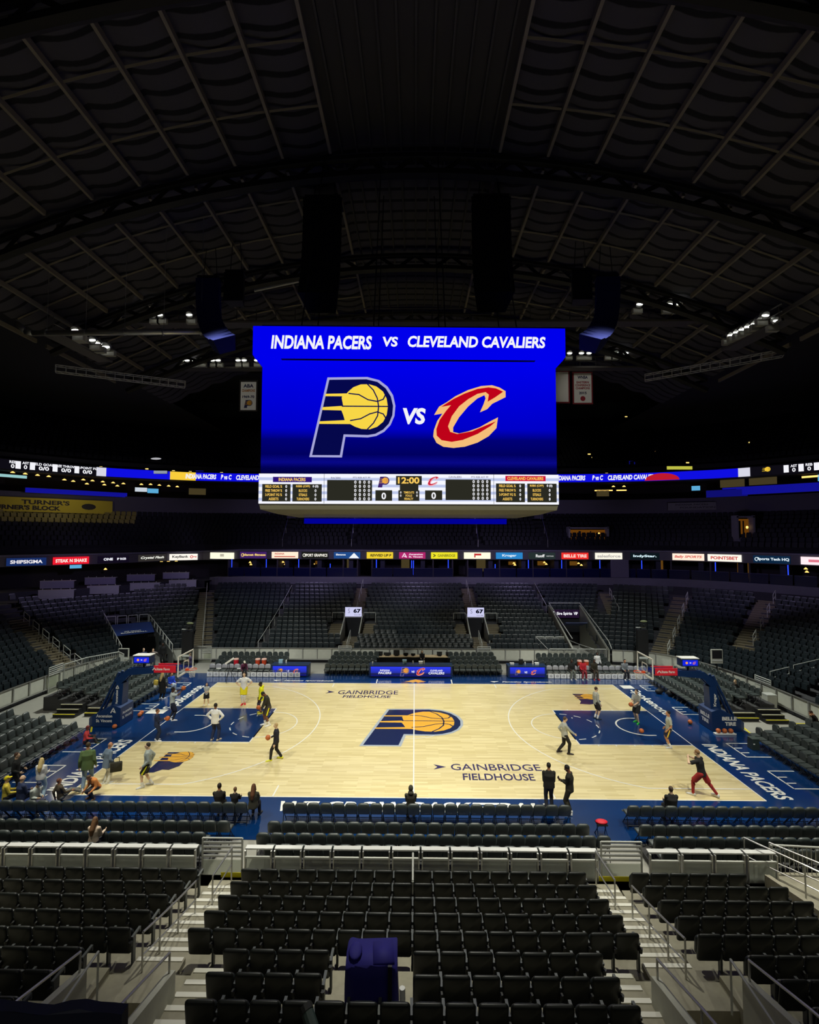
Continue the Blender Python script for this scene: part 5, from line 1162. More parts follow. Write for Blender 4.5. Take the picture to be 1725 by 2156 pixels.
# ---------------------------------------------------------------- lit adverts along the fascia
FSUM = [0.0]
fp = FAS.off(-.02)
for a, b in zip(fp, fp[1:]): FSUM.append(FSUM[-1]+(b-a).length)
def fas_at_x(px):
    """point of the fascia line seen under a given bearing x/(y+27.9)"""
    best = None; t_ = (px-866)/1013.9
    for k in range(len(fp)-1):
        f0 = fp[k].x/(fp[k].y+27.9)-t_; f1 = fp[k+1].x/(fp[k+1].y+27.9)-t_
        if f0 <= 0 <= f1 and fp[k].y > -10:
            u = f0/(f0-f1) if f0 != f1 else 0; return fp[k].lerp(fp[k+1], u), (fp[k+1]-fp[k]).normalized()
W = S(245, 240, 225)
def panel_mat(name, c, k=1.0): return emit(name, tuple(v*k for v in c))
SIGNS = [(45, 'SHIPSIGMA', (20, 40, 90), (240, 235, 240)), (140, 'STEAK N SHAKE', (225, 25, 45), (250, 240, 230)), (230, 'ONE', (15, 10, 25), (235, 235, 245)), (312, 'Crystal Flash', (45, 42, 40), (240, 240, 230)), (385, 'KeyBank', (240, 235, 225), (50, 45, 45)),
         (460, '', (245, 240, 215), (190, 185, 165)), (526, 'planet fitness', (60, 30, 95), (250, 215, 120)), (593, 'INDIANA', (250, 225, 200), (190, 60, 50)), (656, 'SPORT GRAPHICS', (25, 25, 22), (240, 235, 225)), (724, 'Elevance', (30, 70, 130), (240, 245, 250)), (793, 'REVVED UP', (225, 195, 50), (60, 50, 30)),
         (861, 'Ascension St. Vincent', (165, 35, 100), (250, 225, 240)), (928, 'GAINBRIDGE', (225, 215, 40), (60, 60, 30)), (997, 'HOSPITAL', (245, 240, 215), (200, 60, 60)), (1064, 'Kroger', (40, 125, 190), (225, 240, 250)), (1132, 'Ruoff', (35, 45, 45), (240, 240, 240)), (1201, 'BELLE TIRE', (225, 45, 40), (255, 225, 215)),
         (1271, 'salesforce', (240, 235, 220), (185, 180, 175)), (1346, 'IndyStar.', (10, 20, 25), (215, 240, 250)), (1436, 'Bally SPORTS', (250, 225, 205), (215, 90, 80)), (1511, 'POINTSBET', (245, 238, 225), (200, 60, 55)), (1608, 'Sports Tech HQ', (10, 35, 60), (225, 240, 250)), (1710, 'Loudermilk', (250, 225, 230), (225, 120, 140))]
for j, (px, s, bg, fg) in enumerate(SIGNS):
    if s == 'HOSPITAL': s = ''
    if s == 'Loudermilk': s = ''
    p, t = fas_at_x(px); zc = 8.47+fdrop(p)
    e = MB(); w_ = 3.0
    e.box((0, .0, 0), (w_, .16, .72)); o = e.build('advert_sign', emit('advert_%02d' % j, S(*bg), 1.15))
    o.location = (p.x, p.y, zc); o.rotation_euler = (0, 0, math.atan2(t.y, t.x) if px != 385 else .5)
    if px == 385: o.location = (p.x-.1, p.y-.55, zc)
    cn = 'red' if bg[0] > 200 and bg[1] < 80 else 'yellow' if bg[0] > 200 and bg[2] < 80 else 'white' if bg[0] > 200 else 'magenta' if bg[0] > 140 else 'blue' if bg[2] > 85 else 'dark'
    nxt = {460: 'right of the KeyBank sign', 997: 'right of the yellow Gainbridge sign', 1710: 'rightmost of the row'}.get(px)
    tag(o, '%s lit advert %s on the lower fascia' % (cn, 'reading '+s if s else nxt), 'sign', 'lit adverts along the fascia')
    if px == 1608: pass
    m_ = MB(); yo = -.09
    if px == 861: put_text(m_, 'Ascension', (.4, yo, .14), X, Z, 1.6, .2, bold=.03); put_text(m_, 'St. Vincent', (.4, yo, -.14), X, Z, 1.6, .2, bold=.03); put_stroke(m_, [(-.25, -.2), (0, .24), (.25, -.2), (-.1, -.05)], .09, (-.9, yo, 0), X, Z)
    elif px == 230: put_text(m_, 'ONE', (-.55, yo, .02), X, Z, .9, .28, bold=.05); put_text(m_, 'IP RGB', (.75, yo, .02), X, Z, .9, .24, bold=.04)
    elif px == 724: put_text(m_, 'Elevance', (-.7, yo, .08), X, Z, 1.1, .2, bold=.03); put_poly(m_, [(.2, -.33), (1.4, -.33), (.8, .28)], (0, yo, 0), X, Z)
    elif px == 1132: put_text(m_, 'Ruoff', (-.2, yo, .0), X, Z, 1.0, .34, bold=.03); put_text(m_, 'MORTGAGE', (.9, yo, -.03), X, Z, .8, .12)
    elif px == 928: put_text(m_, 'GAINBRIDGE', (.25, yo, 0), X, Z, 2.0, .3, bold=.01); put_stroke(m_, [(-.14, .14), (.1, 0), (-.14, -.14)], .09, (-1.1, yo, 0), X, Z)
    elif px == 793: put_text(m_, 'REVVED UP P', (.1, yo, 0), X, Z, 2.4, .3, bold=.04, shear=.15)
    elif px == 385: put_text(m_, 'KeyBank', (-.35, yo, .02), X, Z, 1.7, .36, bold=.03)
    elif px == 997: put_poly(m_, [(-.2, -.1), (.45, -.1), (.45, .12), (-.2, .12)], (0, yo, .12), X, Z); put_poly(m_, [(-.35, -.2), (-.2, -.2), (-.2, .25), (-.35, .25)], (0, yo, 0), X, Z)
    elif px == 1710: put_poly(m_, [(-.9, -.12), (.9, -.12), (.9, .12), (-.9, .12)], (0, yo, 0), X, Z)
    elif px == 460: put_poly(m_, [(-.4, -.1), (.1, -.1), (.1, .2), (-.4, .2)], (.2, yo, 0), X, Z)
    elif px == 593: put_text(m_, 'INDIANA', (-.6, yo, .16), X, Z, 1.1, .2, bold=.03); put_poly(m_, [(-1.2, -.22), (1.2, -.22), (1.2, -.12), (-1.2, -.12)], (0, yo, 0), X, Z)
    elif s: put_text(m_, s, (.15 if px in (526, 656, 1608) else 0, yo, 0), X, Z, min(2.6, len(s)*.27), .34, bold=.035, shear=.25 if px in (312, 1436) else 0)
    m_.build('lettering', emit('advert_text_%02d' % j, S(*fg), 1.0), o)
    if px in (526, 656, 1608): m_ = MB(); m_.tube([(-1.18+.17*math.cos(2*PI*q/14), yo, .17*math.sin(2*PI*q/14)) for q in range(12)], .03, 4); m_.build('roundel', emit('advert_text_%02d' % j, S(*fg)), o)
    if px == 385: m_ = MB(); m_.tube([(.85+.17*math.cos(2*PI*q/4), yo, .02+.17*math.sin(2*PI*q/4)) for q in range(5)], .035, 4); m_.tube([(1.02, yo, .02), (1.4, yo, .02)], .035, 4); m_.tube([(1.3, yo, .02), (1.3, yo, -.1)], .03, 4); m_.build('key_emblem', emit('key_red', S(215, 60, 55)), o)
# ---------------------------------------------------------------- suite level: dividers, glass rails, blue tubes, warm lamps, boxes
M_suite = mat('suite_divider', (0.035, 0.03, 0.045), .7); M_bluerail = mat('suite_glass_navy', (0.006, 0.008, 0.05), .15)
T_blue = emit('tube_blue', S(40, 70, 255), 1.6); T_warm = emit('warm_lamp', S(255, 205, 110), 1.6); T_glow = emit('warm_wall', S(120, 80, 25), .6); T_tan = emit('tan_wall', S(88, 76, 46), .55)  # the two wall materials glow by themselves in place of room light
n_ = 0
for j, (px, z0, z1) in enumerate(((477, 7.0, 8.0), (551, 7.0, 8.0), (620, 7.0, 8.0), (687, 7.0, 7.5), (785, 7.0, 8.0), (859.5, 6.2, 7.9), (863.5, 6.2, 7.9), (937, 7.0, 8.0), (1036, 7.0, 7.5), (1106, 7.0, 8.0), (1176, 7.0, 8.0), (1256, 7.0, 8.0), (1342, 7.0, 8.0), (1490, 6.9, 8.0), (1638, 6.8, 8.0))):
    p, t = fas_at_x(px); q = p+Vector((-t.y, t.x, 0))*.5; n_ += 1
    m_ = MB(); m_.tube([(q.x, q.y, z0), (q.x, q.y, z1)], .045, 8); o = m_.build('light_tube', T_blue); m2 = MB(); m2.box((q.x, q.y, z1), (.14, .14, .05)); m2.box((q.x, q.y, z0), (.14, .14, .05)); m2.build('end_cap', M_black, o); tag(o, 'vertical blue light tube in the suites, %s from the left' % ordn(n_), 'light tube', 'blue suite light tubes')
suite_edges = [437, 470, 505, 540, 575, 610, 645, 680, 715, 745, 775, 820, 862, 905, 947, 978, 1010, 1045, 1080, 1115, 1150, 1185, 1220, 1255, 1285, 1330, 1360, 1395, 1440, 1480, 1520, 1560, 1600, 1650, 1700]
c = 0
for a, b in zip(suite_edges, suite_edges[1:]):
    pa, ta = fas_at_x(a); pb, tb = fas_at_x(b); c += 1
    if (a, b) in ((745, 775), (947, 978), (1480, 1520) if False else (0, 0), (437, 470)): continue
    na = Vector((-ta.y, ta.x, 0)); e = empty('suite_rail', pa.lerp(pb, .5)+na*.35+Z*6.03, math.atan2((pb-pa).y, (pb-pa).x)); L = (pb-pa).length-.12
    tag(e, 'dark blue glass balcony panel of the suites, %s from the left' % ordn(c), 'railing', 'suite balcony panels')
    m_ = MB(); m_.box((0, 0, .47), (L, .04, .94)); m_.build('glass_panel', M_bluerail, e); m_ = MB(); m_.box((0, 0, .96), (L, .08, .05)); m_.build('cap_rail', mat('cap_blue', (.02, .02, .10), .3), e)
    if c % 2: 
        m_ = MB(); m_.box((0, 1.5, 1.0), (.5, 1.8, 2.0)); m_.build('seat_back', mat('suite_seats', (.01, .01, .03), .7), e)
mb = MB()
for a in (470, 575, 645, 715, 745, 776, 905, 946, 978, 1045, 1115, 1185, 1285, 1312, 1400, 1480, 1560):
    p, t = fas_at_x(a); n = Vector((-t.y, t.x, 0)); q = p+n*1.6; mb.box((q.x, q.y, 7.0), (.14, 2.4, 2.1), math.atan2(t.y, t.x))
tag(mb.build('suite_partition', M_suite), 'dark partitions between the suites behind the far stand', 'partition', kind='structure')
p, t = fas_at_x(1298); m_ = MB(); m_.box((p.x-.2, p.y+.1, 7.05), (1.9, .3, 2.0), math.atan2(t.y, t.x)); tag(m_.build('pillar', mat('violet_pillar', (.12, .11, .16), .8)), 'grey-violet wall pier between the suites right of the far stand', 'pillar', kind='structure')
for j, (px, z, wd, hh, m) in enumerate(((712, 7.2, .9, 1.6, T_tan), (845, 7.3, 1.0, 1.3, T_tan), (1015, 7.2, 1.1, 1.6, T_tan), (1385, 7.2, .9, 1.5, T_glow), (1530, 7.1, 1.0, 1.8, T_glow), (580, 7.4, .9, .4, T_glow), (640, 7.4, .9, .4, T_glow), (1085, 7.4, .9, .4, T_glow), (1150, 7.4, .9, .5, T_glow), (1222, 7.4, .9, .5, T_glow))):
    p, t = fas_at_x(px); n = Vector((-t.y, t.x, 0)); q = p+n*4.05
    m_ = MB(); m_.box((q.x, q.y, z), (wd, .08, hh), math.atan2(t.y, t.x)); o = m_.build('glowing_back_wall', m); tag(o, 'faintly glowing warm back wall of a suite, %s from the left' % ordn([712, 845, 1015, 1385, 1530, 580, 640, 1085, 1150, 1222].index(px)+1 if False else sorted([712, 845, 1015, 1385, 1530, 580, 640, 1085, 1150, 1222]).index(px)+1), 'glowing wall', 'glowing suite back walls')
lamps = [(505, 7.5), (507, 7.25), (578, 7.55), (583, 7.3), (642, 7.6), (645, 7.35), (1082, 7.5), (1084, 7.3), (1148, 7.6), (1152, 7.4), (1222, 7.5), (1228, 7.3), (1662, 7.6), (1664, 7.3), (349, 7.6), (360, 7.6), (371, 7.6), (232, 7.0)]
for j, (px, z) in enumerate(lamps):
    p, t = fas_at_x(px); n = Vector((-t.y, t.x, 0)); q = p+n*2.2
    m_ = MB(); m_.cone((q.x, q.y, z+.12), .05, (q.x, q.y, z-.06), .17, 10); o = m_.build('pendant_lamp', T_warm); m2 = MB(); m2.tube([(q.x, q.y, z+.1), (q.x, q.y, 8.0)], .012, 4); m2.build('cord', M_black, o)
    tag(o, 'small warm pendant lamp in the suites, %s listed from the left' % ordn(sorted(lamps).index((px, z))+1), 'lamp', 'suite pendant lamps')
sc_ = 0
for px, z, m in ((155, 7.55, emit('tv_blue', S(90, 170, 215))),):
    p, t = fas_at_x(px); q = p+Vector((-t.y, t.x, 0))*1.0; m_ = MB(); m_.box((q.x, q.y, z), (1.0, .08, .5), math.atan2(t.y, t.x)); m_.box((q.x, q.y, z+.3), (.05, .05, .3)); o = m_.build('television', m); m2 = MB(); m2.box((q.x+.02, q.y+.06, z), (1.08, .05, .58), math.atan2(t.y, t.x)); m2.build('casing', M_black, o); tag(o, 'lit television hanging in the left loge level under the red sign', 'television')
# loge desks in the left corner
M_desk = mat('loge_desk', (.5, .5, .52), .6); M_desk2 = mat('loge_desk_violet', (.3, .28, .42), .6)
for j, (x0, x1, zt, ht, rowi) in enumerate(((-31.98, -29.07, 6.0, .78, 0), (-30.29, -27.3, 6.0, .78, 0), (-27.81, -25.09, 6.0, .78, 0), (-25.55, -22.9, 6.0, .78, 0), (-35.0, -31.8, 6.4, .7, 1), (-33.2, -30.2, 6.4, .7, 1), (-31.2, -28.3, 6.4, .7, 1), (-28.8, -25.9, 6.4, .7, 1))):
    yc = (13.07, 16.6, 19.35, 22.45, 17.0, 20.6, 24.4, 27.3)[j]; xc = (x0+x1)/2
    kk = 1.10 if rowi == 0 else 1.05; xc = .04+(xc-.04)*kk; yc = -27.88+(yc+27.88)*kk; zt = 10.733-(10.733-zt)*kk
    e = empty('loge_desk', (xc, yc, zt-ht), math.radians(14)); tag(e, 'grey loge counter desk in the left corner, %s from the left in the %s row' % (ordn(j % 4+1), ('front', 'back')[rowi]), 'desk', 'left corner loge desks')
    m_ = MB(); m_.box((0, 0, ht/2), (2.9, .1, ht)); m_.build('front_panel', M_desk if rowi == 0 else M_desk2, e)
    m_ = MB(); m_.box((0, .2, ht+.02), (2.95, .5, .05)); m_.build('desk_top', mat('desk_top_white', (.5, .5, .5), .4) if rowi == 0 else M_desk, e)
    for q in range(4):
        m_ = MB(); m_.tube([(-1.2+.75*q, .2, ht), (-1.2+.75*q, .2, ht+.16)], .03); m_.build('lamp_stub', M_rail, e)
    m_ = MB(); m_.box((0, .4, ht/2-.2), (2.7, .6, ht-.1)) ; m_.build('plinth', M_dark, e)
m_ = MB(); m_.box((-41.2, 16.0, 6.4), (3.4, .4, 2.6), .75); tag(m_.build('wall_left_2', mat('tan_lit_wall', (.5, .42, .22), .8)), kind='structure')
l = bpy.data.lights.new('tan_wall_light', 'POINT'); l.energy = 60; l.color = (1, .85, .5); l.shadow_soft_size = .2; o = bpy.data.objects.new('tan_wall_light', l); COL.objects.link(o); o.location = (-40.0, 14.2, 7.2)

# ---------------------------------------------------------------- LED ribbon and club level
mp_ = MID.off(-.35)
def mid_at(px):
    t_ = (px-866)/1013.9
    for k in range(len(mp_)-1):
        f0 = mp_[k].x/(mp_[k].y+27.9)-t_; f1 = mp_[k+1].x/(mp_[k+1].y+27.9)-t_
        if f0 <= 0 <= f1 and mp_[k].y > -10:
            u = f0/(f0-f1) if f0 != f1 else 0; return mp_[k].lerp(mp_[k+1], u), (mp_[k+1]-mp_[k]).normalized()
RZ0, RZ1 = 17.55, 18.55
rb = empty('led_ribbon', (0, 33, RZ0)); tag(rb, 'lit LED ribbon board curving round the front of the upper balcony', 'ribbon board')
def ribbon(px0, px1, m, nm, z0=RZ0, z1=RZ1, d=0.0):
    mb = MB(); N = max(2, int((px1-px0)/18)); 
    P_ = [mid_at(px0+(px1-px0)*k/N) for k in range(N+1)]
    for (a, t), (b, t2) in zip(P_, P_[1:]):
        na = Vector((-t.y, t.x, 0))*d; mb.poly([(a.x+na.x, a.y+na.y-33, z0-RZ0), (b.x+na.x, b.y+na.y-33, z0-RZ0), (b.x+na.x, b.y+na.y-33, z1-RZ0), (a.x+na.x, a.y+na.y-33, z1-RZ0)])
    return mb.build(nm, m, rb)
ribbon(-60, 1790, M_black, 'backing', RZ0-.15, RZ1+.1, .12)
R_blue = emit('ribbon_blue', S(15, 15, 225)); R_dark = emit('ribbon_dark', S(14, 12, 20)); R_gold = emit('ribbon_gold', S(250, 205, 60))
ribbon(-60, 187, R_dark, 'statistics_band'); ribbon(187, 208, emit('ribbon_white', S(215, 215, 230)), 'white_band'); ribbon(208, 345, R_blue, 'blue_band'); ribbon(345, 400, R_gold, 'gold_band'); ribbon(400, 1545, R_blue, 'blue_band'); ribbon(1545, 1570, emit('ribbon_white', S(215, 215, 230)), 'white_band'); ribbon(1570, 1790, R_dark, 'statistics_band')
rt = MB()
def rtext(s, px, w_, h_, dz=.5, **k):
    p, t = mid_at(px); n = Vector((-t.y, t.x, 0)); o = p-n*.22+Z*(dz)-Vector((0, 33, 0)); put_text(rt, s, o, t, Z, w_, h_, **k)
for px, s, w_ in ((412, 'INDIANA PACERS', 3.6), (535, 'CLEVELAND CAVALIERS', 5.6), (466, 'P vs C', 1.3), (1192, 'INDIANA PACERS', 3.8), (1250, 'P vs C', 1.3), (1322, 'CLEVELAND CAVALIERS', 5.6)): rtext(s, px, w_, .62, bold=.04, shear=.15)
for px, s in ((5, 'REB'), (33, 'AST'), (73, 'FIELD GOALS'), (121, 'FREE THROWS'), (167, '3-POINT FG'), (1662, 'AST'), (1694, 'REB'), (1722, 'PTS')):
    rtext(s, px, len(s)*.19, .28, .76, bold=.03); rtext('0/0' if len(s) > 4 else '0', px, .9 if len(s) > 4 else .3, .42, .33, bold=.03)
for px in (17, 48, 97, 144, 1646, 1677, 1710):
    p, t = mid_at(px); n = Vector((-t.y, t.x, 0)); put_poly(rt, [(-.22, -.4), (.22, -.4), (.22, .4), (-.22, .4)], p-n*.22+Z*.5-Vector((0, 33, 0)), t, Z)
rt.build('lettering', L_white, rb)
p, t = mid_at(1604); n = Vector((-t.y, t.x, 0)); p_logo(p-n*.22+Z*.5-Vector((0, 33, 0)), t, Z, .92*1.0, rb, (L_lilac, R_dark, R_gold), .004, ball_only=True)
p, t = mid_at(1385); n = Vector((-t.y, t.x, 0)); m_ = MB(); put_poly(m_, [(1.9*math.cos(PI*q/16), -.48+.85*math.sin(PI*q/16)) for q in range(17)], p-n*.22+Z*.5-Vector((0, 33, 0)), t, Z); m_.build('red_emblem', emit('ribbon_red', S(190, 25, 45)), rb)
# club level back wall lights, screens, blue-lit front
def club(name, px, z, w_, h_, m, label, cat, dep=1.5, group=None, part=True):
    p, t = mid_at(px); n = Vector((-t.y, t.x, 0)); q = p+n*dep
    m_ = MB(); m_.box((0, 0, 0), (w_, .1, h_)); o = m_.build(name, m); o.location = (q.x, q.y, z); o.rotation_euler = (0, 0, math.atan2(t.y, t.x)); tag(o, label, cat, group)
    if part: m2 = MB(); m2.box((0, .06, 0), (w_+.1, .06, h_+.1)); m2.build('casing', M_black, o)
    return o
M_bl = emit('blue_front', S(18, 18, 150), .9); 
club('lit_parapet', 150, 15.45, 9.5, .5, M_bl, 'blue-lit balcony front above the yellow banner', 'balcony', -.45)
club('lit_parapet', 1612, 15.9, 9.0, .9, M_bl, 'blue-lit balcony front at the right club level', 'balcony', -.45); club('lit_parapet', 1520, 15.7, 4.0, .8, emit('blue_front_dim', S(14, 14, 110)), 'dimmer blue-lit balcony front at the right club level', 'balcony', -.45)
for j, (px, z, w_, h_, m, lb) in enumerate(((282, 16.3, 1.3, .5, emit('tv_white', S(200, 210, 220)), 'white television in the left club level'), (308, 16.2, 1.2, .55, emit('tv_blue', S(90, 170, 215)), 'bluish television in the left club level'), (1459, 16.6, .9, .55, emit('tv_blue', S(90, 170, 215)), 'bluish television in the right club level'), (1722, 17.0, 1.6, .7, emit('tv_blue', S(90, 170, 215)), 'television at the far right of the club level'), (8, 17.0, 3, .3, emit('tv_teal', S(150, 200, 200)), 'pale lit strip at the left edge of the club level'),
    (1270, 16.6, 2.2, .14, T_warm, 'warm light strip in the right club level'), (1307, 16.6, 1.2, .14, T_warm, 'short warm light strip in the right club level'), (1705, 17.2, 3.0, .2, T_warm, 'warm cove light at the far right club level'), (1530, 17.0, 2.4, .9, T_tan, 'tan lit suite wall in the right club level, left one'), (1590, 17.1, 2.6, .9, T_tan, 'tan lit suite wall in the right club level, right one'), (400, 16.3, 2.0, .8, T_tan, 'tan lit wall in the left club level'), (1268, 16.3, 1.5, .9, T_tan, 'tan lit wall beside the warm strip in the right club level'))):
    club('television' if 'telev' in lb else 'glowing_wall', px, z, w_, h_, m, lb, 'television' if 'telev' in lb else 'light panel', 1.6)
cl = [(12, 17.3), (38, 17.25), (64, 17.2), (88, 17.15), (122, 16.9), (141, 16.8), (162, 17.05), (182, 17.0), (203, 16.95), (224, 16.9), (245, 16.85), (170, 16.6), (205, 16.6), (232, 16.55), (283, 16.85), (303, 16.9), (322, 16.85), (342, 16.8), (360, 16.75), (1288, 17.0), (1310, 17.0)]
for j, (px, z) in enumerate(cl):
    p, t = mid_at(px); n = Vector((-t.y, t.x, 0)); q = p+n*1.0; m_ = MB(); m_.cone((q.x, q.y, z+.15), .06, (q.x, q.y, z), .22, 10); o = m_.build('ceiling_lamp', T_warm); m2 = MB(); m2.tube([(q.x, q.y, z+.1), (q.x, q.y, 17.44)], .02, 4); m2.build('stem', M_black, o); tag(o, 'small warm downlight under the %s LED ribbon, %s from the left' % ('left' if px < 800 else 'right', ordn(sorted(cl).index((px, z))+1 if px < 800 else sorted(cl).index((px, z))-18)), 'lamp', 'club level downlights')
yb = club('yellow_banner', 92, 13.9, 11.5, 1.5, mat('banner_yellow', S(205, 185, 40), .7), "long yellow Turner's Block banner at the left club level", 'banner', -.5, part=False)
m_ = MB(); put_text(m_, "TURNER'S", (-.5, -.06, .3), X, Z, 4.2, .5, bold=.04); put_text(m_, "TURNER'S BLOCK", (-2.2, -.06, -.3), X, Z, 6.0, .5, bold=.05); m_.ball((3.4, -.06, 0), (.7, .03, .35), 12, 6); m_.build('lettering', mat('banner_ink', (.03, .025, .015), .7), yb)
l = bpy.data.lights.new('banner_light', 'POINT'); l.energy = 90; l.color = (1, .9, .6); l.shadow_soft_size = .3; o = bpy.data.objects.new('banner_light', l); COL.objects.link(o); o.location = yb.matrix_world.to_translation() if False else (-36, 21.5, 15.2)
tg_ = club('wall_lettering', 1445, 14.3, 5.0, .9, M_wall, 'faint lettered wall panel at the right club level', 'panel', -.4, part=False); m_ = MB(); put_text(m_, 'INDIANA PACERS', (0, -.06, .2), X, Z, 3.4, .2, bold=.02); put_text(m_, 'FOUNDATION', (.6, -.06, -.15), X, Z, 3.6, .2, bold=.02); m_.build('lettering', mat('dim_ink', (.02, .02, .03), .7), tg_)
# doorways lit in the club tier
for (px, z, w_, h_, lb) in ((1228, 10.9, 4.3, 1.15, 'warm lit window box between tiers right of the scoreboard'), (1552, 11.6, 1.5, 2.0, 'amber lit doorway in the right club tier stairs')):
    t_ = (px-866)/1013.9; y = 29.5 if px < 1300 else 24.0; x = t_*(y+27.9)
    e = empty('lit_opening', (x, y, z)); tag(e, lb, 'doorway')
    m_ = MB(); m_.box((0, .3, 0), (w_, .1, h_)); m_.build('amber_wall', emit('amber_room', S(105, 62, 14), .8), e)
    m_ = MB(); 
    for q in (-1, 1): m_.box((q*(w_/2+.12), 0, .1), (.2, .9, h_+.5))
    m_.box((0, 0, h_/2+.2), (w_+.4, .9, .16)); m_.box((0, 0, -h_/2-.45), (w_+.4, .6, .9)); m_.build('surround', M_wall, e)
    m_ = MB(); m_.ball((w_*.32, .1, .1), (.12, .12, .16), 10, 6); m_.build('lamp', T_warm, e)
    m_ = MB(); m_.box((-w_*.2, .2, -.1), (.25, .1, h_*.9)); m_.box((w_*.1, .2, -.1), (.1, .1, h_*.9)); m_.build('dark_mullion', M_dark, e)
for s, nm in ((-1, 'left'), (1, 'right')):
    for x, k in ((s*7.4, 'inner'), (s*15.5, 'outer')):
        rail_run('handrail', [(x, 28.5, 9.4), (x*1.01, 30.5, 11.0), (x*1.02, 32.8, 12.8)], .9, '%s %s aisle handrail in the club tier under the scoreboard' % (k, nm), m=M_steel, mid=False)
# upper balcony entries with small lights
up_lights = [(172, 957), (174, 947), (196, 983), (199, 990), (205, 975), (295, 987), (340, 884), (352, 991), (366, 974), (388, 993), (391, 1000), (458, 1000), (487, 968), (489, 982), (482, 983), (455, 995), (1234, 955), (1242, 962), (1264, 990), (1270, 996), (1330, 986), (1370, 950), (1371, 970), (1382, 979), (1440, 973), (1548, 966), (1572, 930), (1576, 942), (1313, 875), (1677, 928)]
for j, (px, py) in enumerate(up_lights):
    z_ = lambda y: 10.733+(y+27.88)*((1078-py)/1013.9*1.0+.0489)
    y = 36.0 if 350 < px < 1400 else 31.0
    if py < 900: y += 10
    x = (px-866)/1013.9*(y+27.9); z = z_(y)
    m_ = MB(); m_.box((x, y, z), (.34, .1, .12), .0, .5); o = m_.build('step_light', emit('step_glow', S(245, 215, 120), 1.2)); m2 = MB(); m2.box((x, y+.08, z), (.42, .06, .2)); m2.build('housing', M_black, o); tag(o, 'tiny warm aisle light in the dark %s balcony, %s from the left' % ('left' if px < 800 else 'right', ordn(sorted(up_lights).index((px, py))+1 if px < 800 else sorted(up_lights).index((px, py))-15)), 'aisle light', 'balcony aisle lights')
for (px, py, w_, h_, m, lb) in ((314, 965, 1.3, .25, emit('logo_disc', S(170, 170, 175)), 'pale oval sign glowing in the left balcony'), (312, 994, 3.0, .35, emit('pale_box', S(140, 150, 165)), 'pale lit sign above the left ribbon board'), (1423, 984, 3.0, .38, emit('yellow_box', S(190, 190, 70)), 'yellow lit sign above the right ribbon board'), (1325, 973, .9, .4, emit('blue_front_dim', S(14, 14, 110)), 'small blue screen in the right balcony'), (408, 989, 1.0, .4, emit('blue_front_dim', S(14, 14, 110)), 'small blue screen in the left balcony')):
    y = 34.0 if 350 < px < 1400 else 30.0; x = (px-866)/1013.9*(y+27.9); z = 10.733+(y+27.88)*((1078-py)/1013.9+.0489)
    m_ = MB()
    if 'oval' in lb: m_.ball((x, y, z), (w_/2, .05, h_/2), 16, 8)
    else: m_.box((x, y, z), (w_, .08, h_))
    o = m_.build('balcony_sign', m); m2 = MB(); m2.box((x, y+.07, z), (w_+.06, .05, h_+.06) if 'oval' not in lb else (.2, .05, .6)); m2.build('mount', M_black, o); tag(o, lb, 'sign')

# ---------------------------------------------------------------- rigging under the roof
M_alu = mat('aluminium_truss', (.55, .55, .52), .4, metal=.4)
for (a, b, lb) in (((-28.2, 9.0, 23.75), (-20.4, 14.0, 24.05), 'silver box truss hanging over the left stand'), ((20.2, 14.0, 24.6), (28.9, 9.6, 25.1), 'silver box truss hanging over the right stand')):
    a = Vector(a); b = Vector(b); d = (b-a).normalized(); n = Vector((-d.y, d.x, 0)).normalized(); e = empty('lighting_truss', a); tag(e, lb, 'truss')
    m_ = MB(); A = [n*.25*p+Z*.25*q for p, q in ((-1, -1), (1, -1), (1, 1), (-1, 1))]
    for o_ in A: m_.tube([o_, o_+(b-a)], .035, 5)
    m_.build('chord', M_alu, e); m_ = MB(); N = 14
    for k in range(N):
        u, v = (b-a)*(k/N), (b-a)*((k+1)/N)
        for i in range(4): m_.tube([A[i]+u, A[(i+1) % 4]+(v if i % 2 == 0 else u)], .02, 4)
    m_.build('lattice', M_alu, e); m_ = MB()
    for k in (0, 3, 6, 9, 12, 14):
        u = (b-a)*(k/14); m_.tube([A[0]+u, A[1]+u, A[2]+u, A[3]+u, A[0]+u], .03, 4)
    m_.build('end_frame', M_alu, e); m_ = MB()
    for k in (3, 11): m_.tube([(b-a)*(k/14)+Z*.2, (b-a)*(k/14)+Z*5], .015, 4)
    m_.build('hanging_wire', M_black, e)
dm = MB(); dm.tube([(-25.4, 2, 24.2), (-24.9, 2, 23.7), (-24.4, 2, 23.58), (-13.5, 2, 23.65)], .17, 12); d = dm.build('air_duct', mat('duct_metal', (.5, .5, .47), .35, metal=.6), smooth=True); tag(d, 'long round metal air duct under the left roof edge', 'duct')
m2 = MB()
for x in (-23.5, -21, -18.5, -16, -13.6): m2.tube([(x-.04, 2, 23.615), (x+.04, 2, 23.615)], .195, 12); m2.tube([(x, 2, 23.7), (x, 2, zr(x)-.3)], .012, 4)
m2.build('duct_collar', M_steel, d)
m_ = MB(); m_.tube([(-13.0, 10, 30.5), (-8.9, 10, 31.4)], .14, 8); d2 = m_.build('air_duct', mat('duct_metal', (.5, .5, .47))); tag(d2, 'short slanting metal pipe under the roof left of the scoreboard', 'duct'); m2 = MB(); m2.tube([(-9.6, 10, 31.3), (-9.6, 10, 32.2)], .02, 4); m2.build('hanger', M_black, d2)
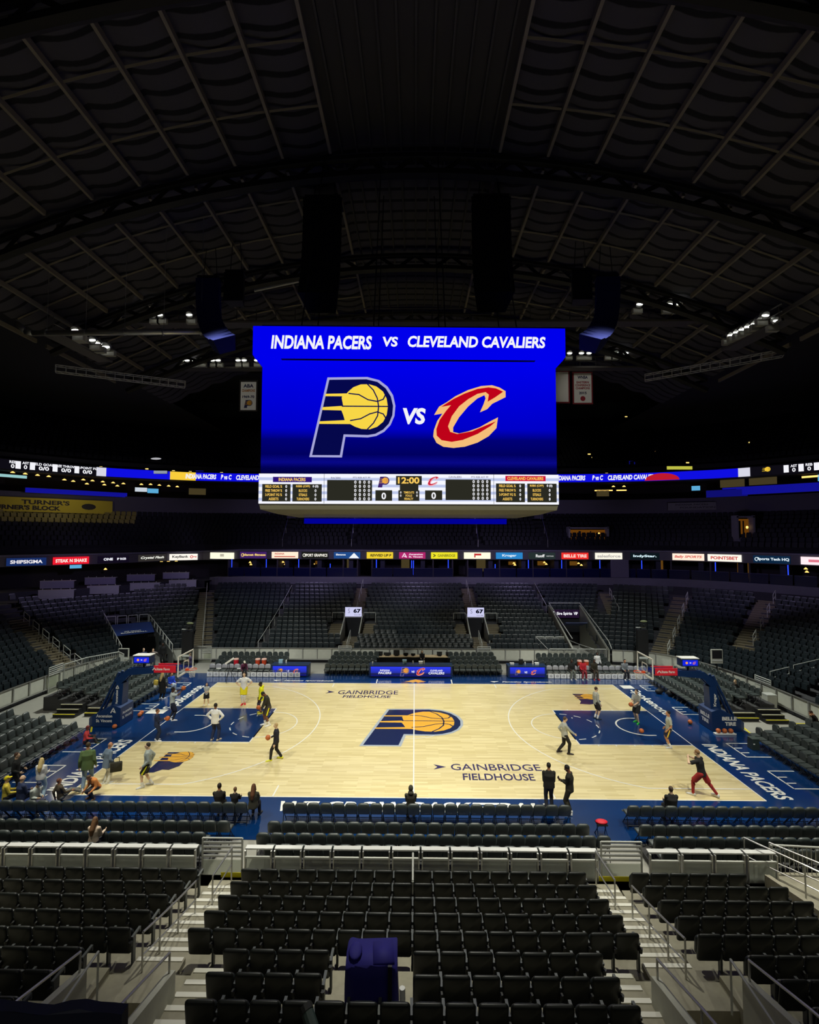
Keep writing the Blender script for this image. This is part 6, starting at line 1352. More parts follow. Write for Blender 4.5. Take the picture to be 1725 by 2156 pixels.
# catwalks
def catwalk(pts, label):
    mb = MB()
    for dz, r in ((0, .12), (1.05, .05), (.55, .03)): mb.tube([Vector(p)+Z*dz for p in pts], r, 5)
    pp = [Vector(p) for p in pts]
    for p, t in walk(pp, 1.6): mb.tube([p, p+Z*1.05], .03, 4)
    for a, b in zip(pp, pp[1:]): t = (b-a).normalized(); n = Vector((-t.y, t.x, 0)); mb.add([a, b, b+n*1.2, a+n*1.2], [(0, 1, 2, 3)])
    return tag(mb.build('catwalk', mat('catwalk_steel', (.07, .065, .06), .6)), label, 'catwalk', kind='structure')
catwalk([(-29, 10.6, 28.2), (29, 10.6, 28.2)], 'dark catwalk crossing under the roof behind the scoreboard top')
catwalk([(-28, 20.5, 27.9), (28, 20.5, 27.9)], 'rear catwalk carrying the lower row of floodlights')
catwalk([(-29, 10.6, 28.2), (-25.5, 20.5, 27.9)], 'left side catwalk joining front and rear'); catwalk([(29, 10.6, 28.2), (25.5, 20.5, 27.9)], 'right side catwalk joining front and rear')
catwalk([(-24.2, 3.4, 24.3), (-23.4, 8.4, 24.1)], 'short side catwalk at the left roof edge'); catwalk([(23.4, 8.4, 24.9), (24.2, 3.4, 25.0)], 'short side catwalk at the right roof edge')
L_flood = emit('flood_lens', (1.0, 1.0, .94), 6.0)
def flood(px, py, y, label, w_=.55, box=True, tilt=.5):
    x = (px-866)/1013.9*(y+27.9); z = 10.733+(y+27.88)*((1078-py)/1013.9+.0489)
    e = empty('floodlight', (x, y, z)); tag(e, label, 'floodlight', 'catwalk floodlights')
    m_ = MB(); m_.cone((0, .1, .12), w_*.45, (0, -.16, -.1), w_*.55, 10); m_.build('housing', M_steel, e)
    m_ = MB(); m_.ball((0, -.17, -.11), (w_*.5, .05, w_*.16), 12, 6); m_.build('lens', L_flood, e)
    m_ = MB(); m_.box((0, .25, -.45), (w_*1.5, .3, .42)); m_.build('ballast_box', mat('ballast_grey', (.35, .35, .30), .6), e)
n_ = 0
FL = [(x, 651, 9.6) for x in (226, 300, 316, 380)]+[(x, 631, 9.6) for x in (1345, 1408, 1430, 1510)]+[(x, 751, 19.8) for x in (340, 352, 365, 377, 393, 408, 432, 444, 487, 500, 527)]+[(x, 737, 19.8) for x in (1195, 1220, 1236, 1280, 1293, 1314, 1330, 1361, 1375, 1388)]+[(134, 684, 4), (142, 689, 4.5), (172, 706, 6), (182, 713, 6.5), (200, 721, 7.5)]+[(1536, 699, 7.5), (1548, 693, 7.0), (1560, 687, 6.5), (1572, 681, 6.0), (1586, 675, 5.5), (1598, 667, 5.0), (1610, 656, 4.5), (1633, 668, 4.0)]
for px, py, y in FL:
    n_ += 1; side = 'left' if px < 866 else 'right'; rowd = 'front catwalk' if y == 9.6 else 'rear catwalk' if y == 19.8 else 'side catwalk'
    same = sorted(q[0] for q in FL if (q[0] < 866) == (px < 866) and ('front catwalk' if q[2] == 9.6 else 'rear catwalk' if q[2] == 19.8 else 'side catwalk') == rowd)
    flood(px, py, y, 'lit floodlight on the %s %s, %s from the left' % (side, rowd, ordn(same.index(px)+1)), .7 if px == 200 else .5)
# speaker arrays
M_spk = mat('speaker_black', (.006, .006, .008), .5); M_spk2 = mat('speaker_navy', (.014, .017, .085), .75, spec=.15)
def array(x, y, z0, n, h_, w_, curve, label, m, lean=0):
    e = empty('speaker_array', (x, y, z0)); tag(e, label, 'speaker array'); p = Vector((0, 0, 0)); a = 0.0
    for k in range(n):
        a = curve*(k/n)**1.6
        R = Matrix.Rotation(-a, 3, 'X') @ Matrix.Rotation(lean*(k/n)**1.5, 3, 'Y'); m_ = MB(); vs = []
        for zz, kk in ((0, 1), (-h_*.94, .97)):
            for xx, yy in ((-.5, -.4), (.5, -.4), (.36, .4), (-.36, .4)): vs.append(p+R @ Vector((xx*w_*kk, yy*w_*.75, zz)))
        m_.add(vs, [(0, 1, 2, 3), (7, 6, 5, 4), (1, 0, 4, 5), (2, 1, 5, 6), (3, 2, 6, 7), (0, 3, 7, 4)]); m_.build('speaker_cabinet', m, e)
        p = p+R @ Vector((0, 0, -h_))
    m_ = MB(); m_.box((0, 0, .12), (w_*.9, w_*.6, .12)); m_.build('rigging_frame', M_black, e); m_ = MB()
    for q in (-1, 1): m_.tube([(q*w_*.3, 0, .1), (q*w_*.2, 0, 2.2)], .025, 4)
    m_.build('chain', M_black, e)
array(-5.6, 1.0, 31.2, 12, .58, 2.4, .5, 'tall black speaker array hanging left of centre above the scoreboard', M_spk); array(4.6, 1.0, 31.2, 12, .58, 2.4, .5, 'tall black speaker array hanging right of centre above the scoreboard', M_spk)
array(-13.3, 2.5, 27.2, 12, .48, 1.5, 1.0, 'curved navy speaker array at the upper left corner of the scoreboard', M_spk2, -.9); array(12.3, 2.5, 27.2, 12, .48, 1.5, 1.0, 'curved navy speaker array at the upper right corner of the scoreboard', M_spk2, .9)
array(-11.9, 3.2, 28.0, 4, .5, 1.3, .1, 'short dark speaker cluster beside the left curved array', M_spk); array(10.9, 3.2, 28.0, 4, .5, 1.3, .1, 'short dark speaker cluster beside the right curved array', M_spk)
# banners
def banner(x, y, z0, z1, w_, rim, label, lines):
    e = empty('banner', (x, y, z0)); tag(e, label, 'banner'); h_ = z1-z0
    m_ = MB(); m_.box((0, .02, h_/2), (w_+.3, .04, h_+.3)); m_.build('border', mat('banner_rim_'+rim, S(120, 25, 35) if rim == 'red' else S(35, 30, 25), .8), e)
    m_ = MB(); m_.box((0, -.015, h_/2), (w_, .03, h_)); cl_ = m_.build('cloth', emit('lit_banner_cloth', S(120, 120, 115), 1.0) if False else mat('banner_cloth', (.75, .75, .72), .8), e)
    for t_, zc, tw, th, m in lines:
        m_ = MB(); put_text(m_, t_, (0, -.035, zc*h_), X, Z, tw, th, bold=.04); m_.build('lettering', m, cl_)
    m_ = MB(); m_.tube([(-w_/2-.2, 0, h_+.17), (w_/2+.2, 0, h_+.17)], .04); m_.build('batten', M_black, e)
    m_ = MB()
    for q in (-1, 1): m_.tube([(q*w_*.4, 0, h_+.17), (q*w_*.4, 0, h_+2.5)], .012, 4)
    m_.build('wire', M_black, e); return e, cl_
ink = mat('banner_navy', S(30, 35, 80), .8); brn = mat('banner_gold', S(170, 110, 40), .8); rdk = mat('banner_red', S(150, 35, 50), .8)
e, c_ = banner(-17.9, 23, 24.15, 27.2, 1.65, 'dark', 'white 1969-70 ABA champions banner left of the scoreboard', (('ABA', .86, 1.1, .38, ink), ('CHAMPIONS', .69, 1.4, .3, brn), ('1969-70', .47, 1.3, .3, ink)))
p_logo((0, -.04, .65), X, Z, .9, c_, (mat('banner_silver', (.4, .4, .45), .8), ink, mat('banner_amber', S(220, 160, 40), .8)), .004)
e, c_ = banner(17.9, 23, 24.9, 28.1, 1.85, 'red', 'white WNBA Eastern Conference champions 2015 banner right of the scoreboard', (('WNBA', .86, 1.1, .34, ink), ('EASTERN', .69, 1.3, .25, rdk), ('CONFERENCE', .59, 1.6, .25, rdk), ('CHAMPIONS', .49, 1.5, .25, rdk), ('2015', .33, .8, .28, ink)))
m_ = MB(); m_.ball((0, -.03, .45), (.27, .02, .27), 14, 8); m_.build('emblem', rdk, c_)
banner(15.45, 22.6, 24.9, 28.1, 1.6, 'red', 'white banner with a red rim half hidden behind the scoreboard edge', ())
for sx in (-1, 1): spot((sx*17.9, 9.8, 27.5), (sx*17.8, 23, 26), 700, 30, .8)  # unseen spots added to brighten the hanging banners

# ---------------------------------------------------------------- things close to the camera
bb = empty('covered_camera', (-.70, -18.98, zrow(6))); tag(bb, 'tall deep-blue cloth cover over equipment standing in the near centre block', 'covered equipment')
M_cloth = mat('deep_blue_cloth', (.010, .006, .17), .8, noise=.15, nscale=5)
m_ = MB(); N = 28; rings = []
for j in range(8):
    z = 1.30*j/7; k = 1.0-.05*(j/7)**2+(.04 if j == 0 else 0); ring = []
    for i in range(N):
        a_ = 2*PI*i/N; cx_ = math.copysign(abs(math.cos(a_))**.35, math.cos(a_)); sy_ = math.copysign(abs(math.sin(a_))**.35, math.sin(a_)); wv = 1+.02*math.sin(5*a_+j*.7)
        ring.append((.47*cx_*k*wv, .33*sy_*k*wv, z+.04*math.sin(3*a_)*(j == 7)))
    rings.append(ring)
m_.loft(rings); m_.build('cloth_cover', M_cloth, bb, True)
m_ = MB(); m_.box((.2, -.02, 1.28), (.36, .44, .1), .1); m_.ball((-.3, 0, 1.31), (.12, .2, .05), 12, 6); m_.build('top_bulge', M_cloth, bb, True)
m_ = MB(); m_.box((.33, -.36, .72), (.07, .04, 1.3)); m_.build('dark_strap', M_black, bb)
m_ = MB(); m_.tube([(.55, -.34, .55), (.54, -.34, 1.0)], .05, 8); m_.tube([(.56, -.35, .0), (.55, -.34, .55)], .028, 8); m_.build('white_handle', M_white, bb)
dr = empty('ledge_drape', (-2.75, -24.2, 0)); tag(dr, 'dark navy drape over a ledge at the lower left corner of the view', 'drape')
m_ = MB(); n = 20; top = [(-1.6+2.26*i/n, -.02*math.sin(i), 7.23+.01*math.sin(i*2)) for i in range(n+1)]
m_.loft([[(x, y+.08, z) for x, y, z in top]+[(x, y+.13, 4.6) for x, y, z in reversed(top)], [(x, y, z) for x, y, z in top]+[(x, y+.02, 4.6) for x, y, z in reversed(top)]]); m_.build('cloth', mat('drape_navy', (.008, .011, .03), .7), dr)
m_ = MB(); m_.box((-.47, .2, 3.4), (2.2, .12, 6.8)); m_.build('ledge', M_dark, dr)
bg = empty('foam_case', (-1.55, -19.95, zrow(7)+.45)); tag(bg, 'dark green tube case lying on the seats left of the blue cover', 'case')
m_ = MB(); m_.cone((-.16, .2, .36), .1, (.16, -.2, .1), .1, 12); m_.build('tube', mat('case_dark_green', (.03, .05, .045), .6), bg); m_ = MB(); m_.cone((-.17, .21, .37), .108, (-.12, .15, .33), .108, 12); m_.build('end_cap', M_plastic, bg)
# ---------------------------------------------------------------- people
def voxel_mesh(mb, voxel, smooth_it=3, name='body'):
    me = mb.build(name, [], mesh_only=True); ob = bpy.data.objects.new('tmp', me); COL.objects.link(ob)
    r = ob.modifiers.new('r', 'REMESH'); r.mode = 'VOXEL'; r.voxel_size = voxel; r.use_smooth_shade = True
    if smooth_it: s = ob.modifiers.new('s', 'SMOOTH'); s.factor = .5; s.iterations = smooth_it
    dg = bpy.context.evaluated_depsgraph_get(); out = bpy.data.meshes.new_from_object(ob.evaluated_get(dg))
    bpy.data.objects.remove(ob); bpy.data.meshes.remove(me); out.name = name
    out.polygons.foreach_set('use_smooth', [True]*len(out.polygons)); return out
def ik(S_, T_, a, b, pole):
    d = T_-S_; L = d.length; mx = (a+b)*.995
    if L > mx: T_ = S_+d*(mx/L); d = T_-S_; L = mx
    x = (a*a-b*b+L*L)/(2*L); h = math.sqrt(max(0, a*a-x*x)); u = d/L
    p = Vector(pole); p = p-u*p.dot(u)
    p = p.normalized() if p.length > 1e-4 else Vector((1, 0, 0))
    return S_+u*x+p*h, T_
def limb(mb, pts, rs, n=10):
    for (p, r), (q, s) in zip(zip(pts, rs), zip(pts[1:], rs[1:])): mb.cone(p, r, q, s, n)
    for p, r in zip(pts, rs): mb.ball(p, r, n, 6)
def ring(c, R, rx, ry, n=16): return [c+R @ Vector((rx*math.cos(2*PI*i/n), ry*math.sin(2*PI*i/n), 0)) for i in range(n)]
SKIN = {'light': S(225, 175, 145), 'tan': S(190, 135, 100), 'brown': S(115, 75, 55), 'dark': S(75, 48, 36)}
NPEOPLE = 0
def person(x, y, face, h, label, skin='light', hair=('short', (60, 40, 25)), top=None, sleeves='long', bottom=None, legs='long', shoes=(230, 230, 230), socks=None, leggings=None,
           z=0.0, hip=None, lean=0.0, side=0.0, head=(0, 0), feet=None, hands=None, knee=None, curl=.5, female=False, hood=False, trim=None, extra=None, long_top=0.0, bulk=1.0, coat=False):
    """face: compass of the chest in degrees from +x; feet/hands are local targets (x right, y forward, z up) in units of metres"""
    global NPEOPLE; NPEOPLE += 1
    e = empty('person', (x, y, z), math.radians(face)-PI/2); tag(e, label, 'person', None)
    k = h/1.8
    hp = Vector(hip) if hip is not None else Vector((0, 0, .50*h))
    R = Matrix.Rotation(-math.radians(lean), 3, 'X') @ Matrix.Rotation(math.radians(side), 3, 'Y')
    T = lambda v: hp+R @ (Vector(v)*k)
    sw = .16 if female else .185; fs = .92 if female else 1.0
    waist = T((0, 0, .17)); chest = T((0, 0, .36)); neck = T((0, -.005, .545)); sh = [T((-sw, 0, .445)), T((sw, 0, .445))]
    Rh = R @ Matrix.Rotation(-math.radians(head[1]), 3, 'Z') @ Matrix.Rotation(-math.radians(head[0]), 3, 'X')
    hb = T((0, .0, .56)); hc = hb+Rh @ Vector((0, .02, .135))*k
    # ---- skeleton targets
    ua, fa, th, sk = .29*k, .26*k, .43*k, .43*k
    feet = feet or ((-.11, .0, 0), (.11, .03, 0)); hands = hands or ((-.27, .06, .80), (.27, .06, .80))
    hipj = [hp+R @ Vector((-.095*k, 0, -.02)), hp+R @ Vector((.095*k, 0, -.02))]
    ank = []; kn = []; wr = []; el = []
    for i in (0, 1):
        a = Vector(feet[i])+Vector((0, -.03, .075*k)); pol = knee[i] if knee else (0, 1, .1); q, a2 = ik(hipj[i], a, th, sk, pol); kn.append(q); ank.append(a2)
        w_ = Vector(hands[i][:3]); pol = hands[i][3] if len(hands[i]) > 3 else ((-.12 if i == 0 else .12), -1, -.3); q, w2 = ik(sh[i], w_, ua, fa, pol); el.append(q); wr.append(w2)
    # ---- body, one continuous surface
    mb = MB(); n = 16
    mb.loft([ring(T((0, 0, -.09)), R, .13*k*fs, .09*k), ring(T((0, 0, .03)), R, .15*k, .105*k), ring(waist, R, .125*k*fs, .09*k), ring(chest, R, .16*k*fs, .11*k), ring(T((0, 0, .45)), R, .15*k*fs, .09*k), ring(T((0, 0, .50)), R, .09*k, .07*k), ring(T((0, 0, .54)), R, .06*k, .06*k)])
    limb(mb, [neck-R @ Vector((0, 0, .05)), hc-Rh @ Vector((0, .02, .05))*k], [.06*k, .055*k])
    mb.ball(hc, (.073*k, .092*k, .108*k), 16, 12, Rh); mb.ball(hc+Rh @ Vector((0, .035, -.06))*k, (.052*k, .055*k, .055*k), 12, 8, Rh)
    mb.cone(hc+Rh @ Vector((0, .085, .02))*k, .012*k, hc+Rh @ Vector((0, .112, -.022))*k, .017*k, 8); mb.ball(hc+Rh @ Vector((0, .104, -.024))*k, .017*k, 8, 6)
    for s in (-1, 1): mb.ball(hc+Rh @ Vector((s*.074, -.005, -.01))*k, (.012*k, .022*k, .033*k), 8, 6, Rh); mb.ball(hc+Rh @ Vector((s*.03, .08, .022))*k, (.022*k, .012*k, .009*k), 8, 5, Rh)
    mb.ball(hc+Rh @ Vector((0, .083, -.062))*k, (.026*k, .012*k, .012*k), 8, 5, Rh)
    for i in (0, 1):
        limb(mb, [sh[i], el[i], wr[i]], [.055*k*fs, .043*k*fs, .029*k*fs]); mb.cone(el[i].lerp(wr[i], .0), .043*k*fs, el[i].lerp(wr[i], .35), .045*k*fs)
        limb(mb, [hipj[i], kn[i], ank[i]], [.092*k, .058*k, .04*k]); mb.cone(kn[i], .055*k, kn[i].lerp(ank[i], .3)-Vector((0, .012*k, 0)), .06*k)
        # hand: palm, four unequal fingers, thumb
        d = (wr[i]-el[i]).normalized(); inward = Vector((1 if i == 0 else -1, 0, 0)); pn = (inward-d*inward.dot(d)); pn = pn.normalized() if pn.length > .1 else Vector((0, 1, 0)); lat = d.cross(pn).normalized()
        if lat.y < 0: lat = -lat
        kn0 = wr[i]+d*.085*k
        for j, (o_, L) in enumerate(((.028, .072), (.010, .082), (-.009, .076), (-.027, .060))):
            b0 = wr[i]+lat*o_*.7*k+d*.01*k; b1 = kn0+lat*o_*k; mb.cone(b0, .014*k, b1, .0125*k, 8); mb.ball(b1, .0125*k, 8, 5)
            c1 = math.cos(curl*.7); s1 = math.sin(curl*.7); b2 = b1+(d*c1+pn*s1)*L*.5*k; c2 = math.cos(curl*1.7); s2 = math.sin(curl*1.7); b3 = b2+(d*c2+pn*s2)*L*.5*k
            mb.cone(b1, .0115*k, b2, .0105*k, 8); mb.ball(b2, .0105*k, 8, 5); mb.cone(b2, .0105*k, b3, .0085*k, 8); mb.ball(b3, .0085*k, 8, 5)
        t0 = wr[i]+lat*.024*k+d*.025*k; t1 = t0+(lat*.7+d*.6+pn*.25).normalized()*.042*k; t2 = t1+(lat*.15+d*.8+pn*.45).normalized()*.034*k
        mb.cone(t0, .015*k, t1, .0125*k, 8); mb.ball(t1, .0125*k, 8, 5); mb.cone(t1, .0125*k, t2, .0095*k, 8); mb.ball(t2, .0095*k, 8, 5)
        toe = Vector((feet[i][3] if len(feet[i]) > 3 else (-.03 if i == 0 else .03), .14, 0))*k; mb.cone(ank[i]-Vector((0, 0, .03*k)), .036*k, ank[i]+toe-Vector((0, 0, .045*k)), .03*k, 8); mb.ball(ank[i]+toe-Vector((0, 0, .045*k)), .03*k, 8, 5)
    me = voxel_mesh(mb, .0115, 2)
    sk_m = mat('skin_'+skin, tuple(min(.8, c_*1.25) for c_ in SKIN[skin]), .5, noise=.06, nscale=14); me.materials.append(sk_m)
    for m in (mat('eye_white', (.75, .73, .7), .3), mat('eye_dark', (.02, .012, .01), .2), mat('lip_'+skin, tuple(c*f for c, f in zip(SKIN[skin], (.75, .5, .5))), .5)): me.materials.append(m)
    bm = bmesh.new(); bm.from_mesh(me)
    def addball(c, r, idx):
        q = MB(); q.ball(c, r, 8, 6, Rh); vs = [bm.verts.new(v) for v in q.v]
        for f in q.f: ff = bm.faces.new([vs[t] for t in f]); ff.material_index = idx; ff.smooth = True
    for s in (-1, 1): addball(hc+Rh @ Vector((s*.029, .084, .006))*k, (.013*k, .008*k, .008*k), 1); addball(hc+Rh @ Vector((s*.029, .0895, .006))*k, (.006*k, .0055*k, .006*k), 2)
    addball(hc+Rh @ Vector((0, .0915, -.062))*k, (.021*k, .006*k, .006*k), 3)
    bm.to_mesh(me); bm.free(); link(bpy.data.objects.new('body', me), e)
    # ---- clothes
    def cloth(name, mb, col, vox=.017, it=3, rough=.85):
        q = voxel_mesh(mb, vox, it, name); q.materials.append(mat('cloth_%d_%d_%d' % col, tuple(min(.85, c_*1.4) for c_ in S(*col)), rough, noise=.12, nscale=9)); return link(bpy.data.objects.new(name, q), e)
    if top:
        mb = MB(); b = bulk; g = .02*k; zl = -.10-long_top
        mb.loft([ring(T((0, 0, zl)), R, (.165*fs*b+.02*(long_top > .15))*k+g, .118*k*b+g), ring(T((0, 0, .03)), R, .16*k*b+g, .115*k*b+g), ring(waist, R, .142*k*fs*b+g, .105*k*b+g), ring(chest, R, .172*k*fs*b+g, .122*k*b+g), ring(T((0, 0, .44)), R, .15*k*fs+g, .10*k+g), ring(T((0, 0, .50)), R, .105*k+g, .08*k+g), ring(T((0, 0, .545)), R, .065*k+g*.6, .062*k+g*.6)])
        for i in (0, 1):
            if sleeves == 'long': limb(mb, [sh[i], el[i], el[i].lerp(wr[i], .95)], [.068*k*(1+(b-1)*.5), .057*k*(1+(b-1)*.5), .043*k])
            elif sleeves == 'short':
                q = sh[i].lerp(el[i], .8); mb.ball(sh[i], .075*k, 10, 6); mb.cone(sh[i], .074*k, q, .072*k, 12)
        if hood: mb.ball(T((0, -.085, .545)), (.11*k, .07*k, .07*k), 12, 8, R)
        s_ = cloth('coat' if coat else 'shirt' if sleeves == 'short' else 'sweater', mb, top)
    if bottom:
        mb = MB(); mb.loft([ring(T((0, 0, -.12)), R, .145*k+.02, .11*k+.018), ring(T((0, 0, .0)), R, .162*k+.014, .118*k+.012), ring(T((0, 0, .075)), R, .15*k+.012, .108*k+.012)])
        for i in (0, 1):
            if legs == 'long': limb(mb, [hipj[i], kn[i], kn[i].lerp(ank[i], .93)], [.108*k, .08*k, .062*k])
            else:
                q = hipj[i].lerp(kn[i], .88); mb.ball(hipj[i], .112*k, 12, 7); mb.cone(hipj[i], .113*k, q, .108*k, 14)
        cloth('trousers' if legs == 'long' else 'shorts', mb, bottom)
        if trim:
            for i in (0, 1):
                mb = MB(); o_ = R @ Vector(((-1 if i == 0 else 1)*.098*k, 0, 0)); a_, b_ = hipj[i]+o_, hipj[i].lerp(kn[i], .86)+o_; mb.cone(a_, .03*k, b_, .035*k, 8); cloth('side_stripe', mb, trim)
    if leggings:
        mb = MB()
        for i in (0, 1): limb(mb, [hipj[i].lerp(kn[i], .5), kn[i], kn[i].lerp(ank[i], .92)], [.085*k, .068*k, .05*k]); mb.cone(kn[i], .064*k, kn[i].lerp(ank[i], .3)-Vector((0, .012*k, 0)), .069*k)
        cloth('leggings', mb, leggings, .014)
    if socks:
        mb = MB()
        for i in (0, 1): limb(mb, [kn[i].lerp(ank[i], .68), ank[i]], [.056*k, .05*k])
        cloth('socks', mb, socks, .014)
    for i in (0, 1):
        tx = feet[i][3] if len(feet[i]) > 3 else (-.03 if i == 0 else .03); f0 = ank[i]-Vector((0, 0, .075*k)); mb = MB(); pts = []
        for yy, wd, hh in ((-.08, .036, .085), (-.03, .042, .10), (.06, .046, .08), (.14, .048, .062), (.20, .036, .05), (.222, .02, .03)):
            c = f0+Vector((tx*(yy/.14), yy, 0))*k; pts.append([c+Vector((wd*k*math.cos(a_), 0, max(0, hh*k*math.sin(a_)))) for a_ in [PI*j/7 for j in range(8)]]+[c+Vector((-wd*k, 0, 0)), c+Vector((wd*k, 0, 0))])
        mb.loft(pts); so = mb.build('shoe', mat('shoe_%d_%d_%d' % shoes, S(*shoes), .5), e, True)
    # ---- hair or hats
    style, hcx = hair; hm = mat('hair_%d_%d_%d' % hcx, S(*hcx), .7, noise=.25, nscale=30)
    mb = MB()
    if style in ('short', 'long', 'curly', 'cap', 'bald'):
        if style != 'bald':
            mb.ball(hc+Rh @ Vector((0, -.018, .028))*k, (.083*k, .092*k, .098*k), 14, 10, Rh)
            if style == 'curly': mb.ball(hc+Rh @ Vector((0, -.01, .06))*k, (.1*k, .1*k, .085*k), 12, 8, Rh)
        else: mb.ball(hc+Rh @ Vector((0, -.04, .0))*k, (.078*k, .062*k, .06*k), 12, 8, Rh)
        if style == 'long':
            back = hc+Rh @ Vector((0, -.06, -.04))*k; mb.ball(back, (.09*k, .07*k, .12*k), 12, 8, Rh)
            limb(mb, [back, T((0, -.12, .44)), T((0, -.135, .30))], [.085*k, .095*k, .06*k])
            for s in (-1, 1): limb(mb, [hc+Rh @ Vector((s*.07, -.01, .0))*k, hc+Rh @ Vector((s*.075, .0, -.12))*k], [.03*k, .035*k])
        if style == 'cap': mb.cone(hc+Rh @ Vector((0, .0, .055))*k, .088*k, hc+Rh @ Vector((0, 0, .115))*k, .06*k, 14); mb.loft([ring(hc+Rh @ Vector((0, .09, .045))*k, Rh, .075*k, .085*k), ring(hc+Rh @ Vector((0, .09, .058))*k, Rh, .075*k, .085*k)])
        q = voxel_mesh(mb, .011, 2, 'hair'); q.materials.append(hm)
        # keep the face clear
        bm = bmesh.new(); bm.from_mesh(q); inv = Rh.transposed(); kill = []
        for v in bm.verts:
            l_ = inv @ (Vector(v.co)-hc); 
            if l_.y > .035*k and l_.z < .05*k and abs(l_.x) < .062*k and style != 'bald' and l_.z > -.12*k: kill.append(v)
        bmesh.ops.delete(bm, geom=kill, context='VERTS'); bm.to_mesh(q); bm.free()
        link(bpy.data.objects.new('cap' if style == 'cap' else 'hair', q), e)
    if hood == 'up':
        mb = MB(); mb.ball(hc+Rh @ Vector((0, -.02, .01))*k, (.1*k, .11*k, .125*k), 14, 10, Rh); mb.ball(T((0, -.03, .55)), (.12*k, .1*k, .08*k), 12, 8, R); cloth('hood', mb, top)
    e['_w'] = [0]; del e['_w']
    R3 = Matrix.Rotation(math.radians(face)-PI/2, 3, 'Z')
    return [Vector((x, y, z))+R3 @ w_ for w_ in wr], e
SEAT = dict(feet=((-.12, .42, 0), (.12, .46, 0)), hip=(0, 0, .50), hands=((-.16, .34, .60), (.16, .34, .60)), lean=4)
HIPS = ((-.21, -.0, 1.10, (-1, -.15, .1)), (.21, -.0, 1.10, (1, -.15, .1)))
# players and staff on the floor
person(-13.15, 3.0, -70, 1.45, 'woman in a grey shirt and black shorts standing with clasped hands by the left corner', 'light', ('long', (95, 60, 40)), (165, 170, 170), 'short', (20, 20, 22), 'short', (235, 235, 230), female=True, hands=((-.06, .22, .86), (.05, .22, .86)), feet=((-.12, 0, 0), (.13, 0, 0)))
person(-10.85, 3.2, -80, 2.1, 'tall player in a white shirt, yellow shorts and red shoes with hands on hips', 'light', ('short', (60, 42, 28)), (225, 225, 222), 'short', (225, 190, 20), 'short', (220, 40, 60), leggings=(225, 225, 225), hands=((-.25, .02, 1.15, (-1, -.15, .1)), (.25, .02, 1.15, (1, -.15, .1))), feet=((-.07, 0, 0), (.06, .1, 0)))
person(-9.25, 1.65, 195, 1.98, 'man in a bright yellow hooded top and dark trousers at the left key corner', 'dark', ('short', (20, 16, 14)), (235, 205, 15), 'long', (45, 40, 55), 'long', (230, 215, 40), hood=True, head=(12, 0), hands=((-.24, .12, .86), (.24, .15, .86)), long_top=.1)
person(-8.25, -.2, 205, 2.12, 'player in a black long-sleeved top and yellow-sided shorts bowing to the ball', 'brown', ('short', (18, 15, 13)), (38, 36, 30), 'long', (55, 48, 42), 'short', (235, 235, 235), socks=(235, 235, 235), trim=(235, 195, 20), lean=14, head=(38, 0), hands=((-.12, .42, .93), (.16, .38, .88)), feet=((-.12, -.02, 0), (.13, .18, 0)))
ball_obj((-9.05, .55, .72), 'basketball dropping in front of the player in black and yellow shorts')
person(-10.42, -2.25, 80, 2.02, 'man in a white sweatshirt and navy trousers with hands on hips, seen from behind', 'brown', ('short', (25, 20, 17)), (222, 220, 218), 'long', (26, 34, 62), 'long', (220, 200, 170), hands=((-.26, .02, 1.08, (-1, -.1, .1)), (.26, .02, 1.08, (1, -.1, .1))), feet=((-.17, 0, 0), (.17, .05, 0)), bulk=1.1)
wr_, _ = person(-6.6, -4.35, 190, 1.82, 'blond man in a black tracksuit and yellow shoes walking with a ball', 'light', ('short', (190, 160, 110)), (24, 24, 34), 'long', (24, 22, 24), 'long', (228, 228, 60), hands=((-.3, .03, .84), (.28, .26, .96)), feet=((-.09, .28, 0), (.09, -.22, .02)), head=(4, 0))
ball_obj((wr_[1].x-.17, wr_[1].y+.02, wr_[1].z-.03), 'basketball carried by the blond man in the black tracksuit')
wr_, _ = person(-13.45, -2.33, 20, 1.72, 'man in dark navy training clothes holding a ball on the left baseline', 'tan', ('short', (90, 60, 40)), (28, 38, 66), 'long', (26, 36, 60), 'long', (230, 230, 230), hands=((-.1, .32, 1.08), (.12, .34, 1.1)), feet=((-.1, 0, 0), (.1, .08, 0)))
ball_obj((wr_[0].x*.5+wr_[1].x*.5+.17, wr_[0].y*.5+wr_[1].y*.5+.02, wr_[0].z+.02), 'basketball held by the man in navy on the left baseline')
wr_, _ = person(-13.6, -.45, 35, 1.95, 'player in a grey shirt and dark shorts leaping with a ball on the left baseline', 'dark', ('short', (20, 16, 14)), (160, 168, 170), 'short', (28, 32, 52), 'short', (230, 230, 235), z=.32, leggings=(32, 34, 44), hands=((-.05, .42, 1.62, (-1, 0, -.3)), (.16, .42, 1.6, (1, 0, -.3))), feet=((-.1, -.12, .02), (.1, .05, .0)))
ball_obj(((wr_[0].x+wr_[1].x)/2+.12, (wr_[0].y+wr_[1].y)/2+.06, wr_[0].z+.1), 'basketball held high by the leaping player in grey')
person(-11.4, -6.87, 200, 1.92, 'player in a grey long-sleeved top and black shorts with yellow sides walking away', 'light', ('short', (45, 32, 24)), (140, 148, 145), 'long', (24, 24, 24), 'short', (215, 215, 215), socks=(230, 230, 230), trim=(235, 205, 30), hands=((-.26, .16, .95), (.26, -.1, .95)), feet=((-.1, .2, 0), (.1, -.12, .01)), bulk=1.06)
person(-16.55, 4.05, 75, 1.80, 'blonde woman in a long black coat standing at the far left baseline, seen from behind', 'light', ('long', (190, 165, 110)), (18, 17, 15), 'long', (15, 15, 16), 'long', (225, 225, 225), female=True, long_top=.42, coat=True, bulk=1.1)
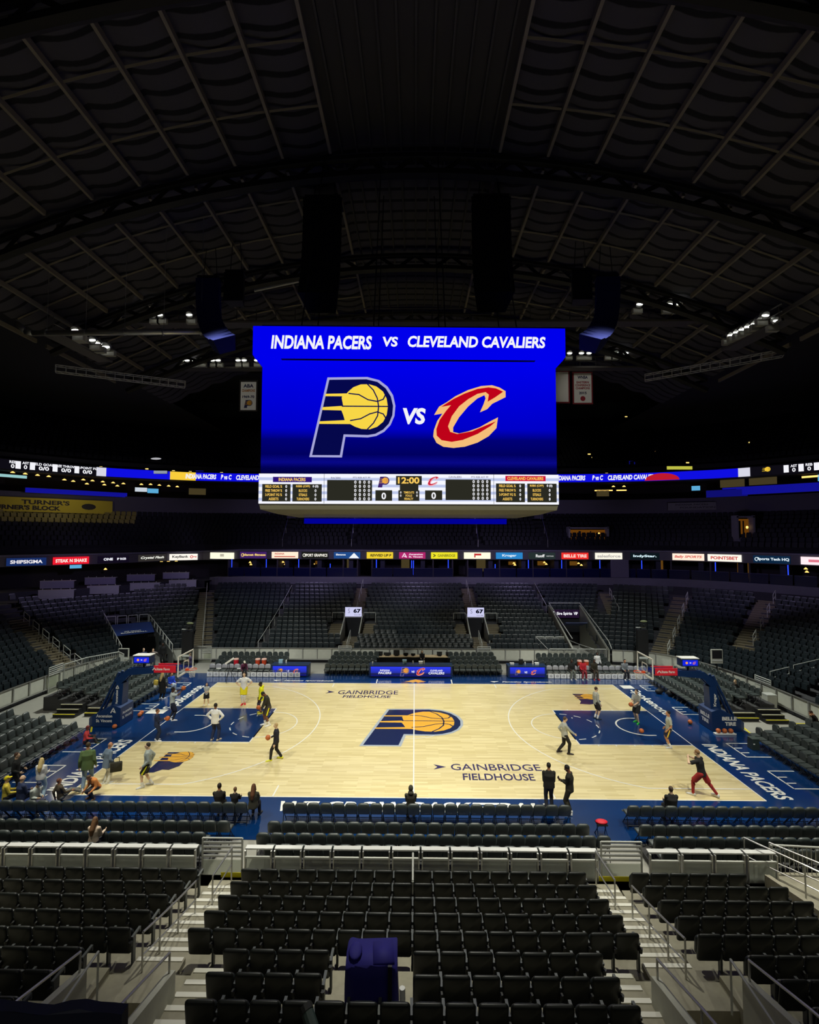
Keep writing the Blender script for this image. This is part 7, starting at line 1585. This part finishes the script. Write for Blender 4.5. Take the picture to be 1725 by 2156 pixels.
bg = empty('shoulder_bag', (-16.85, 3.85, .95)); tag(bg, 'yellow and white bag hanging on the blonde woman in black', 'bag'); m_ = MB(); m_.pillow(rrect(.28, .34, .06, .06), (0, 0, 0), X, Z, Y, .12); m_.build('body', mat('bag_yellow', S(215, 190, 80), .6), bg, True); m_ = MB(); m_.tube([(-.1, 0, .33), (0, .05, .62), (.1, 0, .33)], .012); m_.build('strap', M_black, bg); m_ = MB(); m_.pillow(rrect(.2, .16, .05, .05), (-.02, -.03, -.14), X, Z, Y, .1); m_.build('white_pocket', M_white, bg)
person(-16.75, 5.6, -35, 1.78, 'seated person in a blue top and pale jeans by the far left chairs', 'tan', ('short', (50, 35, 25)), (25, 60, 170), 'long', (150, 165, 180), 'long', (150, 110, 90), **SEAT)
person(-13.85, -7.1, 110, 2.02, 'man in a loose green sweater and blue jeans walking along the left baseline', 'tan', ('short', (70, 55, 30)), (78, 98, 58), 'long', (110, 130, 150), 'long', (205, 200, 190), hands=((-.3, .0, .92), (.3, .06, .92)), feet=((-.12, -.1, 0), (.12, .15, 0)), bulk=1.16, long_top=.08)
wr_, _ = person(-13.3, -6.65, 60, 1.80, 'man in a blue denim jacket and pale trousers carrying a dark bag', 'tan', ('bald', (150, 120, 100)), (100, 115, 130), 'long', (200, 200, 190), 'long', (220, 220, 215), hands=((-.26, .1, .92), (.3, .15, .86)), lean=8, bulk=1.12, long_top=.12, coat=True)
bg = empty('carried_bag', (-12.85, -6.72, .52), .4); tag(bg, 'dark woven bag carried by the man in the denim jacket', 'bag'); m_ = MB(); m_.pillow(rrect(.46, .42, .05, .05), (0, 0, 0), X, Z, Y, .14); m_.build('body', mat('bag_dark', (.03, .027, .015), .8, noise=.4, nscale=20), bg, True); m_ = MB(); m_.tube([(-.12, 0, .41), (-.1, 0, .6), (.1, 0, .6), (.12, 0, .41)], .014); m_.build('handle', M_black, bg)
person(-13.05, -7.75, 250, 1.6, 'person crouching in a tan jacket at the near left corner of the court', 'tan', ('short', (90, 65, 45)), (190, 120, 60), 'long', (40, 40, 50), 'long', (140, 100, 60), hip=(0, -.05, .42), lean=30, feet=((-.15, .22, 0), (.16, .1, 0)), hands=((-.2, .35, .4), (.25, .3, .35)), head=(20, 0), bulk=1.1)
person(-14.3, -8.0, 60, 1.65, 'person sitting on the floor with legs stretched out at the near left corner', 'tan', ('short', (110, 65, 45)), (70, 60, 45), 'long', (110, 110, 105), 'long', (225, 225, 225), hip=(0, 0, .16), lean=-8, feet=((-.1, .78, .03), (.14, .72, .03)), hands=((-.26, -.1, .1), (.2, .3, .3)), side=0)
person(-16.5, -7.6, 20, 1.78, 'man in black with brown hair standing beside the near left chairs', 'light', ('short', (75, 48, 32)), (22, 24, 24), 'long', (20, 20, 22), 'long', (40, 40, 40), bulk=1.08, hands=((-.2, .2, .95), (.22, .2, .95)))
person(-16.0, -8.65, 40, 1.7, 'person in a yellow cap sitting beside a bald man at the near left corner', 'light', ('cap', (240, 215, 30)), (190, 170, 60), 'long', (30, 32, 40), 'long', hip=(0, 0, .48), feet=((-.12, .38, 0), (.12, .40, 0)), hands=SEAT['hands'])
person(-15.35, -8.7, 60, 1.8, 'bald man in a navy jacket sitting beside the yellow cap', 'light', ('bald', (210, 165, 140)), (32, 42, 72), 'long', (28, 32, 48), 'long', hip=(0, 0, .5), feet=((-.12, .40, 0), (.12, .42, 0)), hands=SEAT['hands'], bulk=1.2)
person(-15.25, -7.85, 100, 1.68, 'blonde woman in a white sweater and pale jeans, seen from behind', 'light', ('long', (220, 195, 135)), (215, 218, 220), 'long', (165, 190, 205), 'long', (230, 230, 230), female=True, hands=((-.12, .25, .95), (.16, .25, .95)), bulk=1.1)
person(-14.75, -8.8, -20, 1.7, 'man in a navy cap and grey jacket sitting behind the blonde woman', 'light', ('cap', (28, 36, 66)), (165, 170, 165), 'long', (60, 60, 80), 'long', hip=(0, 0, .45), feet=((-.12, .38, 0), (.12, .40, 0)), hands=((-.1, .3, .6), (.1, .3, .6)), lean=14, head=(20, 0))
person(-16.9, -2.75, 20, 1.6, 'person in a red top sitting on the floor by the left front chairs', 'brown', ('curly', (120, 45, 40)), (190, 60, 60), 'long', (35, 35, 40), 'long', (50, 60, 30), hip=(0, 0, .17), feet=((-.15, .5, .02), (.15, .55, .02)), hands=((-.2, .3, .3), (.2, .35, .3)), lean=6)
person(10.72, 1.1, 10, 1.95, 'slim player in a grey long-sleeved top and dark shorts at the far right key corner', 'light', ('short', (70, 45, 30)), (160, 162, 155), 'long', (38, 32, 32), 'short', (35, 45, 60), socks=(220, 220, 220), hands=((-.24, .1, .9), (.24, .12, .9)))
wr_, _ = person(12.85, .55, 215, 2.0, 'player in a grey shirt and green shoes holding a ball in the right key', 'light', ('short', (55, 40, 28)), (150, 152, 148), 'short', (25, 25, 28), 'short', (50, 200, 70), hands=((-.12, .4, 1.12), (.14, .42, 1.1)), feet=((-.12, .08, 0), (.12, -.1, 0)))
ball_obj(((wr_[0].x+wr_[1].x)/2-.14, (wr_[0].y+wr_[1].y)/2-.1, wr_[0].z+.02), 'basketball held by the player with green shoes')
person(13.0, -2.68, 165, 1.92, 'player in a grey shirt and navy shorts standing on the right baseline', 'tan', ('short', (28, 22, 20)), (165, 168, 160), 'short', (30, 34, 58), 'short', (205, 210, 220), socks=(230, 230, 230), leggings=None, trim=(200, 170, 60), hands=((-.24, .12, .93), (.25, .12, .93)), bulk=1.06)
person(7.45, -3.5, 5, 1.9, 'coach in a grey sweater and black trousers striding at the right key', 'light', ('short', (85, 62, 45)), (150, 152, 148), 'long', (22, 20, 20), 'long', (40, 30, 34), hands=((-.22, -.05, .95), (.2, .42, 1.02)), feet=((-.08, -.28, .06), (.08, .2, 0)), head=(8, 0), bulk=1.05)
person(11.8, -7.3, 130, 2.02, 'player in a black shirt and red leggings following through on a shot', 'light', ('short', (150, 110, 70)), (26, 24, 24), 'short', (150, 35, 35), 'short', (225, 225, 220), leggings=(150, 38, 38), lean=10, hands=((-.12, .34, 1.5, (-1, .4, -.6)), (.08, .36, 1.46, (1, .4, -.6))), feet=((-.1, .22, 0), (.46, -.5, .04)), hip=(0.05, -.1, .97))
person(5.35, -8.3, 85, 1.86, 'broad man in a black jacket standing at the near sideline, back turned', 'tan', ('short', (35, 28, 22)), (28, 26, 22), 'long', (26, 28, 36), 'long', (40, 40, 40), hands=((-.16, .22, .95), (.16, .22, .95)), bulk=1.22, coat=True)
wr_, _ = person(6.05, -8.65, 150, 1.95, 'man in dark olive clothes and white shoes looking at a phone at the near sideline', 'brown', ('short', (22, 18, 16)), (36, 34, 26), 'long', (48, 44, 32), 'long', (225, 225, 225), hands=((-.1, .3, 1.25), (.12, .28, 1.15)), head=(28, 0), bulk=1.05)
m_ = MB(); m_.box((wr_[0].x-.06, wr_[0].y+.06, wr_[0].z+.04), (.08, .02, .15), 1.0, -.5); ph = m_.build('mobile_phone', M_black); tag(ph, 'small dark phone held by the man in olive', 'phone'); m_ = MB(); m_.box((wr_[0].x-.065, wr_[0].y+.07, wr_[0].z+.044), (.07, .012, .13), 1.0, -.5); m_.build('display', mat('phone_glass', (.03, .04, .06), .1), ph)
for (x, lb, hr, tp, kw) in ((-7.35, 'dark haired person in black sitting in the near left front row, seen from behind', ('short', (40, 28, 20)), (34, 30, 26), dict(skin='tan', h=1.75)), (-6.75, 'smaller seated person in dark clothes beside two others in the front row', ('short', (120, 85, 55)), (24, 24, 24), dict(skin='light', h=1.45)),
        (-6.05, 'woman with long brown hair and a grey-green coat at the end of the front row', ('long', (105, 65, 40)), (52, 50, 40), dict(skin='light', h=1.72, female=True, bulk=1.12)), (-.1, 'hooded person in a dark jacket sitting alone in the near centre front row', ('short', (70, 55, 40)), (44, 42, 32), dict(skin='tan', h=1.7, hood='up')), (9.65, 'man in a black padded jacket sitting in the near right front row', ('short', (75, 58, 45)), (24, 24, 24), dict(skin='light', h=1.8, bulk=1.2))):
    h_ = kw.pop('h'); sk_ = kw.pop('skin'); person(x, -9.27, 90 if x > -7 else 95, h_, lb, sk_, hr, tp, 'long', (26, 26, 32), 'long', (60, 60, 60), hip=(0, 0, .56), feet=((-.12, .40, 0), (.12, .44, 0)), hands=((-.12, .36, .72), (.12, .36, .72)), lean=2, **kw)
person(-10.3, -12.0, 90, 1.68, 'brown haired woman in a cream top sitting in the last near left chair row', 'light', ('long', (115, 80, 50)), (190, 170, 150), 'long', (40, 40, 50), 'long', (60, 60, 60), z=.3, hip=(0, 0, .56), feet=((-.12, .40, 0), (.12, .44, 0)), hands=((-.16, .36, .68), (.14, .36, .72)), lean=4, female=True, head=(0, -10))
person(20.6, 3.6, 200, 1.75, 'person in black sitting at the end of the right end-line chairs', 'light', ('short', (180, 150, 110)), (22, 21, 20), 'long', (22, 22, 24), 'long', (40, 40, 40), z=.3, hip=(0, 0, .52), feet=((-.12, .40, 0), (.12, .44, 0)), hands=((-.12, .34, .6), (.12, .34, .6)), lean=10)
person(20.9, -2.2, 150, 1.7, 'person resting a raised hand on the head in the near right end-line chairs', 'tan', ('short', (60, 35, 25)), (40, 30, 28), 'short', (30, 30, 36), 'long', (50, 50, 50), z=.45, hip=(0, 0, .52), feet=((-.12, .40, 0), (.12, .44, 0)), hands=((-.1, .16, 1.05, (-1, .5, -.4)), (.12, .34, .6)), lean=18, head=(16, 0))
for (x, lb, sk_, tp, bt, lg) in ((11.9, 'player in a black top and grey trousers sitting on the right bench', 'dark', (24, 24, 26), (95, 100, 95), 'long'), (12.75, 'player in red sitting on the right bench', 'dark', (165, 30, 45), (130, 40, 50), 'long'), (13.6, 'player in a dark top with gold print sitting on the right bench', 'dark', (40, 36, 26), (60, 52, 44), 'long'), (15.9, 'man in a grey shirt sitting at the outer end of the right bench', 'tan', (110, 115, 120), (30, 30, 36), 'long')):
    person(x, 9.3, -90, 1.95, lb, sk_, ('short', (22, 18, 16)), tp, 'long', bt, lg, (190, 50, 55) if x == 13.6 else (220, 220, 220), hip=(0, 0, .57), feet=((-.15, .46, 0), (.15, .5, 0)), hands=((-.16, .38, .68), (.16, .38, .68)), lean=8)
person(14.3, 10.45, -90, 1.75, 'person in a white top standing behind the right bench', 'dark', ('short', (22, 18, 16)), (225, 225, 228), 'long', (30, 30, 40), 'long')
person(-13.0, 9.15, -60, 1.7, 'person in a pale cap bending over the left bench', 'brown', ('cap', (230, 225, 205)), (80, 30, 60), 'long', (30, 28, 34), 'long', hip=(0, 0, .6), feet=((-.12, .40, 0), (.12, .44, 0)), hands=((-.2, .5, .6), (.2, .5, .6)), lean=34, head=(-10, 0))
person(.62, 11.2, -85, 1.6, 'person with dark hair sitting at the press table', 'light', ('long', (18, 16, 18)), (20, 20, 24), 'long', (25, 25, 30), 'long', z=.35, hip=(0, 0, .5), feet=((-.1, .3, 0), (.1, .3, 0)), hands=((-.14, .35, .65), (.14, .35, .65)))
person(-21.5, 10.6, -40, 1.85, 'man in a navy suit standing at the left tunnel mouth', 'light', ('short', (150, 120, 100)), (20, 30, 62), 'long', (22, 30, 56), 'long', (30, 25, 22), coat=True)
person(-20.9, 10.9, -60, 1.75, 'man with his hand at his face beside the man in the navy suit', 'light', ('short', (110, 80, 60)), (120, 110, 105), 'long', (40, 40, 45), 'long', hands=((-.05, .22, 1.45, (-1, .3, -.5)), (.25, .05, .85)))
person(-21.0, 12.6, -80, 1.85, 'man in black with a lanyard standing inside the left tunnel', 'dark', ('short', (18, 16, 14)), (20, 20, 22), 'long', (18, 18, 20), 'long', (30, 30, 30), bulk=1.1)
person(-17.9, 10.9, 200, 1.7, 'woman in a purple top sitting near the left camera stand', 'light', ('short', (120, 85, 60)), (70, 55, 95), 'short', (35, 32, 45), 'long', hip=(0, 0, .55), feet=((-.12, .40, 0), (.12, .44, 0)), hands=((-.16, .3, .8), (.16, .34, .7)))
